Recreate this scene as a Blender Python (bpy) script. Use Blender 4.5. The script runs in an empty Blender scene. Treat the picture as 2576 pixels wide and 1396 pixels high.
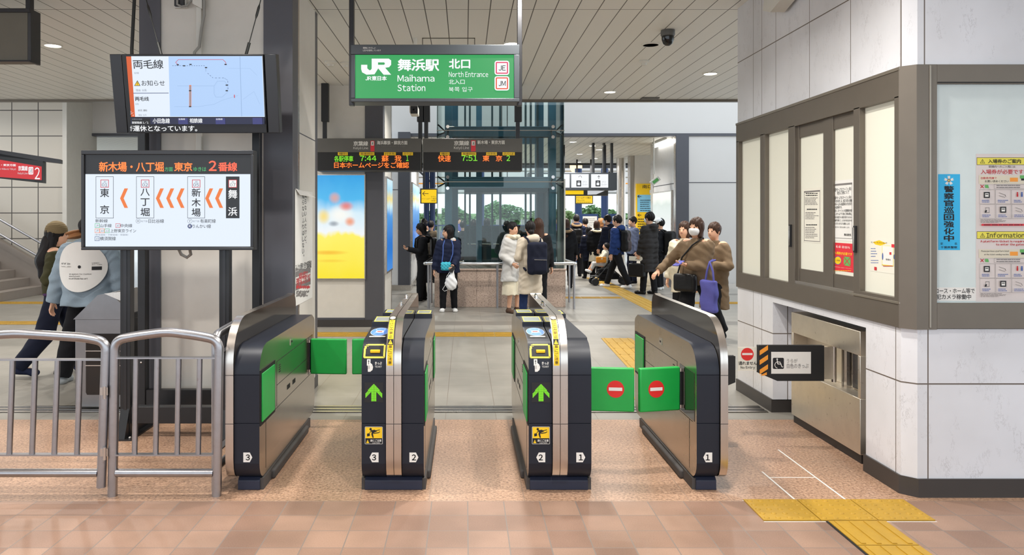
import bpy, math, random
import numpy as np
from mathutils import Vector, Matrix
from mathutils.bvhtree import BVHTree
random.seed(7)
SC = bpy.context.scene
COL = SC.collection
# ------------------------------------------------------------------ camera, world, exposure
F, H, CX, CY = 1920.0, 1.58, 1170.0, 548.0     # focal length in px, eye height, principal point in the 2576x1396 frame
cam = bpy.data.cameras.new('camera'); camo = bpy.data.objects.new('camera', cam); COL.objects.link(camo)
camo.location = (0, 0, H); camo.rotation_euler = (math.radians(90), 0, 0)
cam.sensor_fit = 'HORIZONTAL'; cam.sensor_width = 36; cam.lens = 36*F/2576
cam.shift_x = (1288-CX)/2576; cam.shift_y = -(698-CY)/2576
cam.clip_start = 0.05; cam.clip_end = 400
SC.camera = camo
vs = SC.view_settings
vs.view_transform = 'Standard'; vs.look = 'None'; vs.gamma = 1; vs.use_curve_mapping = False; vs.exposure = 0.0
W = bpy.data.worlds.new('sky'); SC.world = W; W.use_nodes = True
wn = W.node_tree.nodes; bg = wn['Background']
bg.inputs[0].default_value = (0.83, 0.92, 1.0, 1); bg.inputs[1].default_value = 2.1
SC.cycles.max_bounces = 8; SC.cycles.diffuse_bounces = 4; SC.cycles.glossy_bounces = 4
SC.cycles.transmission_bounces = 6; SC.cycles.transparent_max_bounces = 16
SC.cycles.use_denoising = True; SC.cycles.sample_clamp_indirect = 6; SC.cycles.caustics_reflective = False; SC.cycles.caustics_refractive = False
LAMP_W = 50.0        # watts of one ceiling downlight
CEIL = 3.5

def at(x, y, D): return Vector(((x-CX)*D/F, D, H-(y-CY)*D/F))
def wx(x, D): return (x-CX)*D/F
def wz(y, D): return H-(y-CY)*D/F
def dg(y): return F*H/(y-CY)
# ------------------------------------------------------------------ materials
def lin(c): return tuple(((v/255)/12.92 if v/255 <= .04045 else ((v/255+.055)/1.055)**2.4) for v in c)
def L4(c): return lin(c)+(1,)
MATS = {}
class N:
    def __init__(s, name):
        s.m = bpy.data.materials.new(name); s.m.use_nodes = True; s.t = s.m.node_tree
        s.p = s.t.nodes['Principled BSDF']; s.out = s.t.nodes['Material Output']
    def new(s, typ, **kw):
        n = s.t.nodes.new(typ)
        for k, v in kw.items(): setattr(n, k, v)
        return n
    def ln(s, a, b): s.t.links.new(a, b)
    def put(s, sock, v):
        if hasattr(v, 'is_linked') or hasattr(v, 'links'): s.ln(v, sock)
        else: sock.default_value = v
    def math(s, op, a, b=0.0, c=None):
        n = s.new('ShaderNodeMath', operation=op); s.put(n.inputs[0], a); s.put(n.inputs[1], b)
        if c is not None: s.put(n.inputs[2], c)
        return n.outputs[0]
    def pos(s, obj=False):
        if obj: o = s.new('ShaderNodeTexCoord').outputs['Object']
        else: o = s.new('ShaderNodeNewGeometry').outputs['Position']
        x = s.new('ShaderNodeSeparateXYZ'); s.ln(o, x.inputs[0]); return o, x.outputs[0], x.outputs[1], x.outputs[2]
    def noise(s, vec, scale, detail=3, rough=.5, sc3=None):
        if sc3:
            mp = s.new('ShaderNodeMapping'); s.ln(vec, mp.inputs[0]); mp.inputs['Scale'].default_value = sc3; vec = mp.outputs[0]
        n = s.new('ShaderNodeTexNoise'); s.ln(vec, n.inputs['Vector']); n.inputs['Scale'].default_value = scale
        n.inputs['Detail'].default_value = detail; n.inputs['Roughness'].default_value = rough; return n.outputs['Fac']
    def ramp(s, f, stops):
        r = s.new('ShaderNodeValToRGB'); s.ln(f, r.inputs[0]); e = r.color_ramp.elements
        while len(e) < len(stops): e.new(.5)
        for el, (p, c) in zip(e, stops): el.position = p; el.color = L4(c)
        return r.outputs[0]
    def mix(s, f, a, b, typ='MIX'):
        n = s.new('ShaderNodeMix', data_type='RGBA', blend_type=typ); s.put(n.inputs[0], f); s.put(n.inputs[6], a); s.put(n.inputs[7], b); return n.outputs[2]
    def seam(s, v, pitch, off, w):          # 1 on thin lines every pitch
        a = s.math('FLOORED_MODULO', s.math('SUBTRACT', v, off-w/2), pitch); return s.math('LESS_THAN', a, w)
    def lineat(s, v, a, w): return s.math('LESS_THAN', s.math('ABSOLUTE', s.math('SUBTRACT', v, a)), w/2)
    def band(s, v, a, b): return s.math('MULTIPLY', s.math('GREATER_THAN', v, a), s.math('LESS_THAN', v, b))
    def mx(s, *a):
        r = a[0]
        for b in a[1:]: r = s.math('MAXIMUM', r, b)
        return r
    def bump(s, h, strength=.2, dist=.01):
        b = s.new('ShaderNodeBump'); s.ln(h, b.inputs['Height']); b.inputs['Strength'].default_value = strength; b.inputs['Distance'].default_value = dist
        s.ln(b.outputs[0], s.p.inputs['Normal'])
    def fin(s, col=None, rough=.5, metal=0.0, spec=.5):
        if col is not None: s.put(s.p.inputs['Base Color'], col)
        s.put(s.p.inputs['Roughness'], rough); s.p.inputs['Metallic'].default_value = metal; s.p.inputs['Specular IOR Level'].default_value = spec
        MATS[s.m.name] = s.m; return s.m

def flat(name, c, rough=.5, metal=0.0, spec=.5, var=.06, scale=9.0):
    if name in MATS: return MATS[name]
    n = N(name); o, x, y, z = n.pos()
    f = n.noise(o, scale, 4)
    col = n.mix(f, tuple(v*(1-var) for v in lin(c))+(1,), tuple(min(1, v*(1+var)) for v in lin(c))+(1,))
    return n.fin(col, rough, metal, spec)
def emit(name, c, k=1.0, base=None):
    if name in MATS: return MATS[name]
    n = N(name); n.p.inputs['Emission Color'].default_value = L4(c); n.p.inputs['Emission Strength'].default_value = k
    return n.fin(L4(base or (10, 10, 10)), .35)
def brushed(name, c, rough=.3, sc=(1, 1, 60), metal=1.0, rust=0.0):
    n = N(name); o, x, y, z = n.pos()
    f = n.noise(o, 3.0, 4, .6, sc); g = n.noise(o, 4.0, 3)
    col = n.mix(f, tuple(v*.86 for v in lin(c))+(1,), tuple(min(1, v*1.1) for v in lin(c))+(1,))
    if rust:
        r = n.ramp(n.noise(o, 26, 6, .7), [(.62, (0, 0, 0)), (.72, (255, 255, 255))])
        col = n.mix(n.math('MULTIPLY', r, rust), col, L4((120, 84, 52)))
    return n.fin(col, n.math('ADD', rough-.06, n.math('MULTIPLY', g, .12)), metal)
def cloth(name, c, scale=160, var=.25, rough=.85):
    if name in MATS: return MATS[name]
    n = N(name); o, x, y, z = n.pos(True)
    f = n.noise(o, scale, 3); g = n.noise(o, 7, 3)
    k = n.math('ADD', n.math('MULTIPLY', f, .4), n.math('MULTIPLY', g, .6))
    col = n.mix(k, tuple(v*(1-var) for v in lin(c))+(1,), tuple(min(1, v*(1+var)) for v in lin(c))+(1,))
    n.bump(n.math('ADD', f, n.math('MULTIPLY', g, 6.0)), .25, .006)
    return n.fin(col, rough, 0, .2)

M = MATS
flat('steel_dark', (58, 58, 60), .35, .7); flat('black_paint', (22, 23, 26), .4); flat('black_matte', (16, 16, 18), .6)
flat('navy_rubber', (30, 36, 56), .55); flat('rubber_grey', (66, 62, 60), .7)
flat('gate_black', (25, 29, 40), .45, .0, .35); flat('seam_black', (12, 12, 13), .6)
flat('column_grey', (86, 86, 92), .42, .25); flat('column_dark', (78, 78, 84), .5)
flat('panel_white', (222, 221, 220), .4); flat('panel_beige', (214, 209, 200), .4)
flat('plinth', (58, 54, 52), .4); flat('frame_brown', (112, 104, 94), .42, .5); flat('frame_edge', (150, 142, 130), .35, .7)
flat('white_paper', (225, 223, 218), .7); flat('cream_paper', (224, 220, 206), .7); flat('ink', (20, 20, 24), .7); flat('ink_grey', (120, 116, 114), .7)
flat('ink_red', (190, 40, 48), .7); flat('ink_blue', (60, 90, 160), .7); flat('yellow_sign', (240, 196, 22), .5); flat('yellow_pale', (226, 214, 80), .6)
flat('cyan_poster', (30, 172, 224), .5); flat('red_poster', (214, 44, 58), .55); flat('green_ink', (96, 170, 90), .6); flat('orange_stripe', (236, 150, 40), .5)
flat('green_vinyl', (24, 158, 66), .38, 0, .5, .1, 14); flat('green_vinyl_edge', (60, 180, 90), .5); flat('red_disc', (214, 36, 30), .5)
flat('camera_white', (214, 212, 204), .45); flat('cable_grey', (150, 148, 142), .6); flat('wire_dark', (50, 50, 48), .4, .5)
flat('box_dark', (48, 48, 50), .5); flat('board_grey', (88, 86, 82), .5); flat('blue_steel', (64, 104, 126), .45, .2); flat('blue_post', (34, 58, 104), .45)
flat('teal_dark', (24, 48, 56), .4); flat('sign_frame', (70, 74, 78), .4, .4); flat('glass_dark', (14, 13, 12), .08); flat('conc', (190, 188, 184), .7)
flat('bark', (92, 74, 58), .9); flat('white_wall', (206, 202, 198), .55, 0, .4, .015, 3); flat('stone_step', (150, 140, 132), .6)
brushed('steel', (205, 198, 190), .26, (60, 1, 1)); brushed('steel_grey', (132, 131, 132), .34, (3, 3, 3)); brushed('steel_tube', (172, 171, 174), .33, (8, 8, 8), 1, .3); brushed('steel_gate', (196, 186, 172), .24, (1, 1, 40)); brushed('chrome', (222, 222, 222), .12, (4, 4, 4))
brushed('steel_old', (226, 218, 204), .40, (3, 3, 3), 1, .55)
for nm, c, k in [('e_green', (50, 164, 90), 1.0), ('e_white', (248, 250, 252), 1.0), ('e_lcd', (228, 238, 250), 1.0), ('e_lcdblue', (178, 208, 248), 1.0), ('e_lcdlines', (150, 180, 220), 1.0),
                 ('e_ink', (24, 26, 34), .6), ('e_inkblue', (44, 62, 120), .8), ('e_orange', (238, 120, 42), 1.0), ('e_orangelcd', (216, 90, 30), 1.0), ('e_led_o', (255, 116, 40), 1.6), ('e_led_g', (120, 210, 40), 1.3),
                 ('e_led_r', (255, 90, 60), 1.5), ('e_arrow', (130, 232, 30), 1.5), ('e_yellow', (250, 206, 20), 1.0), ('e_red', (206, 34, 42), 1.0), ('e_blackscreen', (24, 24, 30), .6), ('e_navy', (38, 44, 78), .8), ('e_navy2', (62, 66, 128), .9),
                 ('e_greenink', (70, 180, 110), 1.0), ('e_redink', (214, 50, 60), .9), ('e_lamp', (255, 248, 232), 9.0), ('e_tube', (255, 252, 244), 5.0), ('e_pane', (255, 250, 226), .13), ('e_grey', (150, 158, 170), .8), ('e_lantern', (255, 226, 160), 2.2), ('e_white_dim', (235, 236, 240), .75), ('e_blue', (70, 110, 220), .9), ('e_pink', (230, 160, 170), .8), ('e_skyblue', (120, 190, 225), .8)]:
    emit(nm, c, k)
MATS['e_pane'].node_tree.nodes['Principled BSDF'].inputs['Base Color'].default_value = L4((212, 210, 196))

def m_tile():
    n = N('floor_tile'); o, x, y, z = n.pos()
    s = n.mx(n.seam(x, .2, .0145, .006), n.seam(y, .2, 4.255, .006))
    vor = n.new('ShaderNodeTexWhiteNoise', noise_dimensions='2D'); cb = n.new('ShaderNodeCombineXYZ')
    n.ln(n.math('FLOOR', n.math('DIVIDE', n.math('SUBTRACT', x, .0145), .2)), cb.inputs[0]); n.ln(n.math('FLOOR', n.math('DIVIDE', n.math('SUBTRACT', y, 4.255), .2)), cb.inputs[1]); n.ln(cb.outputs[0], vor.inputs['Vector'])
    f = n.math('ADD', n.math('MULTIPLY', n.noise(o, 160, 3, .7), .65), n.math('MULTIPLY', vor.outputs['Value'], .35))
    col = n.ramp(f, [(.25, (134, 104, 88)), (.75, (170, 138, 118))])
    dirt = n.ramp(n.noise(o, 2.2, 3), [(.35, (225, 225, 225)), (.65, (255, 255, 255))])
    col = n.mix(1.0, col, dirt, 'MULTIPLY')
    col = n.mix(s, col, L4((124, 112, 104))); n.bump(n.math('SUBTRACT', 1.0, s), .3, .002)
    return n.fin(col, .46)
def m_granite(name, stops, xs=(), ys=(), sc=90, seamc=(150, 124, 106), rough=.3):
    n = N(name); o, x, y, z = n.pos()
    f = n.noise(o, sc, 5, .75); g = n.noise(o, 1.7, 3)
    col = n.ramp(f, stops); col = n.mix(1.0, col, n.ramp(g, [(.3, (222, 218, 214)), (.7, (255, 252, 248))]), 'MULTIPLY')
    m = None
    for a in xs: m = n.lineat(x, a, .005) if m is None else n.mx(m, n.lineat(x, a, .005))
    for a in ys: m = n.lineat(y, a, .006) if m is None else n.mx(m, n.lineat(y, a, .006))
    if m is not None: col = n.mix(m, col, L4(seamc))
    return n.fin(col, n.math('ADD', rough-.05, n.math('MULTIPLY', g, .15)))
def m_stone():
    n = N('concourse_stone'); o, x, y, z = n.pos()
    s = n.mx(n.seam(x, .4, .245, .005), n.seam(y, .4, 6.40, .005))
    f = n.math('ADD', n.math('MULTIPLY', n.noise(o, 240, 3, .7), .5), n.math('MULTIPLY', n.noise(o, 3, 4), .5))
    col = n.ramp(f, [(.3, (130, 126, 118)), (.7, (160, 155, 146))])
    dk = n.mx(n.band(y, 11.25, 11.65), n.band(y, 15.6, 15.9)); col = n.mix(dk, col, L4((118, 113, 106)))
    col = n.mix(s, col, L4((122, 112, 100)))
    return n.fin(col, .34)
def m_ceiling(name='ceiling_panel', c=(222, 221, 216), pitch=.2, ox=.03):
    n = N(name); o, x, y, z = n.pos()
    s = n.mx(n.seam(x, pitch, ox, .009), n.lineat(y, 7.03, .01), n.lineat(y, 2.0, .01), n.lineat(y, 22.0, .01))
    col = n.mix(s, L4(c), L4((74, 70, 64))); n.bump(n.math('SUBTRACT', 1.0, s), .4, .004)
    return n.fin(col, .42, 0, .4)
def m_marble(name, zs, ys=(), xs=()):
    n = N(name); o, x, y, z = n.pos()
    w = n.noise(o, 3.4, 7, .75, (1, 1, .45)); v = n.math('ABSOLUTE', n.math('SUBTRACT', w, .5))
    f2 = n.noise(o, 9, 5, .7, (1, 1, .5))
    vein = n.math('MULTIPLY', n.ramp(v, [(0, (255, 255, 255)), (.012, (0, 0, 0))]), n.ramp(f2, [(.45, (0, 0, 0)), (.62, (255, 255, 255))]))
    base = n.ramp(n.noise(o, 1.3, 4), [(.3, (208, 208, 211)), (.7, (228, 229, 234))])
    col = n.mix(n.math('MULTIPLY', vein, .32), base, L4((120, 114, 112)))
    m = n.lineat(z, zs[0], .008)
    for a in zs[1:]: m = n.mx(m, n.lineat(z, a, .008))
    side = n.math('LESS_THAN', x, 2.535)
    for a in ys: m = n.mx(m, n.math('MULTIPLY', side, n.lineat(y, a, .007)))
    for a in xs: m = n.mx(m, n.lineat(x, a, .007))
    col = n.mix(m, col, L4((104, 94, 86)))
    return n.fin(col, .28)
def m_wallgrid():
    n = N('wall_panel_grid'); o, x, y, z = n.pos()
    s = n.mx(n.seam(x, .553, -8.95, .02), n.seam(z, .538, 2.22, .02))
    col = n.mix(s, L4((206, 198, 186)), L4((84, 78, 72))); n.bump(n.math('SUBTRACT', 1.0, s), .3, .01)
    return n.fin(col, .5)
def m_tactile(name='tactile_yellow', c=(184, 144, 44)):
    n = N(name); o, x, y, z = n.pos()
    f = n.noise(o, 9, 4, .65); col = n.ramp(f, [(.3, tuple(v*.92 for v in c)), (.7, c)])
    return n.fin(col, .5)
def m_poster(name, stops, blobs):
    # printed light-box picture: soft colour fields in the poster's own 0..1 coordinates (generated)
    n = N(name); tc = n.new('ShaderNodeTexCoord'); sp = n.new('ShaderNodeSeparateXYZ'); n.ln(tc.outputs['Generated'], sp.inputs[0])
    u, v = sp.outputs[0], sp.outputs[2]
    no = n.noise(tc.outputs['Generated'], 3.5, 2)
    col = n.ramp(n.math('ADD', v, n.math('MULTIPLY', n.math('SUBTRACT', no, .5), .16)), stops)
    for (cx, cy, rx, ry, c, k) in blobs:
        d = n.math('ADD', n.math('POWER', n.math('DIVIDE', n.math('SUBTRACT', u, cx), rx), 2.0), n.math('POWER', n.math('DIVIDE', n.math('SUBTRACT', v, cy), ry), 2.0))
        f = n.math('MULTIPLY', n.math('SUBTRACT', 1.0, n.math('SMOOTH_MIN', d, 1.0, .5)), k); f.node.use_clamp = True
        col = n.mix(f, col, L4(c))
    n.ln(col, n.p.inputs['Emission Color']); n.p.inputs['Emission Strength'].default_value = 1.0
    return n.fin((.02, .02, .02, 1), .3)
def m_glass(name, c=(240, 249, 247), refl=1.0):
    n = N(name); n.t.nodes.remove(n.p)
    tr = n.new('ShaderNodeBsdfTransparent'); tr.inputs[0].default_value = L4(c)
    gl = n.new('ShaderNodeBsdfGlossy'); gl.inputs['Roughness'].default_value = .02
    fr = n.new('ShaderNodeFresnel'); fr.inputs[0].default_value = 1.5
    mx = n.new('ShaderNodeMixShader'); n.ln(n.math('MULTIPLY', fr.outputs[0], refl), mx.inputs[0]); n.ln(tr.outputs[0], mx.inputs[1]); n.ln(gl.outputs[0], mx.inputs[2]); n.ln(mx.outputs[0], n.out.inputs[0])
    MATS[name] = n.m; return n.m
m_tile(); m_stone(); m_ceiling(); m_ceiling('ceiling_panel_far', (222, 218, 206)); m_wallgrid(); m_tactile()
GST = [(.32, (86, 68, 58)), (.43, (160, 128, 106)), (.55, (196, 160, 134)), (.70, (216, 186, 162))]
m_granite('granite_floor', GST, (-3.0, -2.4, -1.75, -1.134, -.596, -.2, .3325, .736, 1.256, 1.49, 1.84, 2.2), (4.262, 4.95, 5.55, 5.978), 62)
m_granite('granite_pink', [(.34, (84, 74, 70)), (.45, (200, 176, 162)), (.6, (218, 198, 184)), (.75, (232, 218, 208))], (-.56+.01, .155+.05, .96, 1.31), (), 42, (96, 80, 72))
m_marble('marble_low', (.64,), (6.62, 6.43, 4.43), (2.62,)); m_marble('marble_high', (3.0,), (6.62, 6.43, 6.14, 5.54, 4.95, 4.38), (2.60,))
m_glass('glass_pane'); m_glass('glass_clear', (240, 246, 246))
flat('leaf', (112, 146, 100), .7, 0, .3, .35, 3); flat('leaf2', (140, 164, 112), .7, 0, .3, .3, 3)
m_poster('poster_yellow', [(0, (248, 226, 40)), (.40, (252, 238, 96)), (.44, (240, 244, 246)), (.62, (212, 236, 248)), (.78, (72, 182, 236)), (1, (46, 160, 226))],
         [(.5, .62, .30, .10, (250, 248, 240), .9), (.62, .70, .16, .05, (236, 96, 62), .8), (.38, .78, .13, .06, (240, 160, 120), .7), (.7, .55, .12, .05, (240, 130, 50), .8), (.36, .53, .12, .03, (60, 70, 96), .6), (.15, .6, .14, .08, (250, 214, 60), .8), (.25, .25, .42, .025, (246, 180, 30), .8), (.3, .17, .36, .018, (244, 190, 40), .5)])
m_poster('poster_blue', [(0, (40, 130, 214)), (.3, (30, 116, 206)), (.62, (52, 140, 214)), (.72, (190, 220, 226)), (.8, (226, 200, 90)), (.9, (150, 206, 232)), (1, (196, 226, 236))], [(.5, .5, .3, .09, (220, 226, 226), .8)])
m_poster('poster_pale', [(0, (236, 214, 220)), (.33, (240, 226, 232)), (.36, (236, 240, 240)), (.8, (206, 216, 208)), (.9, (236, 238, 232)), (1, (236, 240, 232))], [(.3, .5, .16, .12, (190, 80, 66), .8), (.6, .55, .14, .14, (110, 120, 130), .7), (.8, .52, .1, .16, (160, 190, 214), .7), (.3, .9, .2, .03, (240, 150, 180), .9)])
# ------------------------------------------------------------------ mesh builder
class MB:
    def __init__(s): s.v = []; s.f = []; s.fm = []; s.mats = []; s.M = None
    def mi(s, m):
        m = MATS[m] if isinstance(m, str) else m
        if m not in s.mats: s.mats.append(m)
        return s.mats.index(m)
    def add(s, vs, fs, m):
        b = len(s.v); i = s.mi(m)
        for p in vs:
            p = Vector(p); s.v.append(s.M @ p if s.M else p)
        for f in fs: s.f.append([b+k for k in f]); s.fm.append(i)
        return s
    def box(s, x0, x1, y0, y1, z0, z1, m):
        v = [(x, y, z) for z in (z0, z1) for y in (y0, y1) for x in (x0, x1)]
        return s.add(v, [(0, 2, 3, 1), (4, 5, 7, 6), (0, 1, 5, 4), (2, 6, 7, 3), (0, 4, 6, 2), (1, 3, 7, 5)], m)
    def quad(s, a, b, c, d, m): return s.add([a, b, c, d], [(0, 1, 2, 3)], m)
    def prism(s, prof, axis, a, b, m, capm=None):      # prof: list of 2D points; axis 'x': (y,z), 'y': (x,z), 'z': (x,y)
        n = len(prof)
        def P(q, t): return {'x': (t, q[0], q[1]), 'y': (q[0], t, q[1]), 'z': (q[0], q[1], t)}[axis]
        v = [P(q, a) for q in prof]+[P(q, b) for q in prof]
        s.add(v, [(i, (i+1) % n, n+(i+1) % n, n+i) for i in range(n)], m)
        s.add(v, [tuple(range(n))[::-1], tuple(range(n, 2*n))], capm or m)
        return s
    def tube(s, pts, r, m, n=12, closed=False):
        pts = [Vector(p) for p in pts]; k = len(pts); vs = []; up = None
        for i, p in enumerate(pts):
            if closed: t = (pts[(i+1) % k]-pts[i-1])
            else: t = pts[min(i+1, k-1)]-pts[max(i-1, 0)]
            t.normalize()
            if up is None: up = t.orthogonal().normalized()
            up = (up-t*up.dot(t))
            up = up.normalized() if up.length > 1e-6 else t.orthogonal().normalized()
            w = t.cross(up); rr = r[i] if isinstance(r, (list, tuple)) else r
            vs += [p+(up*math.cos(2*math.pi*j/n)+w*math.sin(2*math.pi*j/n))*rr for j in range(n)]
        fs = []
        for i in range(k if closed else k-1):
            a, b = i*n, ((i+1) % k)*n
            fs += [(a+j, a+(j+1) % n, b+(j+1) % n, b+j) for j in range(n)]
        if not closed: fs += [tuple(range(n))[::-1], tuple(range((k-1)*n, k*n))]
        return s.add(vs, fs, m)
    def lathe(s, prof, c, m, n=24, axis='z', caps=True):          # prof: (r, h)
        vs = []; fs = []
        for r, h in prof:
            for j in range(n):
                a = 2*math.pi*j/n; q = (r*math.cos(a), r*math.sin(a), h)
                if axis == 'y': q = (q[0], q[2], q[1])
                if axis == 'x': q = (q[2], q[0], q[1])
                vs.append((c[0]+q[0], c[1]+q[1], c[2]+q[2]))
        for i in range(len(prof)-1): fs += [(i*n+j, i*n+(j+1) % n, (i+1)*n+(j+1) % n, (i+1)*n+j) for j in range(n)]
        if caps: fs += [tuple(range(n))[::-1], tuple(range((len(prof)-1)*n, len(prof)*n))]
        return s.add(vs, fs, m)
    def ball(s, c, r, m, n=14):
        rx, ry, rz = r if isinstance(r, (tuple, list)) else (r, r, r); vs = []; k = n//2
        for i in range(1, k):
            a = math.pi*i/k
            vs += [(c[0]+rx*math.sin(a)*math.cos(2*math.pi*j/n), c[1]+ry*math.sin(a)*math.sin(2*math.pi*j/n), c[2]+rz*math.cos(a)) for j in range(n)]
        vs += [(c[0], c[1], c[2]+rz), (c[0], c[1], c[2]-rz)]; t = len(vs)-2
        fs = [(i*n+j, (i+1)*n+j, (i+1)*n+(j+1) % n, i*n+(j+1) % n) for i in range(k-2) for j in range(n)]
        fs += [(t, j, (j+1) % n) for j in range(n)]+[(t+1, (k-2)*n+(j+1) % n, (k-2)*n+j) for j in range(n)]
        return s.add(vs, fs, m)
    def build(s, name, parent=None, label=None, cat=None, group=None, kind=None, bevel=0, seg=2, ang=35, loc=None):
        if parent is not None: org = Vector(ORG[parent.name])
        elif loc is not None: org = Vector(loc)
        elif s.v:
            a = np.array([tuple(p) for p in s.v]); org = Vector(((a[:, 0].min()+a[:, 0].max())/2, (a[:, 1].min()+a[:, 1].max())/2, a[:, 2].min()))
        else: org = Vector((0, 0, 0))
        me = bpy.data.meshes.new(name); me.from_pydata([tuple(p-org) for p in s.v], [], s.f)
        for m in s.mats: me.materials.append(m)
        me.polygons.foreach_set('material_index', s.fm)
        if ang:
            me.polygons.foreach_set('use_smooth', [True]*len(me.polygons)); me.set_sharp_from_angle(angle=math.radians(ang))
        me.update()
        o = bpy.data.objects.new(name, me); COL.objects.link(o)
        if parent is not None: o.parent = parent; ORG[o.name] = tuple(org)
        else: o.location = org; ORG[o.name] = tuple(org)
        if bevel:
            b = o.modifiers.new('bevel', 'BEVEL'); b.width = bevel; b.segments = seg; b.limit_method = 'ANGLE'; b.angle_limit = math.radians(40)
        tag(o, label, cat, group, kind); return o
ORG = {}
def tag(o, label=None, cat=None, group=None, kind=None):
    for k, v in (('label', label), ('category', cat), ('group', group), ('kind', kind)):
        if v: o[k] = v
def thing(name, label, cat, loc, group=None, rz=0):
    o = bpy.data.objects.new(name, None); COL.objects.link(o); o.location = loc; o.rotation_euler = (0, 0, rz); o.empty_display_size = .1
    ORG[o.name] = tuple(loc); tag(o, label, cat, group); return o
def struct(mb, name, **kw): return mb.build(name, kind='structure', **kw)
def copy_tree(o, loc, label=None, parent=None):
    c = o.copy(); COL.objects.link(c)
    if parent is None:
        c.location = loc; ORG[c.name] = tuple(loc)
        if label: c['label'] = label
    else: c.parent = parent
    for ch in list(o.children): copy_tree(ch, None, None, c)
    return c
# ------------------------------------------------------------------ lettering and flat graphics on real surfaces
TC = {}
def raw(ch):
    if ('r', ch) not in TC:
        c = bpy.data.curves.new('t', 'FONT'); c.body = ch; c.resolution_u = 2; c.fill_mode = 'FRONT'
        o = bpy.data.objects.new('t', c); COL.objects.link(o); bpy.context.view_layer.update()
        me = bpy.data.meshes.new_from_object(o.evaluated_get(bpy.context.evaluated_depsgraph_get()))
        v = np.array([tuple(p.co)[:2] for p in me.vertices]) if len(me.vertices) else np.zeros((0, 2))
        f = [tuple(p.vertices) for p in me.polygons]
        bpy.data.meshes.remove(me); bpy.data.objects.remove(o); bpy.data.curves.remove(c); TC[('r', ch)] = (v, f)
    return TC[('r', ch)]
def glyphs(s, bold=0.0):
    """outline of a line of writing: Latin set from the wide sans glyphs with tight spacing, heavier weights by overprinting"""
    k = (s, bold)
    if k not in TC:
        V, Fs, x, n, Ly = [], [], 0.0, 0, []
        for ch in s:
            o = ord(ch)
            if ch in ' \u3000': x += .28; continue
            asc = 33 <= o < 127; v, f = raw(chr(o+0xFEE0) if asc else ch)
            if not len(v): continue
            if asc or ch in 'ōū': w0, w1 = v[:, 0].min(), v[:, 0].max(); dx = x-w0+.035; adv = w1-w0+.10
            else: dx = x; adv = max(.96, v[:, 0].max())
            for li, (ox, oy) in enumerate([(0, 0)] if not bold else [(-bold, 0), (bold, 0), (0, bold), (0, -bold)]):
                V.append(np.concatenate([v+np.array([dx+ox, oy]), np.full((len(v), 1), float(li))], 1)); Fs += [tuple(q+n for q in t) for t in f]; n += len(v)
            x += adv
        TC[k] = (np.concatenate(V) if V else np.zeros((0, 3)), Fs)
    return TC[k]
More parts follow.
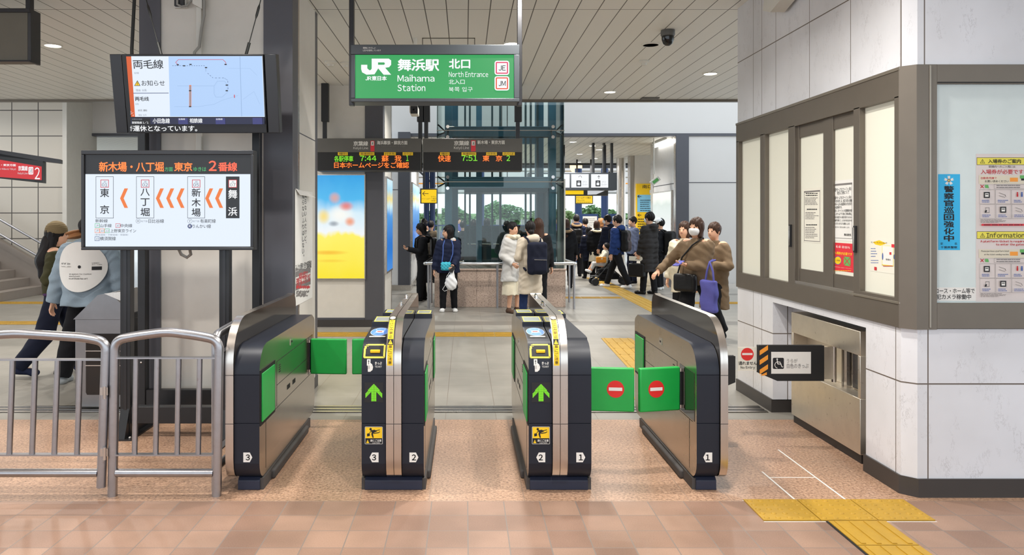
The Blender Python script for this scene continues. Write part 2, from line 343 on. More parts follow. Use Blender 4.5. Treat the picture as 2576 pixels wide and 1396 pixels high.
class Sheet:
    """Flat print on a plane p0 with normal n; positions are read off as the points of that plane seen at photo pixels."""
    def __init__(s, p0, n, mb=None, up=(0, 0, 1), step=.00015):
        s.p0 = Vector(p0); s.n = Vector(n).normalized(); s.mb = mb or MB(); s.o = step; s.step = step
        s.v = (Vector(up)-s.n*Vector(up).dot(s.n)).normalized(); s.u = s.v.cross(s.n)
    def px(s, x, y):
        d = Vector(((x-CX)/F, 1, -(y-CY)/F)); c = Vector((0, 0, H)); t = (s.p0-c).dot(s.n)/d.dot(s.n); q = c+d*t-s.p0
        return q.dot(s.u), q.dot(s.v)
    def W(s, u, v): return s.p0+s.u*u+s.v*v+s.n*s.o
    def lift(s): s.o += s.step
    def uvrect(s, u0, v0, u1, v1, m): s.mb.add([s.W(u0, v0), s.W(u1, v0), s.W(u1, v1), s.W(u0, v1)], [(0, 1, 2, 3)], m); s.lift()
    def rect(s, x0, y0, x1, y1, m):
        a, b = s.px(x0, y0), s.px(x1, y1); s.uvrect(min(a[0], b[0]), min(a[1], b[1]), max(a[0], b[0]), max(a[1], b[1]), m)
    def poly(s, pts, m):
        q = [s.px(*p) for p in pts]; area = sum(q[i-1][0]*q[i][1]-q[i][0]*q[i-1][1] for i in range(len(q)))
        if area < 0: q = q[::-1]
        s.mb.add([s.W(*p) for p in q], [tuple(range(len(q)))], m); s.lift()
    def ell(s, x, y, rx, ry, m, n=24): s.poly([(x+rx*math.cos(2*math.pi*i/n), y+ry*math.sin(2*math.pi*i/n)) for i in range(n)], m)
    def rrect(s, x0, y0, x1, y1, r, m):
        p = []
        for cx, cy, a in ((x1-r, y0+r, -90), (x1-r, y1-r, 0), (x0+r, y1-r, 90), (x0+r, y0+r, 180)):
            p += [(cx+r*math.cos(math.radians(a+t)), cy+r*math.sin(math.radians(a+t))) for t in (0, 30, 60, 90)]
        s.poly(p, m)
    def line(s, x0, y0, x1, y1, w, m):
        dx, dy = x1-x0, y1-y0; l = math.hypot(dx, dy) or 1; ox, oy = -dy/l*w/2, dx/l*w/2
        s.poly([(x0+ox, y0+oy), (x1+ox, y1+oy), (x1-ox, y1-oy), (x0-ox, y0-oy)], m)
    def frame(s, x0, y0, x1, y1, w, m):
        for r in ((x0, y0, x1, y0+w), (x0, y1-w, x1, y1), (x0, y0, x0+w, y1), (x1-w, y0, x1, y1)): s.rect(*r, m); s.o -= s.step
        s.lift()
    def text(s, t, x0, y0, x1, y1, m, bold=0.0, keep=False):
        v, f = glyphs(t, bold)
        if not len(v): return
        a, b = s.px(x0, y0), s.px(x1, y1); u0, u1 = min(a[0], b[0]), max(a[0], b[0]); w0, w1 = min(a[1], b[1]), max(a[1], b[1])
        lo, hi = v.min(0), v.max(0); sx = (u1-u0)/max(hi[0]-lo[0], 1e-6); sy = (w1-w0)/max(hi[1]-lo[1], 1e-6)
        if keep: sx = min(sx, sy) ; 
        q = []; o0 = s.o
        for p in v: s.o = o0+p[2]*3e-5; q.append(s.W(u0+(p[0]-lo[0])*sx, w0+(p[1]-lo[1])*sy))
        s.o = o0; s.mb.add(q, f, m); s.lift()
    def vtext(s, t, x0, y0, x1, y1, m, bold=0.0, fill=.9):
        n = len(t); h = (y1-y0)/n
        for i, ch in enumerate(t):
            if ch in ' 　': continue
            if ch in '、。': s.text(ch, x0+(x1-x0)*.65, y0+h*i+h*.05, x1, y0+h*i+h*.35, m, bold)
            else: s.text(ch, x0, y0+h*(i+(1-fill)/2), x1, y0+h*(i+1-(1-fill)/2), m, bold)
            s.o -= s.step
        s.lift()
    def greek(s, x0, y0, x1, y1, rows, m, w=.45, ragged=.25, seed=1):
        r = random.Random(seed); h = (y1-y0)/rows
        for i in range(rows):
            xe = x1-(x1-x0)*ragged*r.random(); x = x0; yc = y0+h*(i+.5)
            while x < xe-1:
                l = (x1-x0)*r.uniform(.05, .2); s.rect(x, yc-h*w/2, min(xe, x+l), yc+h*w/2, m); s.o -= s.step; x += l+(x1-x0)*.02
        s.lift()
    def warn(s, x0, y0, x1, y1, tri='yellow_sign', ink='ink', outline=True):
        xc = (x0+x1)/2
        if outline: s.poly([(xc, y0), (x1, y1), (x0, y1)], ink)
        q = .13 if outline else 0; w, h = x1-x0, y1-y0
        s.poly([(xc, y0+h*q*1.5), (x1-w*q, y1-h*q*.7), (x0+w*q, y1-h*q*.7)], tri)
        s.rect(xc-w*.05, y0+h*.38, xc+w*.05, y0+h*.68, ink); s.rect(xc-w*.05, y0+h*.74, xc+w*.05, y0+h*.84, ink)
    def build(s, name, parent, **kw): return s.mb.build(name, parent, ang=0, **kw)
FR = (0, -1, 0)
def fsheet(D, mb=None): return Sheet((0, D, H), FR, mb)
def part(parent, name, fn, **kw):
    mb = MB(); fn(mb); return mb.build(name, parent, **kw)
def arc(cx, cy, r, a0, a1, n=6): return [(cx+r*math.cos(math.radians(a0+(a1-a0)*i/n)), cy+r*math.sin(math.radians(a0+(a1-a0)*i/n))) for i in range(n+1)]
# ================================================================== THE SETTING
m = MB(); m.box(-14, 9, -4, 4.255, -.1, 0, 'floor_tile'); struct(m, 'floor', bevel=0, ang=0)
m = MB(); m.box(-14, 9, 4.255, 5.978, -.1, 0, 'granite_floor'); struct(m, 'floor_granite', ang=0)
m = MB(); m.box(-14, 12, 5.978, 27, -.1, 0, 'concourse_stone'); struct(m, 'floor_concourse', ang=0)
m = MB(); m.box(-60, 60, 27, 120, -.12, -.02, 'conc'); struct(m, 'ground', ang=0)
m = MB(); m.box(-14, 9, -2.2, 12.4, CEIL, CEIL+.25, 'ceiling_panel'); m.box(-14, 9, 12.36, 12.46, CEIL-.035, CEIL+.25, 'frame_brown')
struct(m, 'ceiling', ang=0)
m = MB(); m.box(-14, -2.6, 12.46, 17.3, 4.2, 4.4, 'ceiling_panel'); struct(m, 'ceiling_left', ang=0)
m = MB(); m.box(-14, 12, 17.25, 25.8, 3.42, 3.6, 'ceiling_panel_far'); m.box(-14, 12, 25.7, 25.85, 3.36, 3.6, 'black_paint'); struct(m, 'ceiling_far', ang=0)
m = MB(); m.box(-8.85, 9, 17.0, 17.25, 3.46, 6.2, 'white_wall'); m.box(-8.85, 9, 16.97, 17.25, 3.40, 3.46, 'column_dark'); struct(m, 'wall_bulkhead', ang=0)
m = MB(); m.box(4.96, 9, 17.0, 17.25, 0.12, 3.41, 'white_wall'); m.box(4.96, 9, 16.96, 17.25, 0, .12, 'steel'); m.box(4.96, 9, 16.993, 17.0, 2.36, 2.375, 'column_dark'); struct(m, 'wall_right', ang=0)
m = MB(); m.box(-14, -8.39, 16.0, 17.2, 0, 4.2, 'wall_panel_grid'); m.box(-8.39, -8.30, 15.9, 17.2, 0, 4.2, 'panel_beige'); struct(m, 'wall_left', ang=0)
m = MB(); m.box(-8.3, -4.5, 20.2, 20.4, 0, 3.42, 'panel_beige'); m.box(-7.6, -7.55, 20.15, 20.2, 0, 3.42, 'steel_dark'); m.box(-6.7, -6.65, 20.15, 20.2, 0, 3.42, 'steel_dark'); struct(m, 'wall_back', ang=0)
# drain channel across the floor behind the gates
m = MB(); m.box(-6.5, 2.46, 6.19, 6.40, 0, .004, 'steel_dark'); m.box(-6.5, 2.46, 6.19, 6.235, 0, .007, 'steel'); m.box(-6.5, 2.46, 6.275, 6.325, 0, .007, 'steel'); m.box(-6.5, 2.46, 6.365, 6.40, 0, .007, 'steel')
struct(m, 'floor_drain_channel', ang=0)

# ---- station office on the right: marble below and above, window band between
XS, YF = 2.5, 4.32            # side face, front face
def booth_outline(inset=0, cham=.06):
    return [(XS+inset, 7.0), (XS+inset, YF+cham+inset), (XS+cham+inset, YF+inset), (9, YF+inset), (9, 7.0)]
m = MB()
A0, A1, AD, AT = 4.76, 6.2, .16, .895       # alcove for the wide gate machine
def wedge(y0, y1, z0, z1, mat, x0=XS, x1=2.9): m.box(x0, x1, y0, y1, z0, z1, mat)
wedge(6.2, 7.0, .1, .95, 'marble_low'); wedge(A0, A1, AT, .95, 'marble_low'); m.box(XS+AD, 2.9, A0, A1, .1, AT, 'marble_low')
pf = [(XS, A0), (XS, YF+.06), (XS+.06, YF), (9, YF), (9, A0)]
m.prism(pf, 'z', .1, .95, 'marble_low'); struct(m, 'wall_office_lower', ang=0)
m = MB(); g = .012
m.box(XS-g, 2.9, 6.2, 7.0+g, 0, .105, 'plinth'); m.box(XS+AD-g, 2.9, A0-g, A1+g, 0, .105, 'plinth')
m.prism([(XS-g, A0+g), (XS-g, YF+.06), (XS+.06, YF-g), (9, YF-g), (9, A0+g)], 'z', 0, .105, 'plinth'); struct(m, 'baseboard_office', ang=0)
m = MB(); m.prism(booth_outline(.0), 'z', 2.43, CEIL, 'marble_high'); struct(m, 'wall_office_upper', ang=0)
# side windows: one frame structure with five panes
m = MB(); FX0, FX1 = XS-.015, XS+.06
def fr(y0, y1, z0, z1, x0=FX0, x1=FX1, mat='frame_brown'): m.box(x0, x1, y0, y1, z0, z1, mat)
panes = [(6.43, 6.94, 1.08, 2.29), (5.87, 6.33, 1.09, 2.27), (5.34, 5.73, 1.2, 2.18), (4.88, 5.2, 1.2, 2.2), (4.42, 4.81, 1.1, 2.25)]
fr(4.36, 7.0, .95, 1.085); fr(4.36, 7.0, 2.27, 2.43); fr(4.36, 7.0, 2.425, 2.445, XS-.02, FX1, 'frame_edge')
for y0, y1 in ((6.94, 7.0), (6.36, 6.43), (6.33, 6.355), (5.76, 5.87), (4.81, 4.885), (4.36, 4.42)): fr(y0, y1, 1.08, 2.28)
fr(5.2, 5.34, 1.08, 2.28, XS+.005, FX1); fr(4.885, 5.76, 1.085, 1.2, XS+.012, FX1); fr(4.885, 5.76, 2.18, 2.28, XS+.012, FX1); fr(5.73, 5.77, 1.08, 2.28, XS+.005, FX1)
fr(4.885, 5.76, 1.085, 1.11, XS-.012, XS+.012, 'steel'); fr(4.36, 4.88, 1.085, 1.10, XS-.02, XS+.012, 'frame_edge'); fr(4.42, 4.81, 1.09, 1.12); 
m.prism([(XS-.02, 4.37), (XS-.02, YF+.045), (XS+.045, YF-.02), (2.66, YF-.02), (2.66, YF+.1), (XS+.06, YF+.1)], 'z', .95, 2.445, 'frame_brown')
m.box(2.615, 2.625, YF-.024, YF-.02, .96, 2.44, 'frame_edge')
m.box(2.66, 9, YF-.02, YF+.06, .955, 1.10, 'frame_brown'); m.box(2.66, 9, YF-.02, YF+.06, 2.335, 2.445, 'frame_brown'); m.box(2.66, 9, YF-.024, YF-.02, 2.34, 2.346, 'seam_black')
struct(m, 'window_1_frame', ang=0, bevel=.003)
for i, (y0, y1, z0, z1) in enumerate(panes):
    m = MB(); m.box(XS+.022, XS+.034, y0-.02, y1+.02, z0-.02, z1+.02, 'e_pane'); struct(m, 'window_%d' % (i+2), ang=0)
flat('pane_front', (204, 214, 212), .25)
m = MB(); m.box(2.66, 9, YF+.0, YF+.02, 1.09, 2.34, 'pane_front'); struct(m, 'window_7', ang=0)
for y in (5.815, 4.85):
    m = MB(); m.box(XS-.03, XS-.012, y-.012, y+.012, 1.36, 1.53, 'steel_dark'); m.box(XS-.036, XS-.03, y-.007, y+.007, 1.37, 1.52, 'steel')
    m.build('window_handle', label='small metal pull handle on the window frame, %s the sliding panes with papers' % ('far side of' if y > 5 else 'near side of'), cat='handle', bevel=.002)

# papers on the side windows
SX = (-1, 0, 0); PX = XS+.021
def side_sheet(): return Sheet((PX, 5, 1.5), SX)
def sq(sh, a, b):   # uv rect from pixels
    return sh.px(*a)+sh.px(*b)
s = side_sheet(); s.rect(2021, 474, 2065, 612, 'cream_paper'); s.frame(2023, 481, 2063, 607, 1, 'ink_grey'); s.greek(2027, 484, 2061, 494, 2, 'ink', .4, .5, 3); s.greek(2025, 496, 2061, 516, 6, 'ink_grey', .4, .3, 4); s.greek(2030, 524, 2058, 529, 1, 'ink', .5); s.greek(2026, 533, 2061, 552, 5, 'ink_grey', .4, .4, 5); s.greek(2028, 563, 2058, 568, 1, 'ink', .5); s.greek(2026, 570, 2061, 600, 7, 'ink_grey', .4, .4, 6)
s.mb.build('notice_paper', label='cream paper with small print on the far sliding pane of the office window', cat='notice', ang=0)
s = side_sheet(); s.rect(2097, 455, 2147, 607, 'white_paper'); s.frame(2099, 463, 2144, 600, 1, 'ink_grey'); s.text('駅やホームでのスマートフォン等の', 2101, 473, 2142, 480, 'ink', .01); s.text('安全なご利用について', 2106, 481, 2136, 488, 'ink', .01)
for i, t in enumerate(['駅やホームでのスマートフォン等の', '「ながら歩き」は、お客さま同士の接触', 'やホームからの転落等のおそれがあり', '大変危険です。', 'また、スマートフォンの位置情報を利用', 'したゲームアプリ等をご利用の際は、', '他のお客さまへの通行の妨げにならない', '場所で操作して、ふりながら歩きはおやめ', 'くださいますようお願いします。']):
    s.text(t, 2101, 494+i*8.2, 2101+min(42, 2.55*len(t)), 500+i*8.2, 'ink', .005)
s.text('皆さまのご協力をお願いします。', 2102, 569, 2138, 574, 'ink'); s.text('舞浜駅長', 2124, 587, 2142, 594, 'ink', .01)
s.mb.build('notice_paper', label='white printed notice on the near sliding pane above the red sticker', cat='notice', ang=0)
s = side_sheet(); s.rect(2098, 610, 2147, 686, 'red_poster'); s.text('再入場・通り抜けも', 2103, 617, 2138, 626, 'white_paper', .01); s.text('入場券が必要です', 2099, 632, 2144, 644, 'yellow_sign', .02)
s.ell(2108, 655, 9, 11, 'ink_blue'); s.ell(2108, 655, 8, 9.5, 'yellow_sign'); s.text('入場券', 2102, 652, 2114, 658, 'ink'); s.poly([(2123, 645), (2140, 647), (2140, 670), (2123, 667)], 'green_ink'); s.line(2123, 646, 2140, 669, 1.6, 'ink_red'); s.line(2140, 647, 2123, 667, 1.6, 'ink_red')
s.text('自動券売機で発売しております', 2098, 670, 2143, 677, 'white_paper', .01); s.greek(2100, 679, 2142, 683, 1, 'yellow_sign', .5, .1)
s.mb.build('notice_sticker', label='red sticker with yellow writing on the near sliding pane', cat='sticker', ang=0)
s = side_sheet(); s.rect(2189, 599, 2256, 690, 'cream_paper'); s.poly([(2196, 609), (2212, 604), (2222, 609), (2231, 612), (2215, 618), (2202, 615)], 'yellow_sign'); s.text('センサーをさわらないで', 2191, 607, 2232, 614, 'ink', .01); s.greek(2191, 622, 2213, 648, 4, 'ink_blue', .3, .5, 2); s.greek(2191, 652, 2213, 664, 2, 'ink_blue', .3, .4, 8)
s.rect(2219, 618, 2248, 668, 'white_paper'); s.frame(2219, 618, 2248, 668, 1, 'yellow_pale'); s.rect(2243, 614, 2252, 623, 'red_poster'); s.rect(2238, 634, 2243, 641, 'ink_red'); s.text('駅構内', 2229, 650, 2241, 656, 'ink'); s.ell(2221, 645, 1.6, 9, 'ink_blue'); s.ell(2250, 646, 1.6, 6, 'ink_blue'); s.line(2222, 669, 2246, 669, 1.6, 'ink_red'); s.rect(2200, 671, 2206, 680, 'ink_red')
s.mb.build('notice_paper', label='pale map notice with yellow flash low on the widest side window pane', cat='notice', ang=0)

# papers on the front window
def front_sheet(): return Sheet((3, YF-.0005, 1.5), FR)
s = front_sheet(); s.rect(2360, 438, 2415, 629, 'cyan_poster')
for i in range(5):
    a = math.radians(-90+72*i); s.poly([(2387, 454), (2387+9*math.cos(a-.38), 454+9*math.sin(a-.38)), (2387+13*math.cos(a-.2), 454+13*math.sin(a-.2)), (2387+10.5*math.cos(a), 454+10.5*math.sin(a)), (2387+13*math.cos(a+.2), 454+13*math.sin(a+.2)), (2387+9*math.cos(a+.38), 454+9*math.sin(a+.38))], 'white_paper'); s.o -= s.step
s.ell(2387, 454, 4.5, 4.5, 'cream_paper'); s.ell(2387, 454, 1.8, 1.8, 'yellow_pale'); s.vtext('警察官巡回強化中', 2374, 467, 2400, 608, 'ink', .03, .94)
s.text('駅', 2366, 610, 2372, 616, 'ink'); s.text('長', 2401, 610, 2408, 616, 'ink'); s.text('千葉県警察', 2366, 619, 2408, 625, 'ink', .01)
s.mb.build('police_poster', label='narrow cyan vertical poster with large black characters on the office front window', cat='poster', ang=0)
s = front_sheet(); s.rect(2328, 723, 2455, 757, 'white_paper'); s.text('コンコース・ホーム等で', 2330, 725, 2452, 738, 'ink', .015); s.text('防犯カメラ稼働中', 2343, 740, 2443, 753, 'ink', .015)
s.mb.build('camera_notice', label='white strip with black writing at the lower left of the office front window', cat='notice', ang=0)
flat('pinkish_paper', (214, 204, 200), .7); flat('beige_band', (214, 206, 186), .7)
def info(y0, jp):
    s = front_sheet(); s.rect(2455, y0, 2600, y0+186, 'pinkish_paper')
    s.rect(2457, y0+9, 2592, y0+28, 'ink'); s.rect(2458, y0+10, 2591, y0+27, 'yellow_pale'); s.warn(2465, y0+13, 2478, y0+24, 'yellow_pale', 'ink')
    if jp:
        s.text('入場券のご案内', 2485, y0+13, 2568, y0+24, 'ink', .02); s.text('駅構内へのご入場には', 2487, y0+29, 2554, y0+35, 'ink_grey', .01); s.text('入場券が必要です', 2467, y0+39, 2574, y0+51, 'ink_red', .01)
    else:
        s.text('Information', 2481, y0+12, 2577, y0+25, 'ink', .005); s.text('A platform ticket is required', 2466, y0+31, 2582, y0+38, 'ink_red', .025); s.text('to enter the gates', 2505, y0+39, 2577, y0+46, 'ink_red', .025)
    s.rect(2462, y0+54, 2592, y0+76, 'beige_band')
    if jp: s.text('自動券売機で', 2467, y0+58, 2507, y0+64, 'ink_red', .01); s.text('お買い求めください', 2477, y0+66, 2537, y0+72, 'ink', .01)
    else: s.text('Please purchase a platform ticket', 2468, y0+56, 2538, y0+62, 'ink', .01); s.text('at the ticket vending machine.', 2475, y0+65, 2538, y0+70, 'ink', .01)
    s.rect(2540, y0+60, 2560, y0+70, 'orange_stripe'); s.rect(2565, y0+54, 2590, y0+62, 'green_ink'); s.rect(2568, y0+62, 2590, y0+67, 'ink')
    s.line(2466, y0+78, 2474, y0+86, 1.6, 'ink_red'); s.line(2474, y0+78, 2466, y0+86, 1.6, 'ink_red'); s.poly([(2477, y0+78), (2485, y0+78), (2487, y0+86), (2478, y0+86)], 'green_ink')
    s.frame(2500, y0+76, 2596, y0+88, .5, 'ink_grey'); s.greek(2506, y0+77, 2570, y0+87, 2, 'ink_grey', .4, .3, 3)
    for j in range(2):
        for i in range(4):
            X, Y = 2463+40*i, y0+90+37*j; s.frame(X, Y, X+39, Y+36, .5, 'ink_grey'); s.greek(X+6, Y+25, X+34, Y+33, 2, 'ink_blue', .4, .4, i+5*j)
            if (i, j) in ((0, 0), (1, 1)): s.rect(X+11, Y+6, X+26, Y+21, 'ink'); s.rect(X+14, Y+9, X+23, Y+18, 'white_paper'); s.rect(X+15, Y+11, X+22, Y+13, 'ink')
            elif i == 2 and j == 0:
                s.rect(X+13, Y+10, X+17, Y+18, 'ink_red'); s.ell(X+15, Y+8, 2, 2, 'ink_red'); s.rect(X+24, Y+10, X+28, Y+18, 'ink_blue'); s.ell(X+26, Y+8, 2, 2, 'ink_blue')
            elif i == 0: s.frame(X+14, Y+8, X+24, Y+21, .8, 'ink'); s.poly([(X+12, Y+21), (X+14, Y+14), (X+18, Y+15), (X+16, Y+21)], 'ink')
            else: s.line(X+9, Y+8, X+24, Y+13, 1, 'ink_grey'); s.line(X+9, Y+15, X+24, Y+20, 1, 'ink_grey'); s.line(X+24, Y+13, X+26, Y+18, 1, 'ink')
    s.greek(2464, y0+164, 2530, y0+174, 4, 'ink_grey', .4, .4, 9)
    if jp: s.rrect(2466, y0+176, 2576, y0+181, 2, 'red_poster'); s.greek(2472, y0+177, 2570, y0+180, 1, 'ink', .6, .05)
    return s
info(387, True).mb.build('ticket_notice', label='upper poster with yellow heading bar in Japanese at the right end of the front window', cat='poster', ang=0)
info(573, False).mb.build('ticket_notice', label='lower poster with yellow bar reading Information at the right end of the front window', cat='poster', ang=0)

# ---- the big pillar behind the monitors
PL, PR, PF, PB = -2.635, -1.395, 6.17, 7.2
m = MB(); m.box(PL+.03, PR-.03, PF+.03, PB-.03, 0, CEIL, 'panel_beige')
m.box(PL, PL+.17, PF, PB, .1, CEIL, 'column_grey'); m.box(PR-.235, PR, PF, PF+.2, .1, CEIL, 'column_grey')
m.box(PL+.17, PR-.235, PF+.02, PF+.04, .1, CEIL, 'panel_beige')
m.box(PR-.03, PR+.002, PF+.2, PF+.25, .1, CEIL, 'steel'); m.box(PR-.02, PR, PF+.25, PB-.1, .1, CEIL, 'panel_beige'); m.box(PR-.03, PR+.002, PB-.1, PB, .1, CEIL, 'column_grey')
m.box(PL-.01, PR+.006, PF-.012, PB+.01, 0, .1, 'plinth'); m.box(PR-.01, PR+.001, PF+.25, PB-.1, 2.29, 2.30, 'column_dark'); m.box(PL+.18, PR-.24, PF+.018, PF+.02, 2.30, 2.306, 'column_dark')
struct(m, 'pillar', ang=0)
# ---- poster pillar further in
QL, QR, QF, QB = -3.9, -1.19, 11.07, 12.38
m = MB(); m.box(QL, QR-.05, QF+.02, QB-.02, 0, CEIL, 'panel_beige'); m.box(wx(918, QF), QR, QF, QF+.16, .1, CEIL, 'column_dark'); m.box(QR-.03, QR+.002, QF+.16, QF+.24, .1, CEIL, 'steel')
m.box(QR-.1, QR-.005, QF+.24, QB-.1, .1, CEIL, 'panel_beige'); m.box(QR-.03, QR+.002, QB-.1, QB, .1, CEIL, 'steel'); m.box(QL-.02, QR+.01, QF-.02, QB, 0, .1, 'plinth')
m.box(QL, QR-.27, QF+.012, QF+.02, .69, .70, 'column_dark'); m.box(QL, QR-.27, QF+.012, QF+.02, .1, .13, 'column_dark'); struct(m, 'pillar_poster', ang=0)
# ---- pillar beyond it
RL, RR, RF, RB = -1.85, -1.20, 16.6, 19.8
m = MB(); m.box(RL-1.2, RR-.03, RF+.02, RB, .1, 3.45, 'panel_white'); m.box(RR-.26, RR, RF, RF+.3, .1, 3.45, 'column_dark'); m.box(RR-.04, RR, RF+.3, RF+.45, .1, 3.45, 'steel'); m.box(RR-.04, RR, RB-.2, RB, .1, 3.45, 'steel'); m.box(RL-1.2, RR+.02, RF-.03, RB, 0, .12, 'steel')
m.box(RL-1.2, RR-.2, RF+.01, RF+.02, 2.19, 2.2, 'column_dark'); struct(m, 'pillar_back', ang=0)
# ---- right-hand pillar with the tube light
TL, TR, TF, TB = 4.69, 4.97, 16.95, 19.3
m = MB(); m.box(TL+.02, TR, TF+.05, TB, 0, 3.42, 'panel_white'); m.box(TL, TR, TF, TF+.06, 0, 3.42, 'column_dark'); m.box(TL, TL+.03, TF+.06, TF+.2, 0, 3.42, 'steel'); m.box(TL, TL+.03, TB-.25, TB, 0, 3.42, 'steel'); m.box(TL-.005, TL+.03, TF+.2, TB-.25, 0, .18, 'column_dark')
m.box(TL+.012, TL+.02, TF+.2, TB-.25, 2.35, 2.365, 'column_dark'); struct(m, 'pillar_right', ang=0)
m = MB(); m.box(5.0, 7.5, 22.5, 23.2, 0, 3.42, 'panel_beige'); m.box(4.88, 4.995, 22.55, 22.9, 0, 3.42, 'steel'); struct(m, 'wall_far_right', ang=0)
m = MB(); m.lathe([(.14, 0), (.14, 3.42)], (4.82, 23.6, 0), 'steel', 20); struct(m, 'pillar_steel')
# ---- ceiling hatch, far bulkhead light band
m = MB()
for a, b, c, d in ((1062, 1195, 95, 97), (1062, 1064, 95, 112), (1193, 1195, 95, 112)):
    p, q = [], []
    for (x, y) in ((a, c), (b, c), (b, d), (a, d)):
        D = (CEIL-H)*F/(CY-y); p.append((wx(x, D), D, CEIL-.0015))
    m.add(p, [(0, 1, 2, 3)], 'board_grey')
struct(m, 'ceiling_hatch', ang=0)

# ---- stairs at the far left
m = MB()
for i in range(9): m.box(-14, -8.75-.30*i, 14.3, 16.0, .17*i, .17*(i+1), 'stone_step')
struct(m, 'floor_stairs', ang=0, bevel=.004)
m = MB(); m.prism([(-8.55, 0), (-8.6, .5), (-14, 3.6), (-14, 0)], 'y', 15.86, 15.98, 'stone_step'); struct(m, 'trim_1', ang=0)
for k, dz in enumerate((.98, .68)):
    t = MB(); p0 = Vector((-8.62, 15.7, dz+.02)); p1 = Vector((-12.5, 15.7, dz+2.25)); t.tube([p0+Vector((.25, 0, 0)), p0, p1], .024, 'steel_tube')
    for q in (.02, .32): c = p0.lerp(p1, q); t.tube([c, c+Vector((0, 0, -.08)), c+Vector((0, .16, -.08))], .012, 'steel_tube', 8)
    t.build('stair_handrail', label='%s steel handrail on the tiled wall beside the far left stairs' % ('upper' if k == 0 else 'lower'), cat='handrail', group='stair handrails')

# ---- tactile paving
def dotblock(x0, y0, label, name='tactile_tile', nx=5, n=5, s=.3, grp='dotted tactile tiles in front of the wide gate', z=.006, bumps=True):
    m = MB(); m.box(x0+.003, x0+s-.003, y0+.003, y0+s-.003, 0, z, 'tactile_yellow')
    if bumps:
        for i in range(nx):
            for j in range(n): m.lathe([(.0145, 0), (.012, .004), (.006, .0055)], (x0+s*(i+.5)/nx, y0+s*(j+.5)/n, z), 'tactile_yellow', 10)
    return m.build(name, label=label, cat='tactile paving', group=grp)
def barblock(x0, y0, x1, y1, label, nb=4, along='y', grp=None, mb=None):
    m = mb or MB(); m.box(x0+.002, x1-.002, y0+.002, y1-.002, 0, .005, 'tactile_yellow')
    for i in range(nb):
        if along == 'y':
            c = x0+(x1-x0)*(i+.5)/nb; m.box(c-.011, c+.011, y0+.012, y1-.012, .005, .0095, 'tactile_yellow')
        else:
            c = y0+(y1-y0)*(i+.5)/nb; m.box(x0+.012, x1-.012, c-.011, c+.011, .005, .0095, 'tactile_yellow')
    if mb is None: return m.build('tactile_tile', label=label, cat='tactile paving', group=grp)
bx = wx(1867, 4.28)
for i, t in enumerate(['left', 'middle', 'right']):
    dotblock(bx+.3*i, 3.975, '%s one of the three dotted yellow tactile tiles in front of the wide gate' % t)
barblock(bx+.335, 3.675, bx+.635, 3.972, 'barred yellow tactile tile just in front of the dotted row by the office corner')
barblock(bx+.335, 3.375, bx+.635, 3.672, 'barred yellow tactile tile cut by the bottom edge of the picture')
m = MB(); m.box(bx+.322, bx+.335, 3.2, 3.972, 0, .002, 'seam_black'); struct(m, 'floor_joint', ang=0)
m = MB()
for a in ((bx+.29, 4.262, bx+.30, 4.75), (bx+.575, 4.262, bx+.585, 5.2), (bx+.3, 4.64, bx+.575, 4.648), (bx-.004, 4.262, bx+.9, 4.268), (bx+.0, 3.966, bx+.9, 3.971)): m.box(a[0], a[2], a[1], a[3], 0, .0012, 'white_paper')
struct(m, 'floor_joint_white', ang=0)
# concourse guide strips
for i in range(24):
    x0 = -5.6+.4*i
    if x0 > 1.3: break
    barblock(x0, 10.15, x0+.4, 10.53, 'barred yellow tactile tile of the strip running across behind the gates', 4, 'x', 'tactile strip behind the gates')
P0, P1 = Vector((1.95, 8.0, 0)), Vector((3.4, 20.5, 0))
def guide(p0, p1, n, grp, lab, w=.4):
    d = (p1-p0)/n
    for i in range(n):
        a = p0+d*i; m = MB(); m.M = Matrix.Translation(a) @ Matrix.Rotation(math.atan2(-d.x, d.y), 4, 'Z')
        barblock(-w/2, 0, w/2, d.length, '', 4, 'y', None, m); o = m.build('tactile_tile', label=lab, cat='tactile paving', group=grp)
guide(Vector((1.87, 6.75, 0)), Vector((1.98, 10.0, 0)), 8, 'tactile strip leading from the wide gate', 'barred yellow tactile tile of the strip leading away from the wide gate')
guide(Vector((3.3, 10.6, 0)), Vector((3.36, 20.2, 0)), 24, 'tactile strip towards the crowd', 'barred yellow tactile tile of the strip running from the gates towards the crowd')
for i in range(2): dotblock(1.98-.21+.31*0+.3*i-.3, 6.42, 'dotted yellow tactile tile beside the booth wall beyond the wide gate, %s one' % ('left', 'right')[i], grp='dotted tactile tiles beyond the wide gate')
for i in range(3): barblock(1.89+.4*i, 14.95, 2.29+.4*i, 15.25, 'barred yellow tactile tile right of the lift in the short cross strip', 4, 'x', 'short tactile cross strip by the lift')
for i in range(6): barblock(3.6+.4*i, 14.0, 4.0+.4*i, 14.3, 'barred yellow tactile tile in the cross strip beyond the office corner', 4, 'x', 'tactile strip beyond the office')
for i in range(10): barblock(-11.2+.4*i, 14.0, -10.8+.4*i, 14.35, 'barred yellow tactile tile in the strip at the foot of the stairs', 4, 'x', 'tactile strip by the stairs')
for i in range(10): barblock(-9.6+.4*i, 11.3, -9.2+.4*i, 11.65, 'barred yellow tactile tile in the strip crossing the left passage', 4, 'x', 'tactile strip in the left passage')

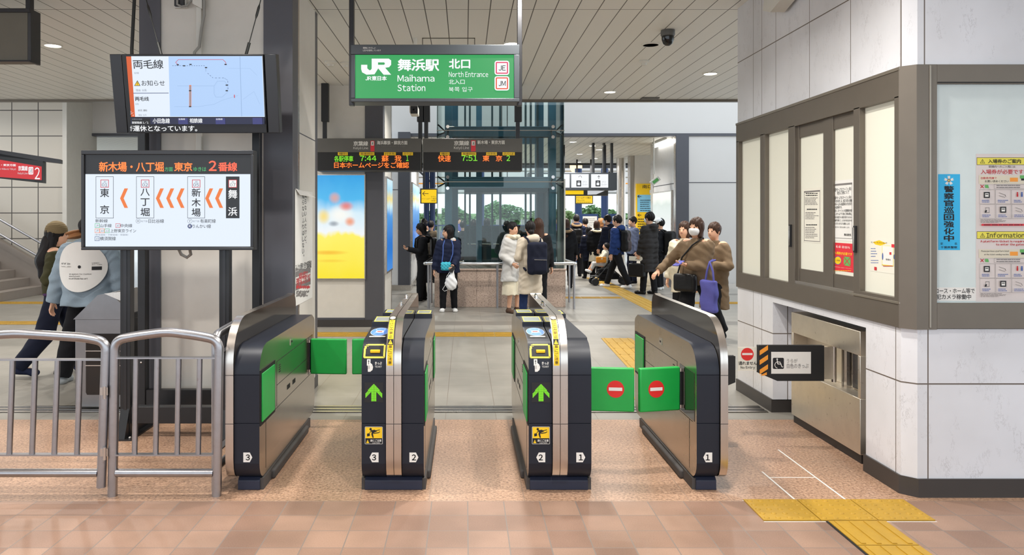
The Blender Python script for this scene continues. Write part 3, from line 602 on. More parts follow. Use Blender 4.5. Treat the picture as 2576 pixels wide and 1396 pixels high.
# ---- ceiling lamps and small ceiling fittings
def downlight(x, y, lit=True, label=None, z=CEIL, r=.085, k=1.0):
    t = thing('downlight', label, 'ceiling light', (x, y, z-.012), 'recessed ceiling downlights')
    a = MB(); a.lathe([(r, 0), (r, .014), (r*1.18, .014), (r*1.18, .004), (r, -.002), (r, .004)], (x, y, z-.012), 'camera_white', 24, caps=False); a.build('ring', t)
    b = MB(); b.lathe([(r*.96, 0), (.001, 0)], (x, y, z-.010), 'e_lamp' if lit else 'panel_white', 24); b.build('diffuser', t)
    if lit:
        l = bpy.data.lights.new('lamp_light', 'AREA'); l.shape = 'DISK'; l.size = r*1.8; l.energy = LAMP_W*k; l.color = (1.0, .965, .91); l.spread = math.radians(150)
        o = bpy.data.objects.new('lamp_light', l); COL.objects.link(o); o.parent = t; o.location = (0, 0, -.02)
def ceil_at(x, y, z=CEIL): D = (z-H)*F/(CY-y); return wx(x, D), D
for (x, y, lit, lab) in [(133, 113, 1, 'lit round downlight in the ceiling above the left passage'), (1287, 109, 1, 'lit round downlight just above the green station sign'), (1787, 184, 1, 'lit round downlight in the ceiling near the office wall'), (1637, 111, 0, 'unlit round downlight below the dome camera')]:
    X, Y = ceil_at(x, y); downlight(X, Y, lit, lab)
for X, Y in ((-3.2, 2.6), (.5, 2.6), (1.3, 4.0), (-1.6, 4.4), (-4.6, 4.6), (.5, 5.6), (-7.5, 6.5), (-7.0, 10.5), (-3.4, 9.6), (3.6, 8.6), (-.3, 11.2), (2.2, 11.6)):
    downlight(X, Y, 1, 'added lit round downlight in the ceiling to brighten the hall')  # extra lamps added to raise the brightness of the hall
for X, Y in ((-10.2, 14.3), (-8.2, 14.2), (-6.2, 14.4), (-4.2, 14.4)): downlight(X, Y, 1, 'added lit round downlight hidden above the ceiling edge to brighten the left passage', 4.2, .085, .45)  # unseen lamps added to brighten the left wall and passage
for X, Y in ((-.4, 18.2), (2.6, 18.4), (3.6, 20.5), (1.0, 22.0), (-3.0, 19.0), (4.0, 23.5)): downlight(X, Y, 1, 'added lit downlight in the low ceiling to brighten the far concourse', 3.42, .085, 1.6)  # lamps added to brighten the low ceiling and far concourse
for x, y, lab in ((1490, 366, 'nearest lit downlight in the low ceiling beyond the lift'), (1458, 387, 'second lit downlight in the low ceiling beyond the lift'), (1456, 407, 'farthest lit downlight in the low ceiling beyond the lift')):
    X, Y = ceil_at(x, y, 3.42); downlight(X, Y, 1, lab, 3.42)
for x, y, r, lab in ((832, 155, .075, 'white smoke detector on the ceiling left of the green sign'), (868, 157, .06, 'small white ceiling disc beside the smoke detector'), (1620, 152, .06, 'white smoke detector on the ceiling below the dome camera')):
    X, Y = ceil_at(x, y); m = MB(); m.lathe([(r, 0), (r, -.02), (r*.6, -.035), (r*.5, -.06), (.001, -.062)], (X, Y, CEIL), 'camera_white', 24); m.build('smoke_detector', label=lab, cat='smoke detector', loc=(X, Y, CEIL-.06))
X, Y = ceil_at(1635, 246); m = MB(); m.box(X-.14, X+.14, Y-.07, Y+.07, CEIL-.02, CEIL, 'board_grey'); m.build('ceiling_vent', label='small grey vent near the far edge of the ceiling', cat='vent', bevel=.005)
X, Y = ceil_at(1680, 76); t = thing('dome_camera', 'dark dome security camera on the ceiling right of the green sign', 'security camera', (X, Y, CEIL-.16))
part(t, 'housing', lambda m: m.lathe([(.07, 0), (.072, -.05), (.065, -.062)], (X, Y, CEIL), 'board_grey', 24)); part(t, 'dome', lambda m: m.lathe([(.064, -.06), (.062, -.10), (.045, -.14), (.02, -.158), (.001, -.16)], (X, Y, CEIL), 'glass_dark', 24))
# ================================================================== TICKET GATES
GY0, GY1 = 4.38, 5.98
SEAMZ = (.401, .679)
def front_col(z0, z1):
    """front edge going up with shallow seam notches"""
    p = [(GY0, z0)]
    for s in SEAMZ: p += [(GY0, s-.0025), (GY0+.006, s-.0015), (GY0+.006, s+.0015), (GY0, s+.0025)]
    return p+[(GY0, z1)]
def rear():
    return arc(GY1-.05, .76, .05, 60, 0, 4)+arc(GY1-.1, .17, .1, 0, -90, 5)
LOWC = [(GY0+.10*(1-math.sin(math.radians(a))), .07+.10*(1-math.cos(math.radians(a)))) for a in (0, 18, 36, 54, 72, 90)]     # bottom front curve, from underside to front
PLAIN = LOWC+front_col(.17, .68)+[(GY0+.16*(1-math.cos(math.radians(a))), .685+.155*math.sin(math.radians(a))) for a in (10, 25, 40, 55, 70, 90)]+[(GY1-.10, .835)]+rear()
ENTRY = LOWC+front_col(.17, .68)+[(4.383, .73), (4.39, .765), (4.402, .79)]+[(4.435, .835), (4.46, .855), (4.50, .865), (4.85, .888), (4.87, .892), (4.872, .915), (5.06, .928), (5.075, .90), (5.5, .872), (5.503, .894), (5.72, .894), (5.75, .86), (GY1-.10, .83)]+rear()
EXIT = LOWC+front_col(.17, .68)+[(GY0+.15*(1-math.cos(math.radians(a))), .70+.155*math.sin(math.radians(a))) for a in (10, 25, 40, 55, 70)]+[(4.53, .858), (4.535, .868), (4.60, .872), (5.49, .860), (5.495, .888), (5.72, .888), (5.76, .855), (GY1-.10, .83)]+rear()
FINP = [(4.47, .075), (4.43, .08), (4.395, .10), (4.374, .14), (4.366, .20)]+[(4.366, s) for s in (.40, .402, .678, .68, .74)]+[(4.366+.26*(1-math.cos(math.radians(a))), .74+.255*math.sin(math.radians(a))) for a in (8, 16, 24, 32, 40, 48, 56, 64, 72, 80, 90)]+[(5.86, .99)]+arc(5.88, .90, .10, 85, 10, 7)+[(5.99, .30), (5.97, .12), (5.90, .075)]
def path_pos(prof, z0):   # arc-length curve starting at the first point whose height passes z0 on the way up
    pts = [Vector((p[0], p[1])) for p in prof]; i = next(k for k in range(3, len(pts)) if pts[k].y >= z0); a, b = pts[i-1], pts[i]
    return [a+(b-a)*((z0-a.y)/(b.y-a.y))]+pts[i:]
class Curved(Sheet):
    """print that follows a curved front: u across (metres), v along the profile"""
    def __init__(s, prof, z0, x0, mb=None):
        Sheet.__init__(s, (0, 0, 0), FR, mb); s.path = path_pos(prof, z0); s.x0 = x0
    def W(s, u, v):
        d = 0
        for a, b in zip(s.path, s.path[1:]):
            l = (b-a).length
            if d+l >= v or b is s.path[-1]:
                q = a+(b-a)*((v-d)/l); t = (b-a)/l; return Vector((s.x0+u, q.x-t.y*s.o, q.y+t.x*s.o))
            d += l
    def px(s, x, y): return x, y      # callers give metres directly
    def uvrect(s, u0, v0, u1, v1, m):
        n = max(1, int((v1-v0)/.008)); vv = [v0+(v1-v0)*i/n for i in range(n+1)]
        s.mb.add([q for v in vv for q in (s.W(u0, v), s.W(u1, v))], [(2*i, 2*i+1, 2*i+3, 2*i+2) for i in range(n)], m); s.lift()
def arrow_leds(x0, x1, z0, z1, y, mb):
    n = 20; cw = (x1-x0)/n; chh = (z1-z0)/n
    for i in range(n):
        for j in range(n):
            u = (i+.5)/n-.5; v = (j+.5)/n
            on = (abs(u) < .13 and v < .85) or (abs(u) < .5 and .98-1.08*abs(u) > v > .60-1.05*abs(u)+.08)
            if on:
                cx, cz = x0+(i+.5)*cw, z0+(j+.5)*chh
                mb.add([(cx-cw*.36, y, cz-chh*.36), (cx+cw*.36, y, cz-chh*.36), (cx+cw*.36, y, cz+chh*.36), (cx-cw*.36, y, cz+chh*.36)], [(0, 1, 2, 3)], 'e_arrow')
def number_tag(parent, ch, xc, side, zc=.206):
    s = Sheet((0, GY0-.001, H), FR); h = .028; w = .024
    pts = [(xc-w, zc-h), (xc+w*.55, zc-h), (xc+w*1.15, zc), (xc+w*.55, zc+h), (xc-w, zc+h)]
    if side < 0: pts = [(2*xc-p[0], p[1]) for p in pts]
    q = [Vector((p[0], GY0-.0012, p[1])) for p in pts]
    if side < 0: q = q[::-1]
    s.mb.add(q, [tuple(range(5))], 'white_paper')
    v, f = glyphs(ch, .02); lo, hi = v.min(0), v.max(0); sc = .034/(hi[1]-lo[1]); ox = xc+.002*side-(hi[0]-lo[0])*sc/2
    s.mb.add([(ox+(p[0]-lo[0])*sc, GY0-.0020, zc-.017+(p[1]-lo[1])*sc) for p in v], f, 'ink')
    s.mb.build('number_label', parent, ang=0)
def half_body(t, prof, x0, x1, cap_l, cap_r, entry=False, num=None, numside=1):
    m = MB(); m.prism(prof, 'x', x0, x1, 'gate_black', 'steel_gate'); m.build('body', t, ang=25)
    if num: number_tag(t, num, (x0+x1)/2+.004, numside)
    if not entry: return
    # ticket mouth, its yellow ring and label on the curved front
    cv = Curved(ENTRY, .66, x0)
    w = x1-x0
    def C(u0, v0, u1, v1, mt): cv.rect(u0, v0, u1, v1, mt)
    mb = MB(); cv.mb = mb
    cv.step = .0003
    ring = [(.010, .125), (.022, .118), (w-.02, .118), (w-.008, .125), (w-.006, .175), (w-.02, .188), (.03, .188), (.014, .172)]
    cv.rect(.016, .132, w-.012, .212, 'seam_black')
    for a in ((.012, .127, w-.010, .137), (.028, .207, w-.016, .218), (.008, .131, .019, .188), (w-.017, .131, w-.006, .211), (.011, .186, .023, .203), (.018, .200, .034, .214)): cv.rect(*a, 'yellow_pale'); cv.o -= cv.step
    inner = [(.022, .134), (w-.018, .134), (w-.016, .172), (w-.024, .178), (.036, .178), (.024, .166)]
    mb.build('ticket_mouth_surround', t, ang=0)
    mb = MB(); mb.box(x0+.046, x0+w-.036, 4.404, 4.44, .800, .817, 'yellow_sign'); mb.build('ticket_slot', t, bevel=.003, label='yellow ticket slot')
    mb = MB(); cv.mb = mb
    cv.rect(.030, .085, .050, .122, 'white_paper'); cv.poly([(.050, .100), (.060, .092), (.066, .078), (.062, .060), (.050, .050), (.036, .050), (.034, .088), (.050, .088)], 'white_paper'); cv.line(.040, .092, .040, .110, .003, 'ink'); cv.poly([(.035, .108), (.040, .117), (.045, .108)], 'ink'); cv.line(.044, .066, .044, .086, .0015, 'ink'); cv.line(.037, .066, .037, .086, .0015, 'ink')
    cv.text('きっぷ', .076, .090, .116, .107, 'white_paper', .02); cv.text('TICKET', .076, .074, .116, .084, 'white_paper', .01); mb.build('ticket_label', t, ang=0)
    # blue touch disc on the sloping reader
    sl = Vector((0, .35, .023)).normalized(); nn = Vector((0, -sl.z, sl.y))
    s = Sheet(Vector((x0, 4.50, .865)), nn, up=sl); s.px = lambda a, b: (a, b); s.step = .0003; s.o = .001
    s.rrect(.008, .02, w-.008, .33, .01, 'seam_black'); c = w/2
    def oct(rx, ry, mt, yc=.20): s.poly([(c+rx*math.cos(math.radians(a)), yc+ry*math.sin(math.radians(a))) for a in range(0, 360, 15)], mt)
    oct(.056, .115, 'white_paper'); oct(.054, .111, 'ink_blue2'); oct(.025, .035, 'white_paper')
    for a in (45, 135, 225, 315): s.line(c+.026*math.cos(math.radians(a)), .2+.04*math.sin(math.radians(a)), c+.046*math.cos(math.radians(a)), .2+.09*math.sin(math.radians(a)), .003, 'white_paper')
    s.rect(c-.016, .192, c+.014, .208, 'ink_red'); s.text('ここにタッチ', c-.03, .262, c+.03, .276, 'white_paper'); s.rrect(.022, .04, w-.02, .068, .008, 'cream_paper'); s.greek(.028, .048, w-.03, .062, 1, 'ink_grey', .5, .1)
    s.build('touch_reader', t)
    # arrow display and caution sticker on the vertical front
    mb = MB(); mb.box(x0+.017, x0+.124, GY0-.002, GY0+.004, .522, .637, 'black_paint'); dsp = mb.build('arrow_display', t)
    mb = MB(); arrow_leds(x0+.022, x0+.119, .528, .632, GY0-.003, mb); mb.build('led_arrow', dsp, ang=0, label='lit green arrow')
    s = Sheet((x0, GY0-.001, .282), FR); s.px = lambda a, b: (a, b)
    s.rrect(.019, 0, .121, .1, .004, 'white_paper'); s.rect(.021, .002, .119, .098, 'ink'); s.rect(.022, .034, .118, .097, 'yellow_sign')
    s.ell(.052, .086, .007, .007, 'ink'); s.poly([(.05, .079), (.075, .083), (.09, .074), (.072, .066), (.066, .058), (.07, .036), (.063, .036), (.056, .056), (.058, .07)], 'ink'); s.line(.07, .075, .105, .082, .004, 'ink'); s.line(.07, .062, .098, .066, .005, 'ink'); s.line(.098, .066, .106, .072, .004, 'ink'); s.line(.056, .075, .046, .066, .004, 'ink'); s.poly([(.032, .044), (.048, .048), (.047, .064), (.031, .06)], 'ink')
    s.poly([(.026, .006), (.044, .006), (.035, .026)], 'yellow_sign'); s.rect(.0345, .012, .0358, .02, 'ink'); s.text('扉にご注意', .05, .014, .114, .028, 'white_paper', .015); s.text('CAUTION', .062, .004, .104, .011, 'white_paper'); s.build('caution_sticker', t)
    # small display blocks on top
    s = Sheet((x0, 4.872, .9155), (0, -.07, 1), up=(0, 1, 0)); s.px = lambda a, b: (a, b); s.rect(.01, .015, w-.01, .175, 'yellow_pale'); s.rect(.016, .03, w-.016, .16, 'glass_grey'); s.build('top_display', t)
flat('ink_blue2', (92, 142, 230), .4); flat('glass_grey', (150, 158, 156), .15); flat('fin_glass', (40, 36, 33), .08, 0, .8)
def top_display(t, x0, x1, y0, y1, z):
    s = Sheet((x0, y0, z), (0, 0, 1), up=(0, 1, 0)); s.px = lambda a, b: (a, b); s.o = .001; w = x1-x0
    s.rect(.014, .02, w-.014, y1-y0-.02, 'yellow_pale'); s.rect(.02, .045, w-.02, y1-y0-.045, 'glass_grey'); s.build('rear_display', t)
def wing(name, hx, dx, y, z0, z1, t, sign=False, dy=0.0):
    m = MB(); m.M = Matrix.Translation((hx, y, 0)) @ Matrix.Rotation(math.atan2(dy, dx), 4, 'Z'); L = math.hypot(dx, dy)
    m.box(.012, L, -.018, .018, z0, z1, 'green_vinyl'); o = m.build(name, t, bevel=.008, seg=3)
    m = MB(); m.M = Matrix.Translation((hx, y, 0)); 
    for z in (z0+.012, z1-.03): m.lathe([(.014, z), (.014, z+.02)], (0, 0, 0), 'steel', 14)
    m.lathe([(.010, z0+.03), (.010, z1-.03)], (0, 0, 0), 'black_paint', 12); m.build('hinge', o)
    if sign:
        s = MB(); s.M = Matrix.Translation((hx, y, 0)) @ Matrix.Rotation(math.atan2(dy, dx), 4, 'Z'); c = L*.62; zc = (z0+z1)/2+.005; k = -1 if dx > 0 else 1
        r = .052; yy = -.0188 if dx > 0 else .0188
        def disc(r, y, mt): 
            p = [(c+r*math.cos(2*math.pi*i/28), y, zc+r*math.sin(2*math.pi*i/28)) for i in range(28)]; s.add(p if dx > 0 else p[::-1], [tuple(range(28))], mt)
        disc(r, yy, 'red_disc'); y2 = yy+(.0008 if yy > 0 else -.0008)
        q = [(c-.04, y2, zc-.01), (c+.04, y2, zc-.01), (c+.04, y2, zc+.01), (c-.04, y2, zc+.01)]; s.add(q if dx > 0 else q[::-1], [(0, 1, 2, 3)], 'white_paper')
        s.build('no_entry_disc', o, ang=0, label='red disc with white bar')
def folded(t, x, side, y0, y1, z0=.40, z1=.68):
    m = MB(); m.box(x-.003*side-.004, x+.004*side, y0-.02, y1+.03, z0-.02, z1+.02, 'seam_black'); r = m.build('wing_recess_shade', t)  # flat dark panel on the side paints the shade of the wing opening
    m = MB(); m.box(min(x+.002*side, x+.010*side), max(x+.002*side, x+.010*side), y0, y1, z0, z1, 'green_vinyl'); m.build('folded_wing', t, bevel=.003)
def recess_shade(t, x, side, y0, y1, z0=.40, z1=.68):
    m = MB(); m.box(min(x, x+.002*side), max(x, x+.002*side), y0, y1, z0, z1, 'fin_glass'); m.build('wing_recess_shade', t)  # dark plate on the surface in place of a shaded opening
def base(t, x0, x1, ramps):
    m = MB(); m.prism([(4.43, 0), (4.43, .055), (4.45, .072), (5.78, .072), (5.78, 0)], 'x', x0+.012, x1-.012, 'navy_rubber'); m.build('base', t, bevel=.004)
    for sd in ramps:
        x = x0 if sd < 0 else x1; m = MB(); m.box(min(x-.012*sd, x+.03*sd), max(x-.012*sd, x+.03*sd), 4.62, 5.62, 0, .055, 'rubber_grey'); m.build('guide_block', t, bevel=.012)
        m = MB(); m.box(min(x-.013*sd, x+.008*sd), max(x-.013*sd, x+.008*sd), 4.44, 5.78, 0, .066, 'rubber_grey'); m.build('kick_strip', t)
def fin(t, x0, x1, plates=2, stick=False, handles=True):
    n = plates; w = (x1-x0-.003*(n-1))/n
    for i in range(n):
        a = x0+i*(w+.003); m = MB(); m.prism(FINP, 'x', a, a+w, 'steel', 'fin_glass'); m.build('fin', t, ang=25)
    m = MB()
    for z in SEAMZ: m.box(x0-.0005, x1+.0005, 4.3655, 4.372, z-.0015, z+.0015, 'seam_black')
    m.build('fin_joint', t)
    if handles:
        for y in (5.12, 5.62):
            xc = x0+w*.5 if n == 2 else (x0+x1)/2; m = MB(); m.tube([(xc, y-.06, .99), (xc, y-.05, 1.012), (xc, y+.05, 1.012), (xc, y+.06, .99)], .008, 'chrome', 8); m.box(xc-.014, xc+.014, y-.075, y+.075, .988, .993, 'chrome'); m.build('grab_bar', t)
    if stick:
        cv = Curved(FINP, .735, x0); cv.step = .0005; cv.o = .0008; a, b = .006, w-.004
        cv.rect(a, .0, b, .118, 'yellow_sign'); cv.vtext('扉にご注意', a+.006, -.002, b-.006, -.112, 'ink', .01) if 0 else None
        for i, ch in enumerate('扉にご注意'): cv.text(ch, a+.006, .098-.0225*i, b-.006, .117-.0225*i-.001, 'ink', .01); cv.o -= cv.step
        cv.lift(); cv.rect(a, .118, b, .152, 'seam_black'); cv.poly([(a+.003, .122), (b-.003, .122), ((a+b)/2, .149)], 'yellow_sign'); cv.rect((a+b)/2-.0012, .130, (a+b)/2+.0012, .141, 'ink')
        cv.rect(a, .152, b, .30, 'yellow_sign')
        for i, ch in enumerate('かけこみ禁止'): cv.text(ch, a+.006, .277-.0235*i, b-.006, .296-.0235*i, 'ink', .01); cv.o -= cv.step
        cv.lift(); cx, cy = (a+b)/2, .325
        cv.poly([(cx+.016*math.cos(k*.3927), cy+.02*math.sin(k*.3927)) for k in range(16)], 'white_paper'); cv.poly([(cx+.013*math.cos(k*.3927), cy+.016*math.sin(k*.3927)) for k in range(16)], 'ink_grey'); cv.poly([(cx+.010*math.cos(k*.3927), cy+.012*math.sin(k*.3927)) for k in range(16)], 'white_paper'); cv.line(cx-.008, cy+.01, cx+.008, cy-.01, .003, 'ink_grey')
        cv.build('warning_strip', t)
def side_lines(t, x, side):
    m = MB(); e = x+.0012*side
    def bx(y0, y1, z0, z1, mt='seam_black'): m.box(min(x-.001*side, e), max(x-.001*side, e), y0, y1, z0, z1, mt)
    bx(4.78, 5.72, .678, .681); bx(4.78, 5.72, .53, .5325); bx(4.78, 4.783, .40, .68); bx(4.46, 5.9, .389, .3915); bx(4.52, 4.522, .10, .389)
    for k in range(4): bx(4.84, 4.88, .60+.014*k, .606+.014*k)
    for k in range(10): bx(5.06+.018*k if k < 5 else 5.22+.018*(k-5), 5.072+.018*k if k < 5 else 5.232+.018*(k-5), .44, .47)
    m.box(min(x, x+.003*side), max(x, x+.003*side), 5.15, 5.22, .72, .765, 'steel'); m.box(min(x, x+.004*side), max(x, x+.004*side), 5.17, 5.20, .735, .748, 'seam_black'); m.build('side_panel_joints', t)
GGRP = 'ticket gate units'
# A: outer left, B and C: middle, D: outer right
A = thing('ticket_gate', 'outer left ticket gate unit labelled 3 with dark top beside the steel fence', 'ticket gate', (-1.28, 5.1, 0), GGRP)
half_body(A, PLAIN, -1.325, -1.18, 0, 1, num='3', numside=1); fin(A, -1.372, -1.326, 1, handles=False); base(A, -1.33, -1.18, [1]); folded(A, -1.18, 1, 4.41, 4.70); side_lines(A, -1.18, 1)
recess_shade(A, -1.18, 1, 5.74, 5.90); wing('wing', -1.175, .285, 5.76, .405, .67, A, dy=-.02)
B = thing('ticket_gate', 'middle ticket gate unit with number labels 3 and 2 under a green arrow', 'ticket gate', (-.415, 5.1, 0), GGRP)
half_body(B, ENTRY, -.594, -.455, 1, 0, True, '3', -1); half_body(B, EXIT, -.362, -.237, 0, 1, False, '2', 1); fin(B, -.452, -.365, 2, True); base(B, -.594, -.237, [1, -1]); folded(B, -.237, 1, 4.42, 4.68); folded(B, -.237, 1, 5.62, 5.84); side_lines(B, -.237, 1); side_lines(B, -.594, -1); top_display(B, -.362, -.237, 5.495, 5.72, .888)
top_display(B, -.594, -.455, 5.503, 5.72, .894)
wing('wing', -.599, -.25, 5.76, .405, .67, B, dy=-.02); recess_shade(B, -.594, -1, 5.74, 5.9)
Cg = thing('ticket_gate', 'middle ticket gate unit with number labels 2 and 1 under a green arrow', 'ticket gate', (.545, 5.1, 0), GGRP)
half_body(Cg, ENTRY, .365, .499, 1, 0, True, '2', -1); half_body(Cg, EXIT, .591, .725, 0, 1, False, '1', 1); fin(Cg, .502, .588, 2, True); base(Cg, .365, .725, [1, -1]); folded(Cg, .365, -1, 4.42, 4.70); folded(Cg, .365, -1, 5.60, 5.84); side_lines(Cg, .365, -1); top_display(Cg, .591, .725, 5.495, 5.72, .888); top_display(Cg, .365, .499, 5.503, 5.72, .894)
wing('wing', .73, .295, 4.66, .405, .67, Cg, True, dy=-.03); recess_shade(Cg, .725, 1, 4.42, 4.72)
Dg = thing('ticket_gate', 'outer right ticket gate unit labelled 1 with a rust-spotted steel side', 'ticket gate', (1.41, 5.1, 0), GGRP)
brushed('steel_spotted', (186, 172, 152), .26, (1, 1, 40), 1, .8)
m = MB(); m.prism(PLAIN, 'x', 1.329, 1.459, 'gate_black', 'steel_spotted'); m.build('body', Dg, ang=25); number_tag(Dg, '1', 1.394, -1)
fin(Dg, 1.462, 1.505, 1, handles=False); base(Dg, 1.329, 1.47, [-1]); folded(Dg, 1.329, -1, 5.66, 5.92); side_lines(Dg, 1.329, -1); recess_shade(Dg, 1.329, -1, 4.42, 4.72)
wing('wing', 1.322, -.27, 4.68, .405, .67, Dg, True, dy=-.06)
# flap on the far side of the wide passage, sticking out to the right behind unit D
def barrier(t, hx, tipx, y, z0, z1, flip):
    s = 1 if tipx > hx else -1
    p = [(hx, z0), (tipx-s*.13, z0), (tipx, z0+.055), (tipx, z1), (hx, z1)]
    m = MB(); m.prism(p, 'y', y-.018, y+.018, 'black_matte'); return m.build('flap', t, bevel=.006)
fl = barrier(Dg, 1.505, 1.80, 5.1, .43, .66, 0)
s = Sheet((1.505, 5.08, .43), FR); s.px = lambda a, b: (a, b); s.rect(.0, .035, .245, .18, 'white_paper'); s.text('っぷ', .16, .06, .20, .085, 'ink_grey', .0); s.build('flap_notice', fl)

# wide gate machine in the office wall
Wg = thing('wide_gate_machine', 'stainless steel wide gate machine set in the marble alcove of the office wall', 'ticket gate', (2.6, 5.4, 0))
MX0, MX1, MY0, MY1 = 2.53, 2.66, 4.89, 5.92
def wm(m):
    m.box(MX0, MX1, MY0, MY1, .06, .42, 'steel_old'); m.box(MX0, MX1, MY0, MY1, .695, .852, 'steel_old'); m.box(MX0, MX1, MY0, MY0+.03, .42, .695, 'steel_old'); m.box(MX0, MX1, MY1-.03, MY1, .42, .695, 'steel_old'); m.box(MX1-.02, MX1, MY0+.03, MY1-.03, .42, .695, 'steel_old')
part(Wg, 'cabinet', wm, bevel=.004)
part(Wg, 'base', lambda m: m.box(MX0+.015, MX1-.01, MY0+.01, MY1-.01, 0, .06, 'black_paint'))
part(Wg, 'inner_panel', lambda m: (m.box(MX1-.03, MX1-.02, 5.0, 5.18, .43, .69, 'glass_dark'), m.box(MX1-.06, MX1-.02, 5.2, 5.24, .42, .695, 'steel'), m.box(MX1-.06, MX1-.02, 5.25, 5.27, .42, .695, 'frame_edge')))
part(Wg, 'keyhole', lambda m: m.lathe([(.007, 0), (.007, .004), (.001, .005)], (2.585, MY0-.004, .20), 'black_paint', 12, 'y'))
s = Sheet((2.6, MY0-.0008, .5), FR); s.rect(2183, 848, 2192, 960, 'yellow_sign'); s.vtext('扉に注意！かけこみはおやめください', 2185, 850, 2190, 958, 'ink_red', .01); s.build('warning_label', Wg)
fl = barrier(Wg, 2.49, 2.035, 5.31, .449, .695, 1)
part(fl, 'arm', lambda m: (m.box(2.49, 2.56, 5.295, 5.325, .46, .685, 'steel_old'), m.lathe([(.018, .44), (.018, .705)], (2.565, 5.31, 0), 'steel', 14)))
s = Sheet((2.2, 5.31-.0195, .57), FR); s.rect(1940, 885, 2040, 940, 'white_paper'); s.rrect(1944, 900, 1972, 928, 3, 'ink')
s.ell(1955, 903.5, 2, 2, 'white_paper'); s.line(1955, 906, 1956.5, 915, 2.6, 'white_paper'); s.line(1956, 910.5, 1963, 910.5, 1.6, 'white_paper'); s.line(1956, 915.5, 1964, 915.5, 2, 'white_paper'); s.line(1964, 915.5, 1967, 923, 2, 'white_paper'); s.line(1967, 923.5, 1970, 922.5, 1.5, 'white_paper')
for k in range(13): a0, a1 = math.radians(60+k*20), math.radians(80+k*20); s.line(1957+8*math.cos(a0+.7), 918+8*math.sin(a0+.7), 1957+8*math.cos(a1+.7), 918+8*math.sin(a1+.7), 1.5, 'white_paper'); s.o -= s.step
s.lift(); s.text('うらが', 1979, 902, 2006, 912, 'ink_grey', .0); s.text('白色のきっぷ', 1979, 914, 2034, 926, 'ink_grey', .0); s.build('flap_notice', fl)
s = Sheet((2.2, 5.31-.0195, .57), FR)
for k in range(4): s.poly([(1912, 869+22*k), (1932, 869+22*k-14), (1932, 880+22*k-14), (1912, 880+22*k)] if 0 else [(1911, 882+24*k), (1932, 868+24*k), (1932, min(955, 880+24*k)), (1911, 894+24*k)] if k < 3 else [(1912, 944), (1929, 936), (1929, 943), (1920, 945)], 'orange_stripe'); s.o -= s.step
s.build('hazard_stripes', fl)
m = MB(); m.box(wx(1856, 5.33), wx(1911, 5.33), 5.325, 5.331, wz(932, 5.33), wz(873, 5.33), 'cream_paper'); bd = m.build('no_entry_board', Wg)
s = Sheet((2, 5.324, .57), FR); s.ell(1880, 891, 16, 16, 'red_disc', 32); s.rect(1867, 888, 1893, 893, 'white_paper'); s.text('通れません', 1858, 909, 1904, 918, 'ink', .015); s.text('No Entry', 1863, 921, 1899, 929, 'ink', .01); s.build('no_entry_print', bd)

# ================================================================== STEEL FENCE
def tubebend(pts, r=.05, n=6):
    out = [Vector(pts[0])]
    for a, b, c in zip(pts, pts[1:], pts[2:]):
        a, b, c = Vector(a), Vector(b), Vector(c); p = b+(a-b).normalized()*r; q = b+(c-b).normalized()*r
        for i in range(n+1):
            t = i/n; out.append(p*(1-t)**2+b*2*t*(1-t)+q*t*t)
    return out+[Vector(pts[-1])]
def fence_panel(name, label, x0, x1, y, zt, foot0, foot1, bars, lean=0.0, ends=(1, 1), rail_bow=.018, z_low=.13):
    t = thing(name, label, 'fence', ((x0+x1)/2, y, 0), 'steel pipe barrier panels'); Mx = Matrix.Translation((x1, y, 0)) @ Matrix(((1, 0, lean, 0), (0, 1, 0, 0), (0, 0, 1, 0), (0, 0, 0, 1))) @ Matrix.Translation((-x1, -y, 0))
    def T(m): m.M = Mx; return m
    m = T(MB()); xm = (x0+x1)/2
    top = [(x0, y, foot0), (x0, y, zt-.03), (x0+.12, y, zt-.005), (xm, y, zt+rail_bow), (x1-.12, y, zt-.005), (x1, y, zt-.03), (x1, y, foot1)]
    m.tube(tubebend(top, .055), .0265, 'steel_tube', 16); m.build('frame', t, ang=60)
    m = T(MB()); m.tube([(x0+.02, y, z_low), (x1-.02, y, z_low)], .0235, 'steel_tube', 14); m.build('bottom_rail', t, ang=60)
    for z in (.235, zt-.13):
        m = T(MB()); m.box(x0+.015, x1-.015, y-.02, y+.02, z-.004, z+.004, 'steel_tube'); m.build('flat_bar', t)
    for b in bars:
        m = T(MB()); m.lathe([(.0155, .239), (.0155, zt-.134)], (b, y, 0), 'steel_tube', 12); m.build('upright_bar', t, ang=60)
    return t
FY = 4.34
fence_panel('steel_fence', 'fixed steel pipe barrier panel in front of the platform display stand', wx(283, FY), wx(545, FY), FY, .915, 0, 0, [wx(x, FY) for x in (337, 390, 444, 497)], .016)
g = fence_panel('swing_gate', 'hinged steel pipe barrier panel at the left edge, hanging clear of the floor', wx(-190, FY), wx(254, FY), FY, .905, .05, .05, [wx(x, FY) for x in (-142, -88, -34, 20, 77, 133, 190)], .035)
m = MB()
for z in (.60, .255): m = MB(); m.box(wx(258, FY), wx(277, FY), FY-.03, FY-.018, z-.022, z+.022, 'steel'); m.lathe([(.009, z-.04), (.009, z+.03)], (wx(270, FY), FY-.034, 0), 'steel', 10); m.build('hinge', g)
t = thing('steel_fence', 'short steel pipe barrier panel running back along the outer left gate', 'fence', (-1.44, 4.8, 0), 'steel pipe barrier panels')
m = MB(); m.tube(tubebend([(-1.445, 4.43, 0), (-1.445, 4.43, .90), (-1.425, 5.25, .94), (-1.425, 5.25, 0)], .05), .0265, 'steel_tube', 14); m.build('frame', t, ang=60)
m = MB(); m.tube([(-1.445, 4.46, .13), (-1.425, 5.24, .13)], .0235, 'steel_tube', 12); m.build('bottom_rail', t, ang=60)
for z in (.235, .79): m = MB(); m.box(-1.455, -1.415, 4.45, 5.24, z-.004, z+.004, 'steel_tube'); m.build('flat_bar', t)
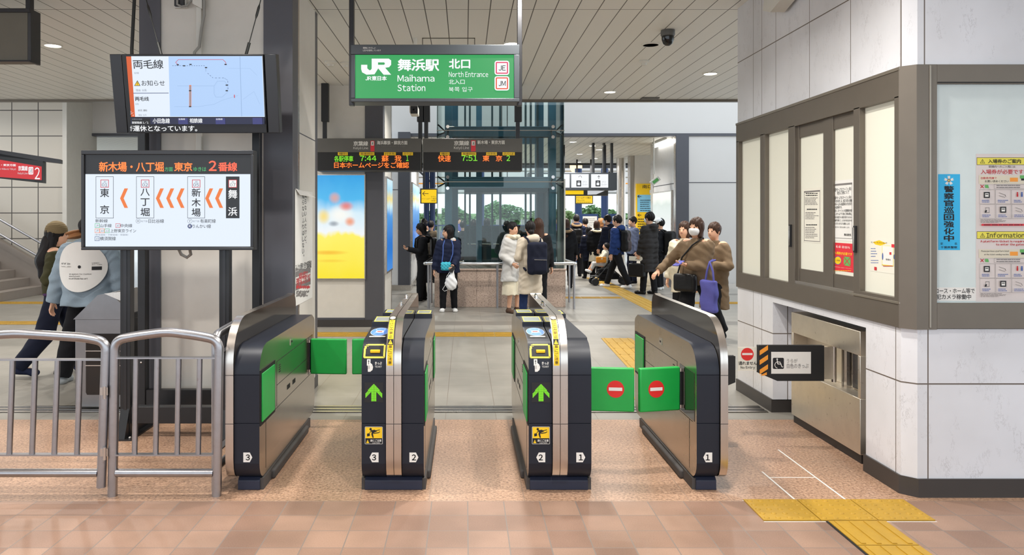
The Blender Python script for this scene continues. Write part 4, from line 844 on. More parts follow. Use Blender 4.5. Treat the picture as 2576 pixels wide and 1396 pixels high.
for y in (4.66, 4.86, 5.06): m = MB(); m.lathe([(.0155, .239), (.0155, .786)], (-1.435, y, 0), 'steel_tube', 12); m.build('upright_bar', t, ang=60)

# ================================================================== PLATFORM DISPLAY (lower screen on its stand)
MD = 5.40
ps = thing('platform_display', 'large white platform display with orange chevrons on a black floor stand', 'information display', (-2.08, 5.55, 0))
def post(x, m): m.box(x-.036, x+.036, 5.48, 5.55, 0, 2.02, 'black_paint'); m.box(x-.012, x+.012, 5.476, 5.48, .2, 2.0, 'steel_dark')
for xc in (wx(318, 5.5), wx(566, 5.5)):
    part(ps, 'post', lambda m: post(xc, m), bevel=.003)
    def foot(m):
        m.box(xc-.05, xc+.08, 5.40, 6.0, 0, .012, 'steel_dark'); m.prism([(5.40, .012), (5.48, .21), (5.55, .21), (5.98, .03), (5.98, .012)], 'x', xc-.03, xc+.03, 'black_paint')
        for q in (5.43, 5.9): m.ball((xc+.055, q, .016), .012, 'steel', 10)
    part(ps, 'foot', foot)
part(ps, 'cross_beam', lambda m: m.box(wx(318, 5.5), wx(566, 5.5), 5.49, 5.56, .10, .22, 'black_paint'), bevel=.003)
def q4(x0, y0, x1, y1, D): return wx(x0, D), wx(x1, D), wz(y1, D), wz(y0, D)
X0, X1, Z0, Z1 = q4(205, 378, 638, 629, MD)
def case(m):
    m.box(X0, X1, MD+.01, MD+.09, Z0, Z1, 'black_paint'); b = .012
    for a in ((X0, X1, Z1-.03, Z1), (X0, X1, Z0, Z0+.02), (X0, X0+.02, Z0+.02, Z1-.03), (X1-.02, X1, Z0+.02, Z1-.03)): m.box(a[0], a[1], MD-.008, MD+.0099, a[2], a[3], 'steel_dark')
part(ps, 'screen_case', case, bevel=.003)
s = fsheet(MD+.008)
s.rect(214, 388, 631, 437, 'e_blackscreen'); s.rect(215, 438, 630, 620, 'e_lcd')
s.text('新木場・八丁堀', 249, 407, 412, 432, 'e_led_o', .02); s.text('方面', 414, 420, 435, 431, 'e_greenink', .01); s.text('東京', 438, 408, 484, 431, 'e_led_o', .02); s.text('ゆきは', 487, 420, 519, 431, 'e_greenink', .01); s.text('2', 525, 404, 545, 430, 'e_led_r', .02); s.text('番線', 549, 408, 597, 431, 'e_led_r', .02)
def stn(x0, x1, code, name, ys, dark=False):
    s.rect(x0, 444, x1, 549, 'e_ink'); 
    if not dark: s.rect(x0+1, 445, x1-1, 548, 'e_lcd')
    xc = (x0+x1)/2; s.rect(xc-10.5, 452, xc+10.5, 472, 'e_redink'); s.rect(xc-9, 453.5, xc+9, 470.5, 'e_white' if dark else 'e_lcd'); s.text('JE', xc-5, 455, xc+5, 460, 'e_grey'); s.text(code, xc-7, 461, xc+7, 469, 'e_ink', .0)
    for ch, (a, b) in zip(name, ys): s.text(ch, xc-11.5, a, xc+11.5, b, 'e_white' if dark else 'e_ink', .015)
stn(241, 286, '01', '東京', [(474, 496), (516, 538)]); stn(343, 388, '02', '八丁堀', [(474, 493), (499, 518), (523, 544)]); stn(472, 516, '05', '新木場', [(474, 495), (499, 520), (524, 545)]); stn(569, 603, '07', '舞浜', [(477, 500), (521, 543)], True)
for x in (303, 393, 419, 445, 517, 542): s.poly([(x, 499), (x+11, 474), (x+20, 474), (x+9, 499), (x+20, 523), (x+11, 523)], 'e_orange')
s.text('新幹線', 241, 551, 272, 560, 'e_ink', .005)
def codebox(x, y, t, c): s.rect(x, y, x+12, y+11, c); s.rect(x+1, y+1, x+11, y+10, 'e_lcd'); s.text(t, x+2.2, y+3, x+9.8, y+8.4, 'e_ink')
codebox(240, 562, 'JY', 'e_greenink'); s.text('山手線', 253, 563, 282, 572, 'e_ink', .005); codebox(292, 562, 'JC', 'e_redink'); s.text('中央線', 304, 563, 334, 572, 'e_ink', .005)
codebox(240, 575, 'JT', 'e_orange'); codebox(252.5, 575, 'JU', 'e_orange'); codebox(265, 575, 'JJ', 'e_greenink'); s.text('上野東京ライン', 279, 576, 344, 585, 'e_ink', .005); s.text('（東海道線・宇都宮線・常磐線）', 240, 588, 324, 593, 'e_grey'); codebox(240, 595, 'JO', 'e_inkblue'); s.text('横須賀線', 253, 595, 293, 605, 'e_ink', .005)
s.ell(349, 556, 6, 6, 'e_grey'); s.ell(349, 556, 5.2, 5.2, 'e_lcd'); s.text('H', 346.5, 553, 351.5, 559, 'e_ink'); s.text('地下鉄', 356, 554, 373, 559, 'e_grey'); s.text('日比谷線', 375, 551, 414, 561, 'e_ink', .005)
s.ell(479, 556, 6, 6, 'e_grey'); s.ell(479, 556, 5.2, 5.2, 'e_lcd'); s.text('Y', 476.5, 553, 481.5, 559, 'e_ink'); s.text('地下鉄', 486, 554, 503, 559, 'e_grey'); s.text('有楽町線', 505, 551, 544, 561, 'e_ink', .005); s.ell(479, 569, 5.6, 5.6, 'e_inkblue'); s.text('R', 476.5, 566, 481.5, 572, 'e_white', .02); s.text('りんかい線', 486, 564, 532, 574, 'e_ink', .005)
s.build('screen', ps)
# ================================================================== UPPER SCREEN (tilted, hung on wires)
tv = thing('monitor', 'dark tilted monitor showing a railway map, hung on wires above the platform display', 'monitor', (-1.95, 5.6, 2.2))
TD0, TD1 = 5.50, 5.61
TLc, TRc, BLc, BRc = at(275, 136, TD0), at(692, 136, TD0), at(290, 335, TD1), at(704, 335, TD1)
xl, xr = (TLc.x+BLc.x)/2, (TRc.x+BRc.x)/2
upv = Vector((0, TD0-TD1, TLc.z-BLc.z)); hh = upv.length; upv.normalize(); nv = Vector((0, -upv.z, upv.y)); 
Mt = Matrix.Translation(Vector((0, TD1, BLc.z))) @ Matrix(((1, 0, 0, 0), (0, -nv.y, upv.y, 0), (0, -nv.z, upv.z, 0), (0, 0, 0, 1)))
ww = (xr-xl)/417.0
def tvx(p): return xl+ww*(p-282.5)
m = MB(); m.M = Mt; m.box(tvx(314), tvx(668), 0, .08, 0, hh, 'black_paint'); m.build('case', tv, bevel=.004)
for a, b in ((282.5, 312), (670, 699.5)): m = MB(); m.M = Mt; m.box(tvx(a), tvx(b), .01, .10, 0, hh, 'steel_dark'); m.build('side_speaker', tv, bevel=.004)
s = Sheet(Vector((0, TD1, BLc.z))+nv*.001, nv, up=upv); s.step = .0005
pl = lambda x0, y0, x1, y1, mt: s.rect(x0, y0, x1, y1, mt)
s.poly([(318, 141), (659, 140), (667, 331), (333, 331)], 'e_blackscreen'); s.poly([(330, 141.5), (660, 141), (666, 294), (339, 294)], 'e_lcd'); s.poly([(424, 142), (659, 141), (665, 293), (428, 293)], 'e_lcdblue'); s.poly([(317.5, 142), (330, 142), (340, 294), (330, 294)], 'e_orangelcd'); s.poly([(603, 142), (604.5, 142), (609, 293), (607.5, 293)], 'e_lcdlines')
s.text('両毛線', 334, 150, 412, 173, 'e_ink', .01); s.text('全線', 337, 181, 350, 186, 'e_grey'); s.warn(338, 202, 354, 216, 'e_yellow', 'e_ink'); s.text('お知らせ', 356, 202, 416, 216, 'e_ink', .005); s.text('理由: 台風', 342, 224, 370, 230, 'e_grey'); s.line(336, 234.5, 425, 234, 1.4, 'e_inkblue'); s.text('两毛线', 340, 243, 376, 254, 'e_ink', .02); s.text('全线', 341, 259, 350, 264, 'e_grey'); s.text('状况: 通知', 348, 275, 371, 280, 'e_ink', .005); s.text('理由: 台风', 349, 287, 370, 291.5, 'e_grey')
s.text('2', 329, 279, 332, 283, 'e_white'); s.line(329, 287, 337, 283, .6, 'e_white'); s.text('4', 335, 288, 338, 292, 'e_white')
def pln(pts, w, mt):
    for a, b in zip(pts, pts[1:]): s.line(*a, *b, w, mt); s.o -= s.step
    s.lift()
pln([(450, 163), (443, 157), (450, 150), (562, 150), (569, 157), (569, 164)], 1.1, 'e_redink'); 
for i in range(14): s.line(435+6*i, 165.5, 438+6*i, 165.5, .9, 'e_inkblue'); s.o -= s.step
for i in range(16):
    q = [(519, 171), (519, 180), (537, 196), (565, 196), (574, 202), (575, 228)]; tt = i/16*5; k = int(tt); f = tt-k; a = Vector(q[k]).lerp(Vector(q[k+1]), f); b = Vector(q[k]).lerp(Vector(q[k+1]), min(1, f+.16)); s.line(a.x, a.y, b.x, b.y, .9, 'e_inkblue'); s.o -= s.step
s.lift(); pln([(447, 216), (540, 216), (548, 204), (566, 204), (573, 214), (573, 232), (560, 244), (544, 244), (540, 236), (540, 216)], .8, 'e_lcdlines'); pln([(480, 214), (480, 268)], 5, 'e_orange'); pln([(480, 216), (480, 266)], 3, 'e_grey'); pln([(440, 268), (500, 268), (540, 262), (560, 252), (600, 240)], .6, 'e_lcdlines'); pln([(612, 250), (640, 230), (655, 262)], .5, 'e_lcdlines'); pln([(576, 172), (630, 172), (648, 190)], .5, 'e_lcdlines')
for x, y in ((449, 163), (465, 165.5), (481, 162), (569, 162), (520, 170), (572, 214), (572, 228), (480, 228), (480, 268)): s.rect(x-3, y-1.4, x+3, y+1.4, 'e_ink'); s.o -= s.step
s.lift(); s.rect(590, 238, 592.5, 246, 'e_redink')
s.poly([(331, 296), (667, 295), (667, 312), (332, 312)], 'e_navy'); s.rect(333, 297, 381, 312, 'e_blackscreen'); s.text('JR東日本各線', 334, 297.5, 360, 301.5, 'e_grey'); s.text('振替路線 1/1', 334, 305, 376, 311, 'e_white', .01); s.text('小田急線', 386, 297, 430, 310, 'e_white', .015)
for x in (450, 544): s.rect(x, 296.5, x+25, 312, 'e_navy2'); s.text('全路線', x+1, 297, x+18, 301.5, 'e_white')
s.text('相鉄線', 479, 297, 512, 309, 'e_white', .015); s.rect(637, 295.5, 662, 312, 'e_navy2'); s.text('運休となっています。', 337, 315, 499, 330, 'e_white', .015); s.text('が', 330, 315, 337, 329, 'e_white', .01)
s.build('screen', tv)
for (xt, xb, k) in ((368, 404, 0), (656, 620, 1)):
    p0 = at(xb, 134, TD0+.05); p1 = p0+(at(xt, 0, TD0+.05)-p0)*((CEIL-p0.z)/(at(xt, 0, TD0+.05).z-p0.z)); m = MB(); m.tube([p0, p1], .004, 'wire_dark', 8); c = p0.lerp(p1, .42); d = (p1-p0).normalized(); m.tube([c-d*.06, c-d*.03, c+d*.03, c+d*.06], [.003, .010, .010, .003], 'wire_dark', 8); m.tube([p0-d*.02, p0+d*.08], .012, 'wire_dark', 8); m.build('hanging_wire', tv)
# posts standing behind, carrying cables
for k, x in enumerate((361, 647)):
    m = MB(); X = wx(x, 6.06); m.box(X-.03, X+.03, 6.02, 6.1, 0, 2.45, 'black_paint'); m.lathe([(.008, 0), (.008, -.006), (.001, -.007)], (X, 6.018, .44), 'steel', 10, 'y'); m.build('support_post', label='%s black steel post standing against the big pillar behind the displays' % ('left' if k == 0 else 'right'), cat='post', group='posts behind the displays', bevel=.004)
m = MB(); X0_, X1_ = wx(361, 6.06)+.031, wx(647, 6.06)-.031; m.box(X0_, X1_, 6.03, 6.09, .10, .22, 'black_paint'); m.build('post_crossbar', label='low black crossbar joining the two posts in front of the big pillar', cat='crossbar')
t = thing('cable_duct', 'white cable duct running down the big pillar above the monitor', 'cable duct', (wx(497, 6.17), 6.17, 2.3))
part(t, 'duct', lambda m: m.box(wx(494, 6.17), wx(508, 6.17), 6.155, 6.19, 2.0, 3.28, 'camera_white'), bevel=.004); part(t, 'junction_cover', lambda m: m.prism([(wx(484, 6.17), CEIL), (wx(489, 6.17), 3.30), (wx(512, 6.17), 3.26), (wx(513, 6.17), CEIL)], 'y', 6.13, 6.19, 'camera_white'), bevel=.006)
t = thing('socket_box', 'small grey socket box with a plugged lead near the top of the big pillar', 'socket', (wx(455, 6.17), 6.15, 3.28))
part(t, 'box', lambda m: (m.box(wx(443, 6.17), wx(466, 6.17), 6.13, 6.19, wz(18, 6.17), CEIL-.0, 'box_dark'), m.box(wx(440, 6.17), wx(470, 6.17), 6.16, 6.19, wz(21, 6.17), CEIL, 'camera_white'))); part(t, 'lead', lambda m: m.tube([(wx(452, 6.17), 6.12, wz(2, 6.17)), (wx(453, 6.17), 6.11, wz(16, 6.17)), (wx(462, 6.17), 6.12, wz(21, 6.17)), (wx(473, 6.17), 6.14, wz(17, 6.17)), (wx(483, 6.17), 6.15, wz(4, 6.17)), (wx(487, 6.17), 6.16, wz(-3, 6.17))], .009, 'cable_grey', 8), ang=60)
m = MB(); m.tube([(wx(517, 6.17), 6.14, CEIL), (wx(517, 6.17), 6.14, wz(40, 6.17)), (wx(510, 6.17), 6.14, wz(75, 6.17)), (wx(506, 6.17), 6.13, wz(120, 6.17)), (wx(497, 6.17), 6.1, wz(136, 6.17)), (wx(495, 6.17), 6.1, wz(200, 6.17))], .012, 'cable_grey', 8); m.build('cable', label='thick grey cable hanging beside the white duct on the big pillar', cat='cable', ang=60)
m = MB(); m.tube([(wx(452, 5.6), 5.5, 1.42), (wx(456, 5.6), 5.6, wz(640, 5.6)), (wx(468, 5.6), 5.62, wz(648, 5.6)), (wx(480, 5.6), 5.6, wz(640, 5.6)), (wx(486, 5.6), 5.5, 1.42)], .012, 'cable_grey', 8); m.build('cable', label='grey cable loop showing just below the platform display', cat='cable', ang=60)
m = MB(); m.tube([(wx(355, 6.1), 6.0, CEIL), (wx(348, 6.1), 5.98, 2.9), (wx(352, 6.1), 5.98, 2.4)], .014, 'wire_dark', 8); m.build('cable', label='black cable hanging at the dark left edge of the big pillar', cat='cable', ang=60)
# poster on the pillar's right side
s = Sheet((PR+.004, 6.7, 1.5), (1, 0, 0)); s.rect(742, 476, 786, 748, 'white_paper')
def vt(t, x0, x1, y0, y1, mt='ink', b=.02): s.vtext(t, x0, y0, x1, y1, mt, b, .8)
vt('知らない人だけど、', 766, 771, 484, 622); vt('知らないふりはしない。', 760, 765, 486, 655)
s.text('みんなの勇気と声で痴漢撲滅', 743, 665, 783, 674, 'ink', .02); s.greek(743, 676, 782, 681, 1, 'ink_grey', .5, .1); s.frame(743, 684, 781, 715, .6, 'ink_grey'); s.text('痴漢は犯罪です', 752, 687, 774, 695, 'ink_red', .02); s.text('迷惑行為にはき然と対応', 745, 699, 780, 708, 'ink_red', .02); s.greek(745, 718, 780, 726, 1, 'ink_red', .6, .1); s.greek(745, 731, 780, 746, 3, 'ink_grey', .5, .3)
q = s.px(742, 474), s.px(795, 482); s.mb.add([s.p0+s.u*q[0][0]+s.v*q[0][1]+s.n*.004, s.p0+s.u*(q[0][0]+.5)+s.v*(q[0][1]-.02)+s.n*.006, s.p0+s.u*(q[0][0]+.62)+s.v*(q[0][1]-.06)+s.n*.05, s.p0+s.u*(q[0][0]+.1)+s.v*(q[0][1]-.05)+s.n*.02], [(0, 1, 2, 3)], 'white_paper')
s.mb.build('wall_poster', label='tall white poster with vertical lettering on the right side of the big pillar', cat='poster', ang=0)

# ================================================================== HANGING STATION SIGN
SD = 6.0
sg = thing('station_sign', 'illuminated green station name sign hanging over the gates', 'sign', (-.25, 6.1, 2.48))
X0, X1, Z0, Z1 = q4(882, 112, 1307, 256, SD)
part(sg, 'frame', lambda m: (m.box(X0, X1, SD+.0205, SD+.22, Z0, Z1, 'sign_frame'), m.box(X0, X1, SD, SD+.02, wz(137, SD), Z1, 'sign_frame'), m.box(X0, X1, SD, SD+.02, Z0, wz(247, SD), 'sign_frame'), m.box(X0, wx(893, SD), SD, SD+.02, wz(247, SD), wz(137, SD), 'sign_frame'), m.box(wx(1293, SD), X1, SD, SD+.02, wz(247, SD), wz(137, SD), 'sign_frame')), bevel=.004)
for x in (881, 1309): part(sg, 'hanger', lambda m: m.box(wx(x-6, SD), wx(x+6, SD), SD+.06, SD+.12, Z0-.02, CEIL, 'steel_dark'), bevel=.003)
s = fsheet(SD+.018); s.step = .0005
s.rect(893, 137, 1293, 248, 'e_green')
# railway company logo drawn as shapes
s.poly([(908.5, 163), (924, 163), (924, 172), (929, 176.5), (932, 176.5), (935, 173), (935, 147.5), (978, 147.5), (984, 152), (984, 163), (979, 169), (969, 170.5), (984, 188), (965, 188), (950.5, 171), (950.5, 163), (966, 163), (968, 161.5), (968, 158.5), (966, 157), (951, 157), (951, 173), (942, 187), (922, 188), (911, 182), (908.5, 174)], 'e_white')
s.text('JR東日本', 919, 191, 973, 203, 'e_white', .03); s.text('舞浜駅', 1000, 148, 1105, 179, 'e_white', .028); s.text('Maihama', 1000, 188, 1093, 205.5, 'e_white', .008); s.text('Station', 1000, 212, 1070, 229.5, 'e_white', .008); s.text('北口', 1129, 148, 1183, 173, 'e_white', .028); s.text('North Entrance', 1129, 180, 1228, 194, 'e_white', .004); s.text('北入口', 1129, 200, 1169, 212, 'e_white', .005); s.text('북쪽 입구', 1129, 219, 1189, 231, 'e_white', .0)
for y, t_, c in ((153, 'JE', 'e_pinkred'), (192, 'JM', 'e_orange2')):
    emit('e_pinkred', (224, 40, 96), 1); emit('e_orange2', (232, 78, 40), 1)
    s.rrect(1244, y, 1281, y+36, 6, 'e_white'); s.rrect(1247, y+3, 1278, y+33, 3, c); s.rect(1250, y+6, 1275, y+30, 'e_white'); s.text(t_, 1254, y+12, 1272, y+25, 'e_ink', .012)
s.build('sign_face', sg)
s = fsheet(SD-.0005); s.text('環境にやさしい', 913, 118, 945, 123, 'white_paper'); s.text('LEDを使用しています', 913, 124.5, 958, 129, 'white_paper'); s.greek(1281, 249.5, 1290, 250.5, 1, 'ink_grey', .6, .1); s.build('small_print', sg)

# ================================================================== DEPARTURE BOARDS
DD = 10.8
def board(x0, x1, posts, lab, fill):
    t = thing('departure_board', lab, 'departure board', (wx((x0+x1)/2, DD), DD+.1, wz(430, DD)), 'departure boards')
    a, b, c, d = q4(x0, 348, x1, 430, DD); mid = wz(383, DD)
    part(t, 'housing', lambda m: (m.box(a, b, DD+.0125, DD+.28, c, d, 'board_grey'), m.box(a, b, DD, DD+.012, mid, d, 'board_grey')), bevel=.004); part(t, 'led_panel', lambda m: m.box(a+.01, b-.01, DD+.002, DD+.012, c+.01, mid, 'black_matte'))
    for p in posts: part(t, 'hanger', lambda m: (m.box(wx(p-5, DD), wx(p+5, DD), DD+.1, DD+.16, d, CEIL, 'steel_dark'), m.box(wx(p-8, DD), wx(p+10, DD), DD+.08, DD+.18, d+.25, CEIL, 'black_paint')), bevel=.003)
    s = fsheet(DD-.0005); s.step = .0008; fill(s); s.build('lettering', t)
def ylab(s, items):
    for x0, x1, tx in items: s.rect(x0, 383, x1, 391, 'yellow_sign'); s.text(tx, x0+3, 384, x1-3, 390, 'ink')
def fill1(s):
    s.text('京葉線', 889, 355, 926, 367, 'white_paper', .02); s.text('Keiyō Line', 889, 369, 926, 377, 'white_paper'); s.rect(932, 354, 942, 381, 'red_poster'); s.rect(933.5, 355.5, 940.5, 366, 'white_paper'); s.text('JE', 934.5, 358, 939.5, 364, 'ink', .02); s.text('海浜幕張・蘇我方面', 948, 354, 1025, 364, 'white_paper', .02); s.text('for Kaihimmakuhari & Soga', 948, 365, 1019, 371, 'ink_grey')
    ylab(s, [(850, 875, '種別'), (904, 942, '発車時刻'), (966, 996, '行き先'), (1013, 1039, 'のりば')])
    s.text('各駅停車', 841, 392, 889, 407, 'e_led_g', .01); s.text('7:44', 906, 392, 947, 405, 'e_led_g', .01); s.text('蘇', 960, 391, 978, 407, 'e_led_o', .01); s.text('我', 993, 391, 1010, 407, 'e_led_o', .01); s.text('1', 1022, 391, 1028, 405, 'e_led_g', .01); s.text('日本ホームページをご確認', 841, 408, 1029, 423, 'e_led_o', .012)
def fill2(s):
    s.text('京葉線', 1142, 354, 1180, 366, 'white_paper', .02); s.text('Keiyō Line', 1142, 368, 1180, 377, 'white_paper'); s.rect(1185, 353, 1196.5, 381, 'red_poster'); s.rect(1186.5, 355, 1195, 366, 'white_paper'); s.text('JE', 1188, 357.5, 1194, 364, 'ink', .02); s.text('新木場・東京方面', 1201, 353, 1270, 363, 'white_paper', .02); s.text('for Shin-Kiba & Tōkyō', 1201, 364, 1257, 370, 'ink_grey')
    ylab(s, [(1107, 1131, '種別'), (1161, 1198, '発車時刻'), (1223, 1250, '行き先'), (1264, 1295, 'のりば')])
    s.text('快速', 1102, 391, 1134, 407, 'e_led_o', .01); s.text('7:51', 1161, 391, 1201, 405, 'e_led_g', .01); s.text('東', 1214, 391, 1231, 406, 'e_led_o', .01); s.text('京', 1247, 391, 1263, 406, 'e_led_o', .01); s.text('2', 1274, 391, 1283, 405, 'e_led_g', .01)
board(797, 1060, (813, 1056), 'left departure board with two rows of orange and green lights', fill1)
board(1064, 1314, (1071, 1304), 'right departure board with one row of orange and green lights', fill2)
t = thing('security_camera', 'white box security camera hanging just below the green sign', 'security camera', (wx(1042, 8), 8, wz(285, 8)))
part(t, 'housing', lambda m: m.box(wx(1030, 8), wx(1050, 8), 8.0, 8.3, wz(284, 8), wz(264, 8), 'camera_white'), bevel=.006); part(t, 'lens_face', lambda m: (m.box(wx(1033, 8), wx(1051, 8), 7.985, 8.0, wz(286, 8), wz(267, 8), 'black_paint'), m.lathe([(.018, 0), (.018, -.01), (.001, -.008)], (wx(1042, 8), 7.985, wz(278, 8)), 'glass_dark', 16, 'y')), bevel=.003); part(t, 'mount', lambda m: m.tube([(wx(1042, 8), 8.15, wz(264, 8)), (wx(1042, 8), 8.15, CEIL)], .02, 'camera_white', 10))
# wall camera / speaker at the top of the office side wall
t = thing('wall_speaker', 'white speaker high on the marble office wall, cut by the top edge', 'speaker', (2.42, 5.7, wz(24, 5.9)))
part(t, 'housing', lambda m: m.prism([(6.0, 3.40), (6.05, 3.22), (5.9, 3.17), (5.5, 3.26), (5.3, 3.36), (5.3, 3.46), (6.0, 3.48)], 'x', 2.36, 2.47, 'camera_white'), bevel=.02, seg=3); part(t, 'bracket', lambda m: m.box(2.46, 2.5, 5.6, 5.8, 3.3, 3.4, 'camera_white'))
# ================================================================== RED PLATFORM SIGN AND TOP-LEFT HANGING SIGN
t = thing('platform_sign', 'red platform 2 sign on a dark beam at the left edge', 'sign', (-5.0, 9.3, 2.0))
Rn = Vector((.30, -1, 0)).normalized(); RP = at(108, 430, 8.9)
sh = Sheet(RP, Rn); 
def onplane(x, y, off=0.0): u, v = sh.px(x, y); return sh.p0+sh.u*u+sh.v*v+Rn*off
def slab(m, pts, th, mt):
    f = [onplane(*p) for p in pts]; bck = [p-Rn*th for p in f]; n = len(f); m.add(f+bck, [tuple(range(n)), tuple(range(n, 2*n))[::-1]]+[(i, (i+1) % n, n+(i+1) % n, n+i) for i in range(n)], mt)
part(t, 'housing', lambda m: slab(m, [(-60, 376), (108, 406), (108, 460), (-60, 442)], .16, 'black_paint'), ang=0); part(t, 'beam', lambda m: slab(m, [(-60, 368), (152, 401), (152, 411), (-60, 386)], .12, 'steel_dark'), ang=0)
s = sh; s.step = .001; s.o = .002; s.poly([(-60, 392), (105, 419), (105, 453), (-60, 441)], 'e_red')
# lettering follows the foreshortened plate
def st(tx, x0, y0, x1, y1, mt, b=.01): s.text(tx, x0, y0, x1, y1, mt, b)
st('新木場・東京方面', -24, 411.5, 40, 418.5, 'e_white', .02); st('for Shin-Kiba & Tōkyō', -20, 422, 40, 429, 'e_white_dim'); st('京葉線', 46, 417, 70, 430, 'e_white', .02); st('Keiyō Line', 45, 433, 70, 440, 'e_white_dim'); s.rrect(72, 420, 84, 439, 2, 'e_white'); s.rect(74, 423, 82.5, 436, 'e_redink'); s.rect(75, 424, 81.5, 435, 'e_white'); st('JE', 76, 426, 81, 433, 'e_ink'); st('2', 88, 421, 101, 451, 'e_white', .0); s.build('sign_face', t)
part(t, 'hanger', lambda m: (lambda p: m.box(p.x-.03, p.x+.03, p.y+.02, p.y+.08, p.z, CEIL, 'steel_dark'))(onplane(-30, 372)), ang=0)
t = thing('hanging_sign', 'back of a large dark hanging sign at the top left corner', 'sign', (-4.3, 6.7, 2.6))
flat('sign_back', (96, 92, 80), .5)
part(t, 'panel', lambda m: m.box(-5.6, wx(78, 6.6)-.03, 6.6, 6.74, wz(154, 6.6), wz(28, 6.6), 'sign_back')); part(t, 'frame', lambda m: (m.box(-5.6, wx(78, 6.6), 6.58, 6.6, wz(32, 6.6), wz(22, 6.6), 'steel_dark'), m.box(wx(78, 6.6)-.03, wx(78, 6.6), 6.6, 6.75, wz(156, 6.6), wz(22, 6.6), 'box_dark'), m.box(-5.6, wx(78, 6.6), 6.58, 6.6, wz(156, 6.6), wz(152, 6.6), 'steel_dark')), bevel=.003)
part(t, 'hanger', lambda m: m.box(wx(70, 6.65)-.02, wx(70, 6.65)+.02, 6.65, 6.71, wz(22, 6.6), CEIL, 'steel_dark'))
# litter bin behind the fence
t = thing('litter_bin', 'stainless litter bin with a sloping roof behind the steel fence', 'litter bin', (wx(262, 6.35), 6.6, 0))
BX0, BX1, BD = wx(189, 6.30), wx(332, 6.30), 6.30
def bin_(m):
    zt = wz(803, BD); m.box(BX0, BX1, BD, BD+.5, .02, zt, 'steel_grey'); ap = BX0+.45*(BX1-BX0); m.prism([(BX0-.01, zt), (BX1, zt), (BX1, zt+.05), (ap+.08, wz(733, BD)-.01), (ap-.02, wz(742, BD))], 'y', BD-.012, BD+.512, 'steel_grey')
part(t, 'body', bin_, bevel=.004)
part(t, 'window', lambda m: m.prism([(BX0+.10, .12), (BX0+.09, .14), (BX0+.09, .60), (BX0+.10, .625), (BX1, .625), (BX1, .12)], 'y', BD-.004, BD+.002, 'glass_dark')); part(t, 'shelf_bars', lambda m: [m.box(BX0+.09, BX1, BD-.012, BD-.004, z, z+.006, 'steel') for z in (.36, .48)]); part(t, 'top_panel', lambda m: m.add([(BX0+.52*(BX1-BX0), BD-.014, wz(738, BD)), (BX1+.02, BD-.014, wz(770, BD)), (BX1+.02, BD-.014, wz(730, BD)), ], [(0, 1, 2)], 'steel'))
# lightbox posters
def lightbox(D, x0, y0, x1, y1, mat, lab, name='poster_lightbox'):
    t = thing(name, lab, 'poster', (wx((x0+x1)/2, D), D, wz(y1, D))); a, b, c, d = q4(x0, y0, x1, y1, D)
    part(t, 'frame', lambda m: m.box(a-.015, b+.015, D-.02, D+.04, c-.015, d+.015, 'steel')); part(t, 'picture', lambda m: m.box(a, b, D-.024, D-.019, c, d, mat), ang=0)
lightbox(11.07, 797, 441, 917, 700, 'poster_yellow', 'glowing yellow and sky-blue advertising light box on the pillar face')
def sidebox(X, y0, y1, z0, z1, mat, lab, sd):
    t = thing('poster_lightbox', lab, 'poster', (X, (y0+y1)/2, z0)); part(t, 'frame', lambda m: m.box(X-.02, X+.02, y0-.03, y1+.03, z0-.03, z1+.03, 'steel'))
    m = MB(); m.box(X+.02*sd-.002, X+.02*sd+.002, y0, y1, z0, z1, mat); m.build('picture', t, ang=0)
sidebox(-1.19+.01, 11.36, 12.2, wz(683, 11.4), wz(450, 11.5), 'poster_blue', 'blue advertising light box on the right side of the poster pillar', 1)
sidebox(-1.20+.01, 17.1, 19.5, .8, 2.35, 'poster_blue', 'blue light box seen edge-on on the pillar behind the girl with the phone', 1)
sidebox(4.69-.005, 17.3, 18.95, .72, 2.18, 'poster_pale', 'pale advertising light box on the side of the pillar with the tube light', -1)
# ================================================================== GLASS LIFT
LY0, LY1 = 13.5, 15.9
lx = lambda x: wx(x, LY0)
lz = lambda y: wz(y, LY0)
t = thing('glass_lift', 'glass lift shaft with a blue steel frame on a speckled granite plinth', 'lift', (lx(1258), 14.6, 0))
GX0, GX1 = lx(1098), lx(1421)
ZP = lz(676)
def plinth(m):
    m.box(lx(1093), lx(1423), LY0, LY1, 0, ZP-.03, 'granite_pink'); m.box(lx(1091), lx(1425), LY0-.02, LY1, ZP-.03, ZP, 'granite_pink')
part(t, 'plinth', plinth, bevel=.006)
ZT = 5.6
def pane(name, pts, th=.012):
    m = MB(); (x0, y0, z0), (x1, y1, z1) = pts; m.box(min(x0, x1), max(x0, x1)+(th if x0 == x1 else 0), min(y0, y1), max(y0, y1)+(th if y0 == y1 else 0), z0, z1, 'glass_pane'); m.build(name, t)
levels = [ZP, lz(457), lz(327), ZT]
for z0, z1 in zip(levels, levels[1:]):
    pane('front_pane', ((GX0, LY0+.06, z0+.004), (GX1, LY0+.06, z1-.004))); pane('side_pane', ((GX1-.02, LY0+.08, z0+.004), (GX1-.02, LY1-.1, z1-.004))); pane('side_pane', ((GX0+.01, LY0+.08, z0+.004), (GX0+.01, LY1-.1, z1-.004)))
for z in levels[1:3]: part(t, 'pane_joint', lambda m: m.box(GX0, GX1, LY0+.05, LY0+.075, z-.006, z+.006, 'frame_edge'))
FYY = LY0+.35
for x in (1128, 1390):
    X = wx(x, FYY); part(t, 'frame_column', lambda m: m.box(X-.065, X+.065, FYY, FYY+.2, 0.2, ZT, 'blue_steel'), bevel=.004)
    X2 = wx(x, FYY)+(.1 if x < 1200 else -.1); part(t, 'frame_column', lambda m: m.box(X2-.06, X2+.06, LY1-.45, LY1-.25, .2, ZT, 'blue_steel'), bevel=.004)
